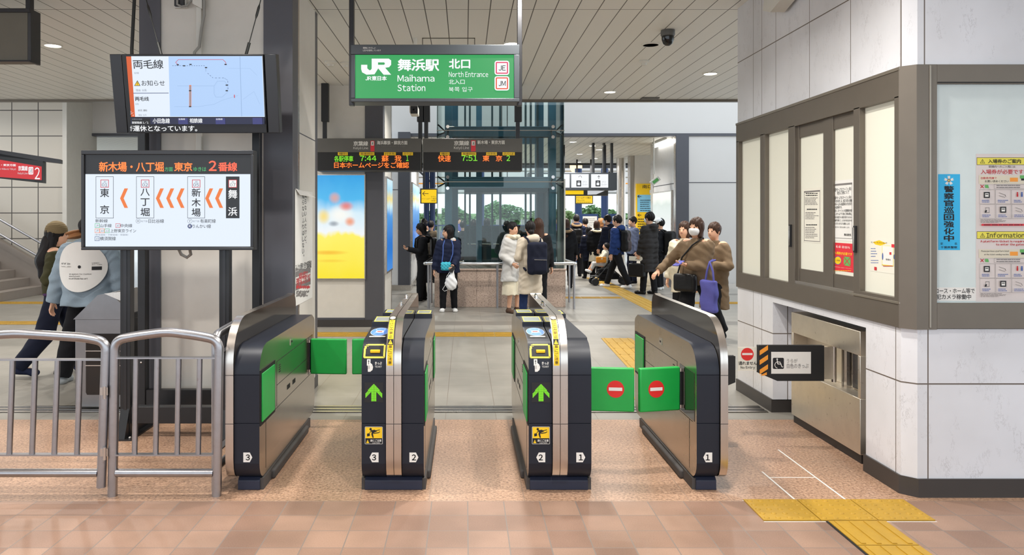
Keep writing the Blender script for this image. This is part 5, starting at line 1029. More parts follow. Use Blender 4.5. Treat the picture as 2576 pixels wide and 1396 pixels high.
for (ya, yb) in ((318, 344), (445, 473)):
    za, zb = wz(yb, FYY), wz(ya, FYY); part(t, 'frame_beam', lambda m: (m.box(wx(1120, FYY), wx(1398, FYY), FYY+.02, FYY+.16, za, zb, 'blue_steel'), m.box(wx(1120, FYY), wx(1398, FYY), FYY-.01, FYY+.18, zb-.02, zb, 'blue_steel'), m.box(wx(1120, FYY), wx(1398, FYY), FYY-.01, FYY+.18, za, za+.02, 'blue_steel')), bevel=.003); part(t, 'frame_beam', lambda m: m.box(wx(1140, FYY), wx(1380, FYY), LY1-.45, LY1-.3, za+.03, zb-.02, 'blue_steel'))
    for x in (1126, 1392):
        for yy in (ya, yb): zc = wz(yy, LY0); part(t, 'glass_fitting', lambda m: (m.lathe([(.03, -.02), (.03, .02), (.001, .022)], (lx(x), LY0+.05, zc), 'chrome', 14, 'y'), m.tube([(lx(x), LY0+.08, zc), (lx(x)+(.0), FYY, (za+zb)/2)], .014, 'steel_dark', 8)))
    for x, sx in ((1102, 1), (1416, -1)): part(t, 'glass_fitting', lambda m: [m.tube([(lx(x), LY0+.09, (za+zb)/2+dz), (wx(x, FYY)+sx*.14, FYY+.08, (za+zb)/2)], .014, 'steel_dark', 8) for dz in (-.09, .09)])
# guide rails, counterweight rail, cables
for x in (1170, 1182, 1238, 1258, 1322, 1335, 1352): part(t, 'guide_rail', lambda m: m.box(wx(x, 14.9)-.018, wx(x, 14.9)+.018, 14.85, 14.93, .2, ZT, 'teal_dark'))
for x in (1205, 1360): part(t, 'rail_post', lambda m: m.box(wx(x, 15.0)-.055, wx(x, 15.0)+.055, 14.95, 15.1, .2, ZT, 'blue_steel'), bevel=.004)
for x in (1262, 1276): part(t, 'hoist_cable', lambda m: m.lathe([(.008, 2.2), (.008, ZT)], (wx(x, 14.7), 14.7, 0), 'wire_dark', 8))
# car in the lower part
c0, c1 = wx(1170, 14.4), wx(1378, 14.4)
part(t, 'car_roof', lambda m: (m.box(c0, c1, 14.2, 15.6, 2.06, 2.16, 'teal_dark'), m.box(c0+.2, c1-.5, 14.5, 15.2, 2.16, 2.3, 'steel_dark')), bevel=.004)
part(t, 'car_floor', lambda m: m.box(c0, c1, 14.2, 15.6, .22, .32, 'teal_dark')); part(t, 'car_reflection_panel', lambda m: m.box(c0, c1, 15.56, 15.6, .32, 1.42, 'teal_dark')); part(t, 'car_side_panel', lambda m: m.box(c1-.03, c1, 14.25, 15.6, .32, 2.06, 'teal_dark'))  # dark teal back panel stands in for the reflection in the lower glass
part(t, 'car_post', lambda m: m.box(wx(1258, 14.4)-.02, wx(1258, 14.4)+.02, 14.22, 14.27, .32, 2.06, 'steel_dark')); part(t, 'car_handrail', lambda m: m.tube([(c0+.05, 15.45, 1.05), (c1-.05, 15.45, 1.05)], .02, 'steel', 10)); part(t, 'control_panel', lambda m: (m.box(c1-.06, c1-.03, 14.7, 14.9, .9, 1.4, 'steel'),))
part(t, 'door_frame', lambda m: m.box(wx(1400, 14.3), wx(1419, 14.3), 14.1, 14.25, .2, 2.3, 'panel_beige'), bevel=.004)
# handrail round the lift
t = thing('lift_handrail', 'low steel handrail with posts in front of the lift plinth', 'handrail', (lx(1258), 13.2, 0))
HY = 13.22; hz = wz(663, HY)
part(t, 'rail', lambda m: m.tube(tubebend([(wx(1068, HY)+.05, 14.6, hz), (wx(1068, HY), HY, hz), (wx(1449, HY), HY, hz), (wx(1449, HY)-.05, 14.6, hz)], .05), .028, 'chrome', 12), ang=60)
for x, y in ((1078, HY), (1251, HY+.14), (1444, HY), (1085, 14.2), (1432, 14.3)): part(t, 'post', lambda m: m.lathe([(.02, 0), (.02, hz)], (wx(x, y), y, 0), 'steel_tube', 12), ang=60)

# ================================================================== HANGING SIGNS AND BOARDS AROUND THE LIFT
def hang(name, lab, D, x0, y0, x1, y1, rods, ztop, frame='sign_frame', depth=.2):
    t = thing(name, lab, 'sign', (wx((x0+x1)/2, D), D, wz(y1, D))); a, b, c, d = q4(x0, y0, x1, y1, D)
    part(t, 'frame', lambda m: m.box(a, b, D, D+depth, c, d, frame), bevel=.004)
    for r in rods: part(t, 'hanger', lambda m: m.box(wx(r, D)-.025, wx(r, D)+.025, D+depth*.3, D+depth*.6, d, ztop, 'steel_dark'))
    s = fsheet(D-.001); s.step = .0015; return t, s
t, s = hang('direction_sign', 'white illuminated coin locker direction sign hanging to the right of the lift', 18.6, 1330, 434, 1552, 478, (1496, 1523, 1543), 3.42, 'sign_frame', .5)
for x in (1330, 1434, 1484): s.rect(x+3, 438, min(x+47, 1530), 472, 'e_white') if x != 1330 else s.rect(1334, 438, 1433, 472, 'e_white')
for x in (1450, 1498): s.rect(x, 454, x+12, 469, 'e_ink'); s.rect(x+2.5, 460, x+9.5, 466, 'e_white'); s.rect(x+3, 457, x+9, 458.5, 'e_white'); s.text('コイン', x+15, 455, x+26, 459.5, 'e_grey'); s.text('ロッカー', x+15, 462, x+29, 466.5, 'e_grey')
s.line(1506, 442, 1506, 450, 1, 'e_ink'); s.line(1506, 442, 1503, 445.5, 1, 'e_ink'); s.line(1506, 442, 1509, 445.5, 1, 'e_ink')
for k in range(9): a0, a1 = math.radians(180+k*22), math.radians(202+k*22); s.line(1459+3.5*math.cos(a0), 446+3.5*math.sin(a0), 1459+3.5*math.cos(a1), 446+3.5*math.sin(a1), .9, 'e_ink')
s.build('sign_face', t)
t, s = hang('direction_sign', 'yellow and white lower direction sign under the coin locker sign', 19.15, 1400, 474, 1530, 492, (1420, 1524), 3.42, 'board_grey', .3)
s.rect(1403, 478.5, 1468, 489, 'e_yellow'); s.poly([(1478, 477), (1528, 477), (1500, 489), (1478, 490)], 'e_white_dim'); s.build('sign_face', t)
t, s = hang('exit_sign', 'small yellow bus direction sign between the navy posts right of the lift', 24.0, 1447, 484, 1492, 513, (1452, 1487), 3.42, 'black_paint', .1)
s.rect(1449, 486, 1490, 511, 'e_yellow'); s.text('ホテル', 1450, 488, 1462, 492, 'e_ink'); s.text('ドリームゲート舞浜', 1450, 495, 1486, 500, 'e_ink', .01); s.text('アネックス', 1450, 502, 1470, 506, 'e_ink', .01); s.greek(1450, 508, 1486, 510, 1, 'e_ink', .5, .1); s.build('sign_face', t)
t, s = hang('exit_sign', 'yellow sign with a left arrow at the left edge of the lift', 18.0, 1057, 474, 1100, 512, (1066,), 3.42, 'black_paint', .12)
s.rect(1060, 477, 1098, 510, 'e_yellow'); s.line(1063, 487, 1078, 487, 1.4, 'e_ink'); s.line(1063, 487, 1069, 481.5, 1.4, 'e_ink'); s.line(1063, 487, 1069, 492.5, 1.4, 'e_ink'); s.text('ホテル', 1084, 493, 1096, 497, 'e_ink'); s.text('ドリームゲート舞浜', 1062, 498, 1097, 502, 'e_ink'); s.text('（本館）', 1084, 503, 1096, 507, 'e_ink'); s.build('sign_face', t)
flat('sky_print', (128, 194, 226), .6); flat('pink_print', (232, 168, 178), .6)
# yellow guide board on the far right wall
t = thing('guide_board', 'yellow south exit guide board on the far wall behind the crowd', 'sign', (wx(1625, 22.4), 22.45, 1.0))
a, b, c, d = q4(1601, 462, 1665, 640, 22.4); part(t, 'panel', lambda m: m.box(a, b, 22.40, 22.495, c, d, 'yellow_sign'))
s = fsheet(22.399); s.step = .0015; s.text('南口', 1616, 465, 1640, 474, 'ink', .01); s.text('South Exit', 1643, 465, 1662, 469, 'ink'); s.rect(1634, 478, 1655, 487, 'white_paper'); s.poly([(1645, 486), (1650, 478), (1654, 486)], 'ink_blue'); s.rect(1603, 490, 1644, 533, 'sky_print'); s.rect(1645, 490, 1665, 533, 'pink_print'); s.greek(1610, 501, 1643, 532, 6, 'ink', .3, .4, 4); s.greek(1647, 501, 1664, 514, 2, 'ink', .3, .3, 5)
for y in (494, 541): s.line(1604, y, 1613, y, 1.3, 'ink'); s.line(1604, y, 1608, y-3.5, 1.3, 'ink'); s.line(1604, y, 1608, y+3.5, 1.3, 'ink')
s.greek(1604, 548, 1640, 585, 6, 'ink', .3, .4, 6); s.build('lettering', t)
# fluorescent tube on the right pillar, small green-white sign on a pole
t = thing('tube_light', 'fluorescent tube light high on the pillar beside the white wall', 'light', (4.6, 17.9, 3.3))
part(t, 'tube', lambda m: m.tube([(4.62, 17.15, 3.325), (4.62, 18.6, 3.325)], .04, 'e_tube', 12), ang=60); part(t, 'housing', lambda m: m.box(4.57, 4.69, 17.3, 18.65, 3.365, 3.415, 'camera_white'))
t = thing('exit_lamp', 'small green and white box hanging crooked on a white pole before the yellow board', 'sign', (wx(1645, 17.6), 17.6, 2.4))
part(t, 'pole', lambda m: m.tube([(wx(1645, 17.6), 17.6, 3.42), (wx(1645, 17.6), 17.6, wz(438, 17.6))], .018, 'camera_white', 8)); m = MB(); c = at(1648, 455, 17.6); m.M = Matrix.Translation(c) @ Matrix.Rotation(math.radians(-38), 4, 'Y'); m.box(-.11, .11, -.06, .06, -.055, .055, 'camera_white'); m.build('box', t, bevel=.006); m = MB(); m.M = Matrix.Translation(c) @ Matrix.Rotation(math.radians(-38), 4, 'Y'); m.box(-.08, .07, -.062, -.06, -.035, .035, 'green_ink'); m.build('face', t)
t = thing('lantern', 'glowing round lantern outdoors above the coin locker sign', 'lamp', at(1449, 436, 30)); cL = at(1449, 422, 30)
part(t, 'globe', lambda m: m.lathe([(.10, -.2), (.2, -.12), (.24, .0), (.24, .15), (.2, .2), (.02, .21)], tuple(cL), 'e_lantern', 20)); part(t, 'bracket', lambda m: (m.lathe([(.03, -.45), (.03, -.2)], tuple(cL), 'black_paint', 10), m.lathe([(.14, -.24), (.14, -.2)], tuple(cL), 'black_paint', 14), m.tube([(cL.x, cL.y, cL.z-.45), (cL.x, cL.y, -.02)], .03, 'black_paint', 8)))

# ================================================================== OUTSIDE
def posts(xs, D, r, lab, h=3.3):
    for i, x in enumerate(xs): m = MB(); m.lathe([(r, -.02), (r, h)], (wx(x, D), D, 0), 'blue_post', 18); m.build('canopy_post', label=lab[i], cat='post', group='navy canopy posts')
posts((1455, 1521), 26.6, .125, ['navy canopy post left of the white haired gap outdoors, beside the lift', 'navy canopy post in the middle of the outdoor opening right of the lift'])
posts((1073, 1088), 24.5, .09, ['left navy post behind the yellow arrow sign', 'right navy post behind the yellow arrow sign']); posts((1210,), 27.5, .12, ['navy canopy post seen through the lift glass'])
for (x0, x1, lab) in ((1452, 1505, 'left navy barrier with a white notice outdoors'), (1527, 1570, 'right navy barrier with a white notice outdoors')):
    D = 26.4; t = thing('barrier_board', lab, 'barrier', (wx((x0+x1)/2, D), D, 0)); a, b, c, d = q4(x0, 538, x1, 600, D); part(t, 'panel', lambda m: (m.box(a, b, D, D+.06, .25, d, 'blue_post'), m.box(a+.05, a+.11, D, D+.06, -.02, .25, 'blue_post'), m.box(b-.11, b-.05, D, D+.06, -.02, .25, 'blue_post')), bevel=.004)
    s = fsheet(D-.002); s.step = .002; s.rect(max(x0+14, 1466), 544, min(x0+50, x1), 590, 'white_paper'); s.greek(x0+20, 548, x0+46, 570, 5, 'ink_grey', .25, .3, 3); s.build('notice', t)
m = MB()
m.box(-16, 16, 38.0, 38.15, -.02, .95, 'white_wall')
struct(m, 'wall_outside_parapet', ang=0)
for i in range(14):
    m = MB(); m.box(-7+1.25*i-.2, -7+1.25*i+.2, 37.9, 38.3, .952, 1.5, 'white_wall'); m.build('parapet_cap', label='white parapet post along the outdoor walkway', cat='post', group='white parapet posts')
m = MB()
for i in range(130): m.box(-12+.19*i, -12+.19*i+.035, 33.0, 33.04, -.02, 1.25, 'blue_post')
m.box(-12, 12.7, 32.99, 33.05, 1.22, 1.28, 'blue_post'); m.box(-12, 12.7, 32.99, 33.05, .08, .14, 'blue_post')
m.build('railing', label='dark blue picket railing outdoors seen through the lift glass', cat='railing')
m = MB(); m.box(-14, 14, 34.5, 37.5, 2.75, 4.3, 'white_wall'); struct(m, 'roof_outside_canopy', ang=0)
m = MB(); 
for z in (2.95, 3.2, 3.45): m.box(-8, 8.5, 31.0, 31.06, z, z+.05, 'orange_stripe' if z < 3 else 'frame_edge')
m.box(-8, 8.5, 30.95, 31.1, 3.6, 3.75, 'steel_dark'); 
for x in (-7.9, 8.4): m.box(x-.06, x+.06, 31.0, 31.1, -.02, 3.6, 'steel_dark')
for x in (-2.1, 4.4, 5.6, 6.6): m.tube([(x, 31.05, 3.7), (x+.9, 31.05, 2.85)], .04, 'black_paint', 8)
m.build('overhead_gantry', label='outdoor overhead gantry with dark braces seen above the hanging signs', cat='gantry')
rl = random.Random(4)
def tree(x, y, h, r, label, mt):
    t = thing('tree', label, 'tree', (x, y, -.02), 'trees beyond the outdoor walkway')
    m = MB(); m.tube([(x, y, -.02), (x+.1, y, h*.35), (x-.05, y+.1, h*.7)], [.22, .17, .08], 'bark', 10)
    for k in range(5): a = k*1.3; m.tube([(x+.05, y, h*.4), (x+math.cos(a)*r*.6, y+math.sin(a)*r*.6, h*.62+.1*k)], [.09, .03], 'bark', 8)
    m.build('trunk', t, ang=60); m = MB()
    for i in range(4200):
        a, b = rl.uniform(0, 6.283), rl.uniform(-1, 1); q = rl.uniform(.55, 1)**.6; c = math.sqrt(1-b*b)
        lob = 1+.22*math.sin(3*a+x)+.18*math.sin(5*b+2*a)
        p = Vector((x+r*q*lob*c*math.cos(a), y+r*q*lob*c*math.sin(a), h*.66+h*.36*q*lob*b)); sz = rl.uniform(.07, .15); R = Matrix.Rotation(rl.uniform(0, 6), 3, 'Z') @ Matrix.Rotation(rl.uniform(0, 3), 3, 'X')
        m.add([p+R @ Vector(v)*sz for v in ((-1, -.35, 0), (0, -.5, .12), (1, 0, 0), (0, .5, .12), (-1, .35, 0))], [(0, 1, 2, 3, 4)], mt)
    m.build('crown', t, ang=0)
for i in range(11):
    x = -13+3.0*i+rl.uniform(-.1, .1); tree(x, 44+3*(i % 2)+rl.uniform(-.5, .5), rl.uniform(1.9, 2.5), rl.uniform(1.25, 1.45), 'bushy green tree beyond the white outdoor parapet', 'leaf' if i % 3 else 'leaf2')
m = MB(); m.box(-60, 60, 58, 60, -.1, 1.9, 'leaf2'); struct(m, 'backdrop_hedge', ang=0)
# ================================================================== PEOPLE (one continuous skin surface each; clothes follow the same skeleton)
def A3(p): return np.array(p, dtype=np.float32)
def cap(P, a, b, ra, rb=None):
    a, b = A3(a), A3(b); rb = ra if rb is None else rb; ba = b-a; q = P-a
    t = np.clip(q @ ba/max(float(ba @ ba), 1e-9), 0, 1); return np.linalg.norm(q-t[:, None]*ba, axis=1)-(ra+(rb-ra)*t)
def ell(P, c, r):
    r = A3(r); q = (P-A3(c))/r; return (np.linalg.norm(q, axis=1)-1)*float(r.min())
def rbox(P, c, s, r):
    q = np.abs(P-A3(c))-(A3(s)-r); return np.linalg.norm(np.maximum(q, 0), axis=1)+np.minimum(q.max(1), 0)-r
def smin(a, b, k): h = np.clip(.5+.5*(b-a)/k, 0, 1); return b+(a-b)*h-k*h*(1-h)
def smu(k, *ds):
    r = ds[0]
    for d in ds[1:]: r = smin(r, d, k)
    return r
def surf(f, lo, hi, h):
    """surface nets: one closed smooth mesh around the zero set of f"""
    lo, hi = A3(lo)-2*h, A3(hi)+2*h; n = np.ceil((hi-lo)/h).astype(int)+1
    ax = [lo[i]+h*np.arange(n[i], dtype=np.float32) for i in range(3)]; G = np.stack(np.meshgrid(*ax, indexing='ij'), -1).reshape(-1, 3)
    D = f(G).reshape(n); s = D < 0; nx, ny, nz = n-1
    acc = np.zeros((nx, ny, nz, 3), np.float32); cnt = np.zeros((nx, ny, nz), np.float32)
    for axis in range(3):
        for o1 in (0, 1):
            for o2 in (0, 1):
                sl0 = [None]*3; sl1 = [None]*3; oth = [k for k in range(3) if k != axis]; off = {oth[0]: o1, oth[1]: o2}; m = (nx, ny, nz)
                for k in range(3):
                    if k == axis: sl0[k] = slice(0, m[k]); sl1[k] = slice(1, m[k]+1)
                    else: sl0[k] = sl1[k] = slice(off[k], off[k]+m[k])
                a, b = D[tuple(sl0)], D[tuple(sl1)]; cr = (a < 0) != (b < 0); t = np.where(cr, a/np.where(cr, a-b, 1), 0)
                p = np.zeros(a.shape+(3,), np.float32); p[..., axis] = t; p[..., oth[0]] = o1; p[..., oth[1]] = o2
                acc += p*cr[..., None]; cnt += cr
    act = cnt > 0; idx = -np.ones((nx, ny, nz), int); ii = np.argwhere(act); idx[act] = np.arange(len(ii))
    V = (ii+acc[act]/cnt[act][:, None])*h+lo; Fs = []
    for axis in range(3):
        u, v = [(1, 2), (2, 0), (0, 1)][axis]; sl0 = [slice(None)]*3; sl1 = [slice(None)]*3; sl0[axis] = slice(0, -1); sl1[axis] = slice(1, None)
        a, b = s[tuple(sl0)], s[tuple(sl1)]; e = np.argwhere(a != b); e = e[(e[:, u] > 0) & (e[:, v] > 0) & (e[:, u] < n[u]-1) & (e[:, v] < n[v]-1)]
        if not len(e): continue
        du = np.zeros(3, int); dv = np.zeros(3, int); du[u] = 1; dv[v] = 1
        g = lambda q: idx[q[:, 0], q[:, 1], q[:, 2]]
        quad = np.stack([g(e-du-dv), g(e-dv), g(e), g(e-du)], 1); fl = a[e[:, 0], e[:, 1], e[:, 2]]
        quad[~fl] = quad[~fl][:, ::-1]; Fs.append(quad)
    return V, (np.concatenate(Fs) if Fs else np.zeros((0, 4), int))
def nmesh(name, V, Fq, mat, parent, sub=None, off=(0, 0, 0)):
    me = bpy.data.meshes.new(name); me.from_pydata((np.asarray(V)-A3(off)).tolist(), [], np.asarray(Fq).tolist()); me.materials.append(MATS[mat] if isinstance(mat, str) else mat)
    me.polygons.foreach_set('use_smooth', [True]*len(me.polygons)); me.update()
    o = bpy.data.objects.new(name, me); COL.objects.link(o); o.parent = parent; ORG[o.name] = (0, 0, 0); return o
def ik(a, t, l1, l2, pole):
    a, t, pole = Vector(a), Vector(t), Vector(pole); d = t-a; L = min(d.length, (l1+l2)*.999); dn = d.normalized(); t = a+dn*L
    x = (l1*l1-l2*l2+L*L)/(2*L); hh = math.sqrt(max(l1*l1-x*x, 0)); pp = (pole-dn*pole.dot(dn)).normalized(); return a+dn*x+pp*hh, t
SKIN = flat('skin', (222, 172, 142), .5, 0, .3, .04); cloth('hair_black', (26, 22, 22), 60, .3, .5); cloth('hair_brown', (62, 42, 32), 60, .3, .5); cloth('hair_tan', (150, 104, 66), 60, .3, .6); flat('mask_white', (236, 236, 236), .7); flat('eye_dark', (24, 16, 14), .2); flat('lip', (176, 96, 92), .5)
def hand_field(P, w, d, nrm, h, curl, s):
    """palm, four unequal bent fingers and a thumb leaving the side of the palm"""
    d = Vector(d).normalized(); nrm = (Vector(nrm)-d*Vector(nrm).dot(d)).normalized(); sd = d.cross(nrm)*s; k = h/1.7; w = Vector(w)
    D = smu(.012*k, cap(P, w-d*.03*k, w+d*.01*k, .022*k, .02*k), *[cap(P, w+d*.01*k+sd*o*.6, w+d*.075*k+sd*o, .0135*k, .0115*k) for o in (-.026*k, -.009*k, .009*k, .026*k)])
    for o, l in ((-.030, .052), (-.010, .066), (.011, .072), (.031, .062)):
        b = w+d*.08*k+sd*o*k; c1 = curl*.7; c2 = curl*1.6; e1 = b+(d*math.cos(c1)+nrm*math.sin(c1))*l*.5*k; e2 = e1+(d*math.cos(c2)+nrm*math.sin(c2))*l*.5*k
        D = smin(D, np.minimum(cap(P, b, e1, .0088*k, .0080*k), cap(P, e1, e2, .0080*k, .0066*k)), .004*k)
    b = w+d*.02*k+sd*.028*k; e1 = b+(d*.75+sd*.65+nrm*.25).normalized()*.036*k; e2 = e1+(d*.95+sd*.2+nrm*(.3+.3*curl)).normalized()*.03*k
    return smin(D, np.minimum(cap(P, b, e1, .0115*k, .0095*k), cap(P, e1, e2, .0095*k, .0078*k)), .006*k)
class Person: pass
def person(label, X, D, heading, h, res=.016, skin='skin', hair='hair_black', style='short', yaw=0, pitch=0, top=None, legs='cloth_black', legw=1.0, skirt=None, shoes='cloth_black', feet=((-.09, 0, 0), (.09, 0, 0)), hands=(None, None), curl=.5, hips=0.0, lean=0.0, mask=False, face=True, group=None, cat='person', palms=None, wide=1.0, bare=None, z0=0.0):
    t = thing('person', label, cat, (X, D, z0), group, math.radians(heading)); p = Person(); p.t = t; p.h = h; p.X = X; p.D = D; p.rz = math.radians(heading)
    top = dict(dict(mat='cloth_black', hem=.48, tk=1.0, quilt=0, hood=None, fur=None, flare=1.0, collar=1.0), **(top or {}))
    hz = .52*h-hips; ln = lean
    S = {s: Vector((s*.105*h*wide, -ln*.8, .805*h-hips)) for s in (-1, 1)}; HP = {s: Vector((s*.052*h, 0, hz)) for s in (-1, 1)}
    nb = Vector((0, -ln, .83*h-hips)); hc = Vector((0, -ln-.008*h, .93*h-hips))
    AN, KN, WR, EL = {}, {}, {}, {}
    for s, f in zip((-1, 1), feet):
        an = Vector((f[0], f[1], .048*h+f[2])); kn, an = ik(HP[s], an, .2385*h, .2355*h, (0, -1, .05)); AN[s] = an; KN[s] = kn
    for s, w in zip((-1, 1), hands):
        w = Vector(w) if w is not None else Vector((s*.155*h*wide, -.02*h, .475*h-hips)); el, w = ik(S[s], w, .175*h, .155*h, (s*.5, .8, -.2)); WR[s] = w; EL[s] = el
    cy, sy = math.cos(math.radians(yaw)), math.sin(math.radians(yaw)); cp, sp_ = math.cos(math.radians(pitch)), math.sin(math.radians(pitch)); pv = A3(nb)+A3((0, 0, .04*h))
    Rz = np.array([[cy, -sy, 0], [sy, cy, 0], [0, 0, 1]], np.float32); Rx = np.array([[1, 0, 0], [0, cp, -sp_], [0, sp_, cp]], np.float32); Rm = Rz @ Rx
    base = A3((0, -ln-.008*h, .93*h-hips))
    def HF(P): return ((P-pv) @ Rm)+pv-base      # into head frame, head centre at origin, facing -y
    def hw(q): return Vector((Rm @ (A3(q)+base-pv))+pv)
    def f_body(P):
        q = HF(P); head = smu(.02*h, ell(q, (0, .006*h, .012*h), (.045*h, .057*h, .06*h)), ell(q, (0, -.018*h, -.028*h), (.034*h, .038*h, .042*h)))
        head = np.maximum(head, -.8*np.minimum(cap(q, (-.018*h, -.066*h, .002*h), (-.018*h, -.064*h, .003*h), .0105*h), cap(q, (.018*h, -.066*h, .002*h), (.018*h, -.064*h, .003*h), .0105*h)))
        head = smin(head, cap(q, (0, -.049*h, .006*h), (0, -.060*h, -.016*h), .005*h, .008*h), .006*h); head = smin(head, np.minimum(ell(q, (-.046*h, .006*h, -.004*h), (.007*h, .013*h, .019*h)), ell(q, (.046*h, .006*h, -.004*h), (.007*h, .013*h, .019*h))), .004*h); head = smin(head, cap(q, (-.011*h, -.048*h, -.031*h), (.011*h, -.048*h, -.031*h), .006*h), .006*h)
        b = smin(head, cap(P, nb-Vector((0, -.01*h, .04*h)), hc+Vector((0, .012*h, -.03*h)), .034*h, .030*h), .02*h)
        tor = smu(.04*h, *[cap(P, S[s]*.8+Vector((0, 0, .16*h)), HP[s]+Vector((0, 0, .04*h)), .042*h, .05*h) for s in (-1, 1)]); b = smin(b, tor, .03*h)
        for s in (-1, 1):
            b = smin(b, np.minimum(cap(P, S[s], EL[s], .028*h, .023*h), cap(P, EL[s], WR[s], .023*h, .015*h)), .012*h); b = smin(b, np.minimum(cap(P, HP[s], KN[s], .048*h, .033*h), cap(P, KN[s], AN[s], .032*h, .021*h)), .012*h); b = smin(b, cap(P, AN[s]-Vector((0, -.01, .02*h)), AN[s]+Vector((0, -.06*h, -.026*h)), .016*h, .010*h), .01)
        return b
    pts = [hc+Vector((0, 0, .09*h))]+list(S.values())+list(AN.values())+list(WR.values())+list(EL.values())+list(KN.values()); a = np.array([tuple(q) for q in pts]); lo, hi = a.min(0)-.09*h, a.max(0)+.09*h; lo[2] = -.01; lo[1] -= .03; hi[2] = hc.z+.08*h
    V, Fq = surf(f_body, lo, hi, res)
    for i, s in enumerate((-1, 1)):
        d = (WR[s]-EL[s]).normalized(); pn = Vector((-s, 0, 0)) if palms is None or palms[i] is None else Vector(palms[i])
        c = WR[s]+d*.06*h; v2, f2 = surf(lambda P: hand_field(P, WR[s], d, pn, h, curl, -1 if d.cross(pn).y > 0 else 1), c-Vector((.09, .09, .09))*h/1.7, c+Vector((.09, .09, .09))*h/1.7, max(.0042, res*.34)); Fq = np.concatenate([Fq, f2+len(V)]); V = np.concatenate([V, v2])
    nmesh('body', V, Fq, skin, t)
    if face:
        for s in (-1, 1):
            m = MB(); c = hw((s*.018*h, -.0525*h, .003*h)); m.ball(tuple(c), (.0052*h, .0045*h, .0042*h), 'eye_dark', 10); m_local(m, 'eye', t)
        if not mask: m = MB(); c = hw((0, -.0545*h, -.031*h)); m.ball(tuple(c), (.012*h, .004*h, .004*h), 'lip', 10); m_local(m, 'mouth', t)
    if mask:
        V, Fq = surf(lambda P: np.maximum(np.maximum(smin(ell(HF(P), (0, -.02*h, -.022*h), (.041*h, .047*h, .042*h)), cap(HF(P), (0, -.05*h, .0), (0, -.062*h, -.02*h), .010*h), .012*h), HF(P)[:, 2]+.002*h), HF(P)[:, 1]+.012*h), hc-Vector((.1, .1, .1))*h, hc+Vector((.1, .1, .1))*h, res*.6); nmesh('face_mask', V, Fq, 'mask_white', t)
    # hair
    def f_hair(P):
        q = HF(P); w = .0035*h*np.sin(q[:, 0]*190/h*1.7)*np.sin(q[:, 2]*35/h+q[:, 1]*40)
        d = ell(q, (0, .012*h, .018*h), (.053*h, .064*h, .066*h)); d = np.maximum(d, -ell(q, (0, -.085*h, -.018*h), (.044*h, .062*h, .055*h)))
        if style in ('short',): d = np.maximum(d, -(q[:, 2]+.030*h+ .25*q[:, 1]))
        if style == 'bob': d = smin(d, np.maximum(np.maximum(smu(.02*h, cap(q, (-.034*h, .015*h, 0), (-.036*h, .0, -.06*h), .022*h, .02*h), cap(q, (.034*h, .015*h, 0), (.036*h, .0, -.06*h), .022*h, .02*h), cap(q, (0, .035*h, 0), (0, .035*h, -.06*h), .035*h)), -(q[:, 2]+.075*h)), -(q[:, 1]+.034*h)), .015*h)
        if style == 'long': d = smin(d, smu(.03*h, cap(q, (-.03*h, .02*h, 0), (-.045*h, .03*h, -.15*h), .026*h, .02*h), cap(q, (.03*h, .02*h, 0), (.045*h, .03*h, -.15*h), .026*h, .02*h), cap(q, (0, .035*h, 0), (0, .055*h, -.17*h), .034*h, .03*h)), .02*h)
        if style == 'bun': d = smin(np.maximum(d, -(q[:, 2]+.045*h+.2*q[:, 1])), ell(q, (.0, .062*h, -.035*h), (.032*h, .028*h, .026*h)), .008*h)
        return d+w
    if style == 'beanie':
        V, Fq = surf(lambda P: np.maximum(np.maximum(ell(HF(P), (0, .010*h, .024*h), (.058*h, .068*h, .066*h)), -(HF(P)[:, 2]-.004*h+.2*HF(P)[:, 1])), -1)+.002*np.sin(HF(P)[:, 2]*500), hc-Vector((.12, .12, .12))*h, hc+Vector((.12, .12, .14))*h, res*.7); nmesh('beanie', V, Fq, 'cloth_beanie', t); style = 'long'
    V, Fq = surf(f_hair, hc-Vector((.14, .14, .24))*h, hc+Vector((.14, .15, .12))*h, res*.75); nmesh('hair', V, Fq, hair, t)
    # upper garment
    hem = top['hem']*h-hips; tk = 1+(top['tk']-1)*.45; fl = top['flare']
    def f_top(P):
        tor = smu(.05*h, *[cap(P, Vector((S[s].x*.72, S[s].y, S[s].z-.028*h)), Vector((s*.058*h, -ln*.3, .60*h-hips)), .052*h*tk, .060*h*tk) for s in (-1, 1)], cap(P, (0, -ln*.8-.012*h, .74*h-hips), (0, -.005*h, .60*h-hips), .068*h*tk))
        if hem < .60*h: tor = smu(.04*h, tor, *[cap(P, (s*.052*h, -ln*.2, .60*h-hips), (s*.054*h*fl, 0, hem-.05*h), .062*h*tk, .066*h*fl*tk) for s in (-1, 1)])
        d = np.maximum(tor, hem-P[:, 2])
        for s in (-1, 1):
            dr = (WR[s]-EL[s]).normalized(); fa = np.maximum(cap(P, EL[s], WR[s], .036*h*tk, .029*h*tk), (P-A3(WR[s])) @ A3(dr)+.004); d = smin(d, smin(cap(P, S[s]+Vector((-s*.008*h, 0, -.012*h)), EL[s], .045*h*tk, .037*h*tk), fa, .012*h), .022*h)
        d = smin(d, np.maximum(cap(P, nb-Vector((0, -.008*h, .03*h)), nb+Vector((0, .004*h, .022*h)), .048*h*tk, .041*h), P[:, 2]-(nb.z+.022*h*top['collar'])), .02*h)
        if top['hood']: d = smin(d, ell(P, (0, -ln+.062*h, .825*h-hips), (.078*h, .046*h, .05*h)), .02*h)
        wr = .0022*np.sin(P[:, 2]*95+P[:, 0]*45+7*np.sin(P[:, 1]*16+P[:, 0]*9))*np.clip(np.sin(P[:, 0]*13+P[:, 2]*9), 0, 1)+.0035*np.sin(P[:, 0]*31+P[:, 2]*17)*np.sin(P[:, 2]*23+P[:, 1]*29)+.0025*np.sin(P[:, 2]*61+P[:, 0]*22+P[:, 1]*40)
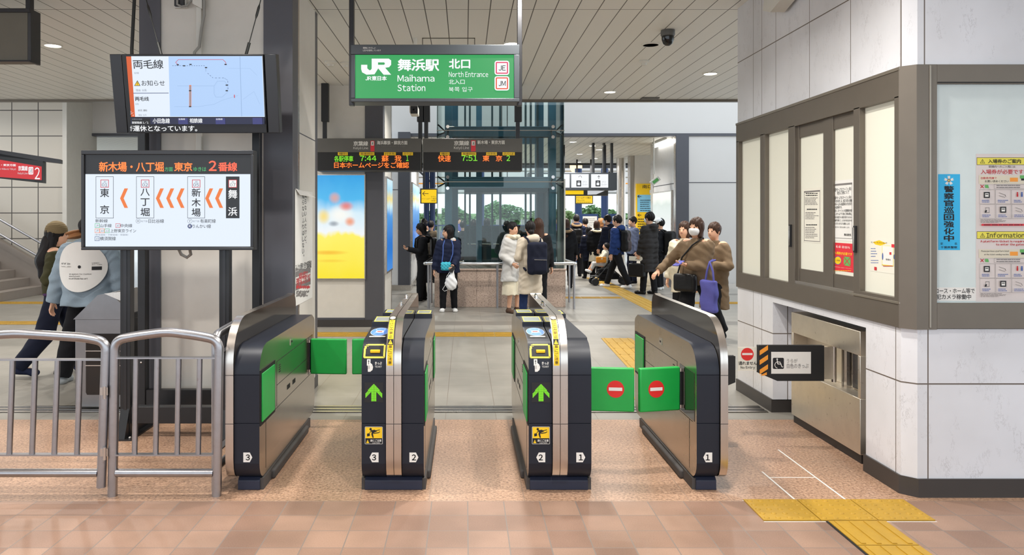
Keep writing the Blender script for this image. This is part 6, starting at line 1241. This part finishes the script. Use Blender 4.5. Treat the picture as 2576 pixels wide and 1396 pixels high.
        if top['quilt']: wr = wr+top['quilt']*(np.abs(np.sin(P[:, 2]*math.pi/.105))-.7)
        return d-wr
    lo2 = lo.copy(); lo2[2] = hem-.02; hi2 = hi.copy(); hi2[2] = nb.z+.08*h; lo2[:2] -= .04; hi2[:2] += .05; lo2[2] = min(lo2[2], min(WR[-1].z, WR[1].z)-.06)
    V, Fq = surf(f_top, lo2, hi2, res*.85); p.top = nmesh('coat' if top['hem'] < .47 else 'jacket', V, Fq, top['mat'], t); p.topgeo = (V, Fq)
    if top['fur']:
        def f_fur(P): 
            q = P-A3((0, -ln+.055*h, .842*h-hips)); r = np.sqrt((q[:, 0]/1.15)**2+q[:, 1]**2); return np.sqrt((r-.058*h)**2+(q[:, 2]+.35*q[:, 1])**2)-.019*h-.006*np.sin(P[:, 0]*160)*np.sin(P[:, 1]*150)*np.sin(P[:, 2]*140)
        V, Fq = surf(f_fur, nb+Vector((-.13, -.08, -.08))*h, nb+Vector((.13, .16, .10))*h, res*.75); nmesh('fur_trim', V, Fq, top['fur'], t)
    # legs
    if legs:
        def f_leg(P):
            d = smu(.03*h, *[cap(P, HP[s]+Vector((0, 0, .06*h)), HP[s]-Vector((0, 0, .02*h)), .056*h) for s in (-1, 1)])
            for s in (-1, 1): d = smin(d, smin(cap(P, HP[s], KN[s], .058*h, .045*h*legw), np.maximum(cap(P, KN[s], AN[s], .045*h*legw, .036*h*legw), -((P-A3(AN[s])) @ A3((KN[s]-AN[s]).normalized())+.012*h)), .015*h), .01*h)
            return d-.003*np.sin(P[:, 2]*37+P[:, 0]*30)*np.sin(P[:, 1]*40+P[:, 2]*21)
        V, Fq = surf(f_leg, lo, (hi[0], hi[1], hz+.14*h), res*.85); nmesh('trousers', V, Fq, legs, t)
    if skirt:
        zs, ms = skirt; V, Fq = surf(lambda P: np.maximum(smu(.05, *[cap(P, (s*.05*h, 0, .58*h), (s*.06*h, -.005, zs*h-.05), .06*h, .082*h) for s in (-1, 1)]), zs*h-P[:, 2])-.004*np.sin(np.arctan2(P[:, 0], P[:, 1])*9), (-.2*h, -.16*h, zs*h-.03), (.2*h, .16*h, .66*h), res*.85); nmesh('skirt', V, Fq, ms, t)
    for s, f in zip((-1, 1), feet):
        a = AN[s]; zl = f[2]; heel = Vector((a.x, a.y+.016*h, .020*h+zl)); toe = Vector((a.x+s*.010*h, a.y-.098*h, .017*h+zl*.35))
        V, Fq = surf(lambda P: np.maximum(smu(.018*h, cap(P, heel, toe, .025*h, .019*h), cap(P, a, heel+Vector((0, -.02*h, .01*h)), .024*h, .026*h), cap(P, toe+Vector((-.008*h, .02*h, 0)), toe+Vector((.008*h, .02*h, 0)), .021*h)), -P[:, 2] if zl < .01 else -P[:, 2]-0*P[:, 2]), (a.x-.06*h, a.y-.15*h, -.01), (a.x+.06*h, a.y+.07*h, a.z+.05*h), res*.55); nmesh('shoe', V, Fq, shoes, t)
    p.S, p.WR, p.EL, p.nb, p.hc = S, WR, EL, nb, hc; return p
def m_local(m, name, parent, mat=None, ang=60):
    ORG[parent.name+'_l'] = (0, 0, 0); me = bpy.data.meshes.new(name); me.from_pydata([tuple(v) for v in m.v], [], m.f)
    for x in m.mats: me.materials.append(x)
    me.polygons.foreach_set('material_index', m.fm)
    if ang: me.polygons.foreach_set('use_smooth', [True]*len(me.polygons)); me.set_sharp_from_angle(angle=math.radians(ang))
    me.update(); o = bpy.data.objects.new(name, me); COL.objects.link(o); o.parent = parent; return o
def carried(p, name, label, cat):      # a carried thing shares its bearer's frame
    o = bpy.data.objects.new(name, None); COL.objects.link(o); o.location = p.t.location; o.rotation_euler = p.t.rotation_euler; ORG[o.name] = (0, 0, 0); tag(o, label, cat); return o
def backpack(p, label, mat, z=.66, w=.15, hgt=.22, dep=.075, y=None, res=.014, zipper=None):
    h = p.h; t = carried(p, 'backpack', label, 'backpack'); yy = (.115*h if y is None else y); c = (0, yy+dep, z*h)
    V, Fq = surf(lambda P: smin(rbox(P, c, (w, dep, hgt), .055)-.004*np.sin(P[:, 0]*40)*np.sin(P[:, 2]*33), rbox(P, (0, yy+dep*1.75, z*h-hgt*.42), (w*.8, dep*.45, hgt*.42), .03), .02), (c[0]-w-.04, yy-.04, c[2]-hgt-.05), (c[0]+w+.04, yy+dep*3, c[2]+hgt+.05), res); nmesh('pack', V, Fq, mat, t)
    for s in (-1, 1):
        sh = p.S[s]; x = s*.075*h; m = MB(); m.tube([(x*.8, yy+.02, c[2]+hgt*.8), (x, yy-.02, sh.z+.03), (x, sh.y, sh.z+.045*h), (x, sh.y-.075*h, sh.z-.01), (x*1.05, sh.y-.085*h, sh.z-.10*h), (x*1.35, sh.y-.05*h, c[2]-hgt*.3), (x*1.3, yy-.01, c[2]-hgt*.75)], .017, mat, 8); m_local(m, 'strap', t)
    if zipper: m = MB(); m.tube([(-w*.7, yy+dep*2.2, z*h-hgt*.1), (w*.7, yy+dep*2.2, z*h-hgt*.06)], .005, zipper, 6); m_local(m, 'zip', t)
    return t
for nm, c in (('cloth_black', (24, 24, 27)), ('cloth_navy', (30, 36, 58)), ('cloth_beanie', (122, 106, 78)), ('cloth_olive', (62, 60, 38)), ('cloth_hoodie', (140, 156, 168)), ('cloth_darknavy', (24, 28, 44)), ('cloth_beige', (196, 184, 166)), ('cloth_lightgrey', (196, 194, 190)), ('cloth_cream', (226, 216, 192)), ('cloth_tan', (122, 102, 80)), ('cloth_down', (46, 44, 44)), ('cloth_blue', (36, 56, 104)), ('cloth_greyblue', (92, 100, 124)), ('cloth_brown', (86, 66, 54)), ('cloth_denim', (34, 48, 84)), ('fur_cream', (224, 208, 176)), ('fur_brown', (132, 108, 80)), ('cloth_white', (232, 232, 230)), ('cloth_purple', (74, 48, 84)), ('cloth_teal', (70, 178, 196)), ('cloth_camo', (84, 72, 54)), ('bag_blue', (92, 92, 164)), ('shoe_white', (236, 234, 230)), ('shoe_grey', (150, 154, 156)), ('plastic_white', (240, 242, 244)), ('leather_black', (26, 25, 25)), ('cloth_hoodblue', (84, 100, 132))): cloth(nm, c, rough=.85 if 'leather' not in nm else .35)
ppx = lambda x, D: wx(x, D)
# ---- left: woman in the beanie, person in the record hoodie
p = person('person in a knitted beanie and dark olive top striding right behind the steel fence', ppx(140, 7.75), 7.75, 112, 1.56, .011, hair='hair_black', style='beanie', top=dict(mat='cloth_olive', hem=.545, tk=.98), legs='cloth_darknavy', legw=1.35, shoes='cloth_navy', feet=((-.08, .31, .04), (.09, -.22, 0)), hands=((-.2, -.16, .86), (.2, -.2, .9)), hips=.04, pitch=4)
V, Fq = surf(lambda P: np.maximum(smu(.04, *[cap(P, (s*.085, .01, .9), (s*.09, .01, .76), .093, .098) for s in (-1, 1)]), np.maximum(.80-P[:, 2], P[:, 2]-.87)), (-.25, -.2, .74), (.25, .2, .92), .012); nmesh('waist_band', V, Fq, 'cloth_purple', p.t)
V, Fq = surf(lambda P: smu(.05, cap(P, (0, .05, 1.34), (-.03, .10, 1.15), .08, .075), cap(P, (-.03, .10, 1.15), (-.07, .11, 1.0), .07, .04))-.004*np.sin(P[:, 0]*120), (-.2, -.1, .86), (.2, .3, 1.48), .014); nmesh('long_hair', V, Fq, 'hair_black', p.t)
hz_ = 180
p = person('person in a pale blue hoodie with a big white record print on the back', ppx(224, 7.25), 7.25, 178, 1.58, .010, hair='hair_black', style='short', top=dict(mat='cloth_hoodie', hem=.475, tk=1.85, flare=1.2, hood=True), legs='cloth_black', legw=1.4, shoes='shoe_grey', feet=((-.05, .12, 0), (.27, -.02, 0)), hands=((-.34, -.05, .74), (.37, -.02, .74)), wide=1.22, face=False)
bv = BVHTree.FromPolygons([tuple(v) for v in p.topgeo[0]], [tuple(f) for f in p.topgeo[1]])
def on_back(x, z, off): q = bv.ray_cast(Vector((x, 1, z)), Vector((0, -1, 0)))[0]; return Vector((x, (q.y if q else .16)+off, z))
sm = [(x, z, bv.ray_cast(Vector((x, 1, z)), Vector((0, -1, 0)))[0].y) for x in np.linspace(-.19, .19, 11) for z in np.linspace(.92, 1.3, 9)]; sm = np.array(sm)
Bm = lambda x, z: np.stack([np.ones_like(x), x, z, x*x, x*z, z*z, x**4], -1); co = np.linalg.lstsq(Bm(sm[:, 0], sm[:, 1]), sm[:, 2], rcond=None)[0]; up_ = float((sm[:, 2]-Bm(sm[:, 0], sm[:, 1]) @ co).max())+.002
def on_back(x, z, off): return Vector((x, float(Bm(np.array([x]), np.array([z])) @ co)+up_+off, z))
pm = MB(); RZ, RR_, nr, na = 1.125, .232, 10, 48
vs_ = [on_back(0, RZ, .003)]+[on_back(RR_*(i+1)/nr*math.cos(2*math.pi*j/na), RZ+RR_*(i+1)/nr*math.sin(2*math.pi*j/na), .003) for i in range(nr) for j in range(na)]
pm.add(vs_, [(0, 1+(j+1) % na, 1+j) for j in range(na)]+[(1+i*na+j, 1+i*na+(j+1) % na, 1+(i+1)*na+(j+1) % na, 1+(i+1)*na+j) for i in range(nr-1) for j in range(na)], 'white_paper'); m_local(pm, 'record_print', p.t, ang=80)
pm = MB()
def back_text(s, x0, x1, z0, z1, mt='ink'):      # x runs to the viewer's right, which is the wearer's right
    v, f = glyphs(s, .01); lo_, hi_ = v.min(0), v.max(0)
    pm.add([on_back(-(x0+(q[0]-lo_[0])/(hi_[0]-lo_[0])*(x1-x0)), z0+(q[1]-lo_[1])/(hi_[1]-lo_[1])*(z1-z0), .006) for q in v], f, mt)
back_text('AFYF ID:', -.20, -.09, 1.145, 1.16); back_text('fashion_addict', -.20, -.08, 1.12, 1.132, 'ink_grey'); back_text('STEREO', .11, .17, 1.155, 1.164); back_text('33 1/3 RPM', .11, .19, 1.14, 1.149); back_text('an against for fashion', -.10, .11, 1.05, 1.065); back_text('anachylasm', -.10, .01, 1.03, 1.045); back_text('no attitude has art', -.10, .08, 1.01, 1.025)
[pm.add([on_back(-.11-.01*k, 1.095, .005), on_back(-.12-.01*k, 1.095, .005), on_back(-.12-.01*k, 1.128, .005), on_back(-.11-.01*k, 1.128, .005)], [(0, 1, 2, 3)], 'ink') for k in range(8)]; pm.add([on_back(.015*math.cos(a*.524), RZ+.015*math.sin(a*.524), .006) for a in range(12)], [tuple(range(12))], 'ink'); m_local(pm, 'print_lettering', p.t, ang=0)
V, Fq = surf(lambda P: ell(P, (.10, .05, 1.42), (.085, .06, .05))-.012*np.sin(P[:, 2]*120+P[:, 0]*30), (-.05, -.1, 1.3), (.26, .2, 1.54), .009); nmesh('hair_wrap', V, Fq, 'hair_tan', p.t)
# ---- by the lift
p = person('person all in black looking down at a phone by the grey pillar', ppx(1062, 14.6), 14.6, -78, 1.47, .012, style='long', pitch=14, top=dict(mat='cloth_black', hem=.52, tk=1.12, hood=True), legs='cloth_black', legw=1.15, hands=((-.06, -.27, .99), (.08, -.27, .98)), curl=.9, palms=((0, 0, 1), (0, 0, 1)), feet=((-.08, .05, 0), (.09, -.06, 0)))
backpack(p, 'black backpack worn by the person looking at a phone', 'leather_black', .68, .14, .2, .07)
t = carried(p, 'phone', 'dark phone held by the person in black beside the pillar', 'phone'); m = MB(); m.M = Matrix.Translation((0, -.345, 1.015)) @ Matrix.Rotation(math.radians(-35), 4, 'X'); m.box(-.036, .036, -.07, .07, 0, .009, 'black_paint'); m_local(m, 'case', t)
p = person('person with bobbed hair in a navy jacket and white shoes standing before the lift plinth', ppx(1128, 12.9), 12.9, 2, 1.44, .009, hair='hair_black', style='bob', yaw=-72, top=dict(mat='cloth_navy', hem=.455, tk=1.25, hood=True, flare=1.12, quilt=.006), legs='cloth_black', legw=1.0, shoes='shoe_white', feet=((-.095, 0, 0), (.10, .01, 0)), hands=((-.245, -.04, .66), (.075, -.25, .79)), curl=.8, palms=((1, 0, 0), (-1, 0, 0)))
V, Fq = surf(lambda P: np.maximum(smu(.02, ell(P, (.05, .03, 1.205), (.085, .075, .05))), -ell(P, (0, 0, 1.27), (.06, .06, .06))), (-.1, -.12, 1.1), (.2, .16, 1.3), .008); nmesh('grey_hood', V, Fq, 'cloth_lightgrey', p.t)
t = carried(p, 'pouch', 'fluffy turquoise pouch hanging on blue straps from the neck of the navy-jacketed person', 'bag'); V, Fq = surf(lambda P: rbox(P, (-.045, -.215, .775), (.085, .045, .07), .035)-.006*np.sin(P[:, 0]*110)*np.sin(P[:, 2]*120), (-.17, -.29, .66), (.08, -.12, .88), .009); nmesh('pouch_body', V, Fq, 'cloth_teal', t)
for x0, x1 in ((-.09, -.11), (.075, .02)): m = MB(); m.tube([(x0*.7, -.06, 1.20), (x0, -.135, 1.12), (x0*.9+x1*.1, -.20, .98), (x1, -.215, .84)], .008, 'bag_blue2' if 0 else 'ink_blue', 8); m_local(m, 'strap', t)
t = carried(p, 'plastic_bag', 'white plastic carrier bag held by the navy-jacketed person', 'bag'); V, Fq = surf(lambda P: smin(ell(P, (.04, -.27, .50), (.10, .06, .12)), cap(P, (.045, -.27, .58), (.075, -.27, .75), .045, .018), .05)-.006*np.sin(P[:, 0]*60+P[:, 2]*25)*np.sin(P[:, 2]*40), (-.1, -.38, .34), (.2, -.18, .79), .010); nmesh('bag_body', V, Fq, 'plastic_white', t)
t = carried(p, 'charger', 'small black phone charger in the hand of the navy-jacketed person', 'charger'); m = MB(); m.M = Matrix.Translation((.055, -.31, .73)) @ Matrix.Rotation(.5, 4, 'Y'); m.box(-.035, .035, -.01, .01, -.05, .06, 'black_paint'); m_local(m, 'case', t); m = MB(); m.tube([(.02, -.31, .69), (-.03, -.33, .62), (-.04, -.33, .5), (-.10, -.32, .40), (-.07, -.31, .37), (-.02, -.31, .39)], .004, 'plastic_white', 6); m_local(m, 'lead', t)
p = person('person in a long pale grey coat and cream scarf standing by the lift glass', ppx(1290, 12.75), 12.75, 40, 1.5, .012, style='short', top=dict(mat='cloth_lightgrey', hem=.35, tk=1.12, flare=1.32, hood=True), legs=None, skirt=(.20, 'cloth_cream'), shoes='cloth_brown', hands=((-.13, -.14, .82), (.10, -.24, .98)), curl=.8)
V, Fq = surf(lambda P: np.sqrt((np.sqrt((P[:, 0]/1.2)**2+(P[:, 1]+.01)**2)-.07)**2+(P[:, 2]-1.265)**2)-.038-.006*np.sin(P[:, 0]*70+P[:, 2]*60), (-.2, -.2, 1.18), (.2, .2, 1.36), .01); nmesh('scarf', V, Fq, 'cloth_cream', p.t)
p = person('person in a beige hooded coat with a hair bun and navy backpack seen from behind', ppx(1334, 11.95), 11.95, 205, 1.52, .010, style='bun', yaw=-20, top=dict(mat='cloth_beige', hem=.26, tk=1.14, flare=1.12, hood=True), legs='cloth_denim', legw=1.0, shoes='cloth_brown', hands=((-.12, -.22, .95), (.13, -.18, .92)), feet=((-.08, 0, 0), (.10, -.06, 0)))
backpack(p, 'navy backpack with a light zip on the back of the beige coat', 'cloth_darknavy', .63, .155, .25, .08, y=.135, res=.012, zipper='steel')
p = person('person with long brown hair half hidden behind the beige coat', ppx(1354, 12.95), 12.92, 190, 1.56, .014, hair='hair_brown', style='long', top=dict(mat='cloth_black', hem=.42), legs='cloth_black', shoes='shoe_white')
# ---- the walking group on the right
p = person('person in a tan sweater with a white face mask striding past the office corner', ppx(1752, 9.3), 9.3, -48, 1.60, .011, hair='hair_brown', style='bob', mask=True, top=dict(mat='cloth_tan', hem=.50, tk=1.22), legs='cloth_black', legw=1.2, shoes='cloth_black', feet=((-.08, -.20, 0), (.09, .48, .07)), hands=((-.42, -.18, .92), (.02, -.27, 1.02)), hips=.03, curl=.5, palms=((0, 0, -1), (0, 0, 1)))
t = carried(p, 'phone', 'phone in a lilac case held by the person in the tan sweater', 'phone'); m = MB(); m.M = Matrix.Translation((-.02, -.36, 1.035)) @ Matrix.Rotation(.35, 4, 'X'); m.box(-.038, .038, -.075, .075, 0, .01, 'bag_blue'); m_local(m, 'case', t)
t = carried(p, 'shoulder_bag', 'black shoulder bag at the hip of the person in the tan sweater', 'bag'); V, Fq = surf(lambda P: rbox(P, (-.03, -.2, .80), (.15, .05, .11), .04), (-.25, -.3, .65), (.17, -.1, .95), .012); nmesh('bag_body', V, Fq, 'leather_black', t)
m = MB(); m.tube([(-.14, -.19, .9), (-.10, -.16, 1.1), (.02, -.13, 1.25), (.10, -.02, 1.34), (.07, .14, 1.2)], .01, 'leather_black', 8); m_local(m, 'strap', t)
p2 = person('person in a long brown coat walking just behind the tan sweater', ppx(1797, 10.0), 10.0, -52, 1.53, .013, hair='hair_brown', style='short', top=dict(mat='cloth_tan', hem=.27, tk=1.12, flare=1.1), legs='cloth_black', hands=((-.2, -.12, .70), (.12, -.24, .98)), feet=((-.08, .18, .02), (.09, -.16, 0)), hips=.02)
t = carried(p, 'tote_bag', 'violet blue tote bag hanging from the arm of the walking group', 'bag'); V, Fq = surf(lambda P: rbox(P, (.27, -.17, .66), (.10, .05, .19), .03)-.008*np.sin(P[:, 2]*28+P[:, 0]*20), (.13, -.27, .42), (.42, -.08, .9), .012); nmesh('bag_body', V, Fq, 'bag_blue', t)
for dx in (-.05, .06): m = MB(); m.tube([(.27+dx, -.17, .83), (.27+dx*.7, -.16, .95), (.26, -.14, 1.06), (.27+dx*.3, -.06, 1.08)], .012, 'bag_blue', 8); m_local(m, 'handle', t)
person('person in a cream jacket hidden behind the tan sweater', ppx(1722, 10.6), 10.6, -40, 1.52, .013, hair='hair_brown', style='bob', top=dict(mat='cloth_cream', hem=.36, tk=1.18), legs='cloth_black', shoes='cloth_brown')
# ---- crowd beyond the lift
G = 'crowd by the lift'
person('person in a black fur-hooded coat and boots at the right end of the lift glass', ppx(1424, 17.2), 17.2, 175, 1.55, hair='hair_brown', style='long', top=dict(mat='cloth_black', hem=.36, fur='fur_brown', hood=True), face=False)
p = person('person in a navy down jacket with brown fur hood and backpack near the navy barrier', ppx(1450, 20.6), 20.6, 178, 1.66, .018, top=dict(mat='cloth_navy', hem=.46, tk=1.15, fur='fur_brown', hood=True, quilt=.01), face=False); backpack(p, 'black backpack on the navy down jacket with fur hood', 'leather_black', .66, .14, .2, .07, .13, .018)
person('person with black hair showing only the head above the crowd before the white notice', ppx(1475, 21.4), 21.6, 190, 1.56, .018, top=dict(mat='cloth_black'), face=False)
person('short person in navy with a grey-blue hood in the crowd', ppx(1479, 20.0), 19.9, 185, 1.34, .018, style='bob', top=dict(mat='cloth_darknavy', hem=.34, tk=1.1), legs='cloth_black', face=False)
person('person in a black parka with a cream fur collar beside the stroller', ppx(1501, 19.8), 19.8, 178, 1.50, .016, hair='hair_brown', style='bob', top=dict(mat='cloth_black', hem=.40, tk=1.2, fur='fur_cream', hood=True), skirt=(.3, 'cloth_cream'), legs='cloth_black', face=False)
person('person with brown hair mostly hidden behind the parka with the cream collar', ppx(1512, 21.0), 21.0, 200, 1.56, .018, hair='hair_tan', style='bob', top=dict(mat='cloth_brown'), face=False)
person('person in a dark quilted jacket and face mask behind the stroller', ppx(1528, 19.1), 19.1, -118, 1.64, .016, mask=True, top=dict(mat='cloth_darknavy', hem=.45, tk=1.2, quilt=.012, hood=True), hands=((-.16, -.1, .78), (.16, -.16, .80)))
p = person('person in a blue jacket and white shoes striding left in front of the stroller', ppx(1553, 17.2), 17.2, -125, 1.66, .012, top=dict(mat='cloth_blue', hem=.47, tk=1.18, hood=True), legs='cloth_black', legw=1.05, shoes='shoe_white', feet=((-.09, -.30, 0), (.09, .32, .02)), hips=.03, face=True)
backpack(p, 'black backpack on the blue jacket of the striding person', 'leather_black', .64, .15, .24, .08, .125, .014)
p = person('person in a grey-blue jacket standing left of the dark down coat', ppx(1592, 18.5), 18.5, -75, 1.60, .014, style='short', top=dict(mat='cloth_greyblue', hem=.44, tk=1.2), legs='cloth_darknavy', shoes='cloth_black', hands=((-.12, -.2, .95), None))
t = carried(p, 'shoulder_bag', 'black bag slung across the grey-blue jacket', 'bag'); V, Fq = surf(lambda P: rbox(P, (-.17, .02, .92), (.06, .13, .12), .03), (-.28, -.2, .75), (-.06, .2, 1.1), .016); nmesh('bag_body', V, Fq, 'leather_black', t); m = MB(); m.tube([(-.2, .1, 1.0), (-.12, .12, 1.2), (0, .06, 1.38), (.12, -.05, 1.25)], .014, 'leather_black', 8); m_local(m, 'strap', t)
p = person('tall person in a long dark quilted down coat carrying a black handbag', ppx(1634, 15.8), 15.8, -140, 1.69, .011, mask=True, top=dict(mat='cloth_down', hem=.28, tk=1.28, quilt=.012, hood=True, flare=1.08), legs='cloth_black', shoes='leather_black', hands=((-.22, -.1, .74), (.22, -.12, .76)), curl=1.2, feet=((-.09, .06, 0), (.09, -.10, 0)))
t = carried(p, 'handbag', 'black leather handbag held by the long dark down coat', 'bag'); V, Fq = surf(lambda P: rbox(P, (.20, -.16, .50), (.06, .19, .14), .03), (.1, -.4, .33), (.3, .08, .68), .012); nmesh('bag_body', V, Fq, 'leather_black', t)
m = MB(); m.tube([(.2, -.26, .62), (.2, -.24, .70), (.21, -.16, .74), (.2, -.08, .70), (.2, -.06, .62)], .01, 'leather_black', 8); m_local(m, 'handle', t)
t = carried(p, 'folded_magazine', 'pale folded magazine held above the black handbag', 'magazine'); m = MB(); m.box(.19, .215, -.36, -.02, .69, .78, 'cream_paper'); m_local(m, 'pages', t)
p = person('person with a white and black cap half hidden behind the long down coat', ppx(1662, 16.75), 16.8, -120, 1.56, .016, top=dict(mat='cloth_black', tk=1.15), shoes='shoe_white'); backpack(p, 'big black backpack sticking out behind the long down coat', 'leather_black', .66, .17, .26, .1, .12, .016)
m = MB(); c = p.hc; m.ball((c.x, c.y, c.z+.05), (.09, .105, .085), 'cloth_white', 14); m.ball((c.x, c.y-.10, c.z+.05), (.08, .09, .012), 'cloth_black', 12); m_local(m, 'cap', p.t)
# ---- small figures left of the lift
p = person('person in brown camouflage beyond the person in black, left of the lift', ppx(1084, 18.6), 18.6, 160, 1.50, .018, top=dict(mat='cloth_camo', hem=.42, tk=1.2), face=False)
person('person in a cream top beyond the person in black, left of the lift', ppx(1073, 19.6), 19.6, 60, 1.48, .018, style='bob', top=dict(mat='cloth_cream'), face=False)
person('person whose dark head shows between the pillar and the lift', ppx(1067, 21), 21, 185, 1.55, .018, top=dict(mat='cloth_black'), face=False)
person('person in white outdoors between the two navy canopy posts', ppx(1503, 31.5), 31.5, 10, 1.66, .02, mask=True, top=dict(mat='cloth_white'), legs='cloth_black', face=False, z0=-.02)
person('person in purple outdoors seen through the lift glass', ppx(1155, 31.0), 31.0, 20, 1.6, .02, top=dict(mat='bag_blue'), face=False, z0=-.02)
for i, (x, D, mt, st_) in enumerate(((1165, 18.2, 'cloth_black', 'short'), (1192, 19.5, 'cloth_brown', 'long'), (1225, 18.8, 'cloth_black', 'bob'), (1275, 19.2, 'cloth_darknavy', 'short'), (1365, 18.4, 'cloth_black', 'bob'), (1400, 19.4, 'cloth_darknavy', 'short'))):
    person('person in %s queueing behind the lift, seen through its glass, %s from the left' % ({'cloth_black': 'black', 'cloth_brown': 'brown', 'cloth_darknavy': 'dark navy'}[mt], ('first', 'second', 'third', 'fourth', 'fifth', 'sixth')[i]), ppx(x, D), D, 170+15*i, 1.5+.03*(i % 3), .02, style=st_, top=dict(mat=mt, hem=.4, tk=1.1), face=False)
# ---- stroller with child
SX_, SY_ = ppx(1528, 18.0), 18.0
t = thing('stroller', 'black stroller with double wheels standing among the crowd', 'stroller', (SX_, SY_, 0))
def L_(x, y, z): return (SX_+x, SY_+y, z)
for y in (-.2, .2):
    part(t, 'frame_tube', lambda m: (m.tube([L_(-.32, y, .12), L_(.05, y, .55), L_(.42, y, .95)], .014, 'steel_dark', 8), m.tube([L_(.38, y, .12), L_(-.05, y, .50)], .014, 'steel_dark', 8)), ang=60)
part(t, 'handle', lambda m: m.tube([L_(.42, -.2, .95), L_(.45, 0, .98), L_(.42, .2, .95)], .018, 'black_paint', 8), ang=60)
part(t, 'seat', lambda m: m.prism([(SX_-.22, .36), (SX_-.20, .30), (SX_+.08, .32), (SX_+.30, .74), (SX_+.25, .77), (SX_+.04, .40)], 'y', SY_-.17, SY_+.17, 'cloth_black'), bevel=.015); part(t, 'basket', lambda m: m.box(SX_-.2, SX_+.26, SY_-.16, SY_+.16, .14, .28, 'cloth_black'), bevel=.03); part(t, 'footrest', lambda m: m.box(SX_-.38, SX_-.24, SY_-.14, SY_+.14, .20, .22, 'black_paint'), bevel=.005)
for x in (-.32, .38):
    for y in (-.2, .2):
        for dy in (-.035, .035): part(t, 'wheel', lambda m: (m.lathe([(.045, -.014), (.078, -.014), (.085, -.006), (.085, .006), (.078, .014), (.045, .014)], L_(x, y+dy, .086), 'black_paint', 20, 'y'), m.lathe([(.044, -.012), (.044, .012), (.02, .015)], L_(x, y+dy, .086), 'frame_edge', 14, 'y')), ang=40)
ch = thing('person', 'small child sitting in the stroller in a pale top', 'person', (SX_-.19, SY_, .40))
def kid(P): return smu(.02, ell(P, (.16, 0, .50), (.075, .07, .085)), cap(P, (.10, 0, .15), (.14, 0, .36), .08, .07), cap(P, (.06, -.06, .06), (-.14, -.07, .10), .045, .038), cap(P, (-.14, -.07, .10), (-.22, -.07, -.08), .036, .03), cap(P, (.06, .06, .06), (-.14, .07, .10), .045, .038), cap(P, (-.14, .07, .10), (-.24, .07, -.06), .036, .03), cap(P, (.13, -.08, .34), (.0, -.12, .2), .03, .025), cap(P, (.13, .08, .34), (.0, .12, .2), .03, .025), cap(P, (.1, .0, .5), (.085, .0, .49), .012))
V, Fq = surf(kid, (-.35, -.2, -.15), (.3, .2, .62), .013); nmesh('body', V, Fq, 'skin', ch)
V, Fq = surf(lambda P: np.maximum(ell(P, (.175, 0, .515), (.082, .08, .085)), -ell(P, (.07, 0, .47), (.07, .06, .07))), (.05, -.12, .4), (.3, .12, .63), .012); nmesh('hair', V, Fq, 'hair_black', ch)
V, Fq = surf(lambda P: smu(.02, cap(P, (.10, 0, .15), (.14, 0, .36), .095, .082), cap(P, (.13, -.08, .34), (.03, -.12, .22), .042), cap(P, (.13, .08, .34), (.03, .12, .22), .042)), (-.1, -.2, .02), (.3, .2, .48), .013); nmesh('top', V, Fq, 'cloth_cream', ch)
V, Fq = surf(lambda P: smu(.02, *[smin(cap(P, (.08, s*.05, .08), (-.13, s*.07, .10), .06, .048), cap(P, (-.13, s*.07, .10), (-.18, s*.07, .0), .046, .04), .02) for s in (-1, 1)]), (-.3, -.2, -.1), (.2, .2, .2), .013); nmesh('trousers', V, Fq, 'cloth_lightgrey', ch)
for s in (-1, 1): V, Fq = surf(lambda P: cap(P, (-.22, s*.07, -.08), (-.30, s*.07, -.06), .036, .03), (-.38, s*.07-.06, -.14), (-.16, s*.07+.06, 0), .01); nmesh('shoe', V, Fq, 'shoe_white', ch)
bl = thing('blanket', 'orange and cream striped blanket on the child in the stroller', 'blanket', (SX_-.19, SY_, .40)); V, Fq = surf(lambda P: rbox(P, (.02, -.125, .2), (.12, .03, .07), .02), (-.15, -.2, .08), (.2, -.05, .32), .013); nmesh('cloth', V, Fq, 'orange_stripe', bl)
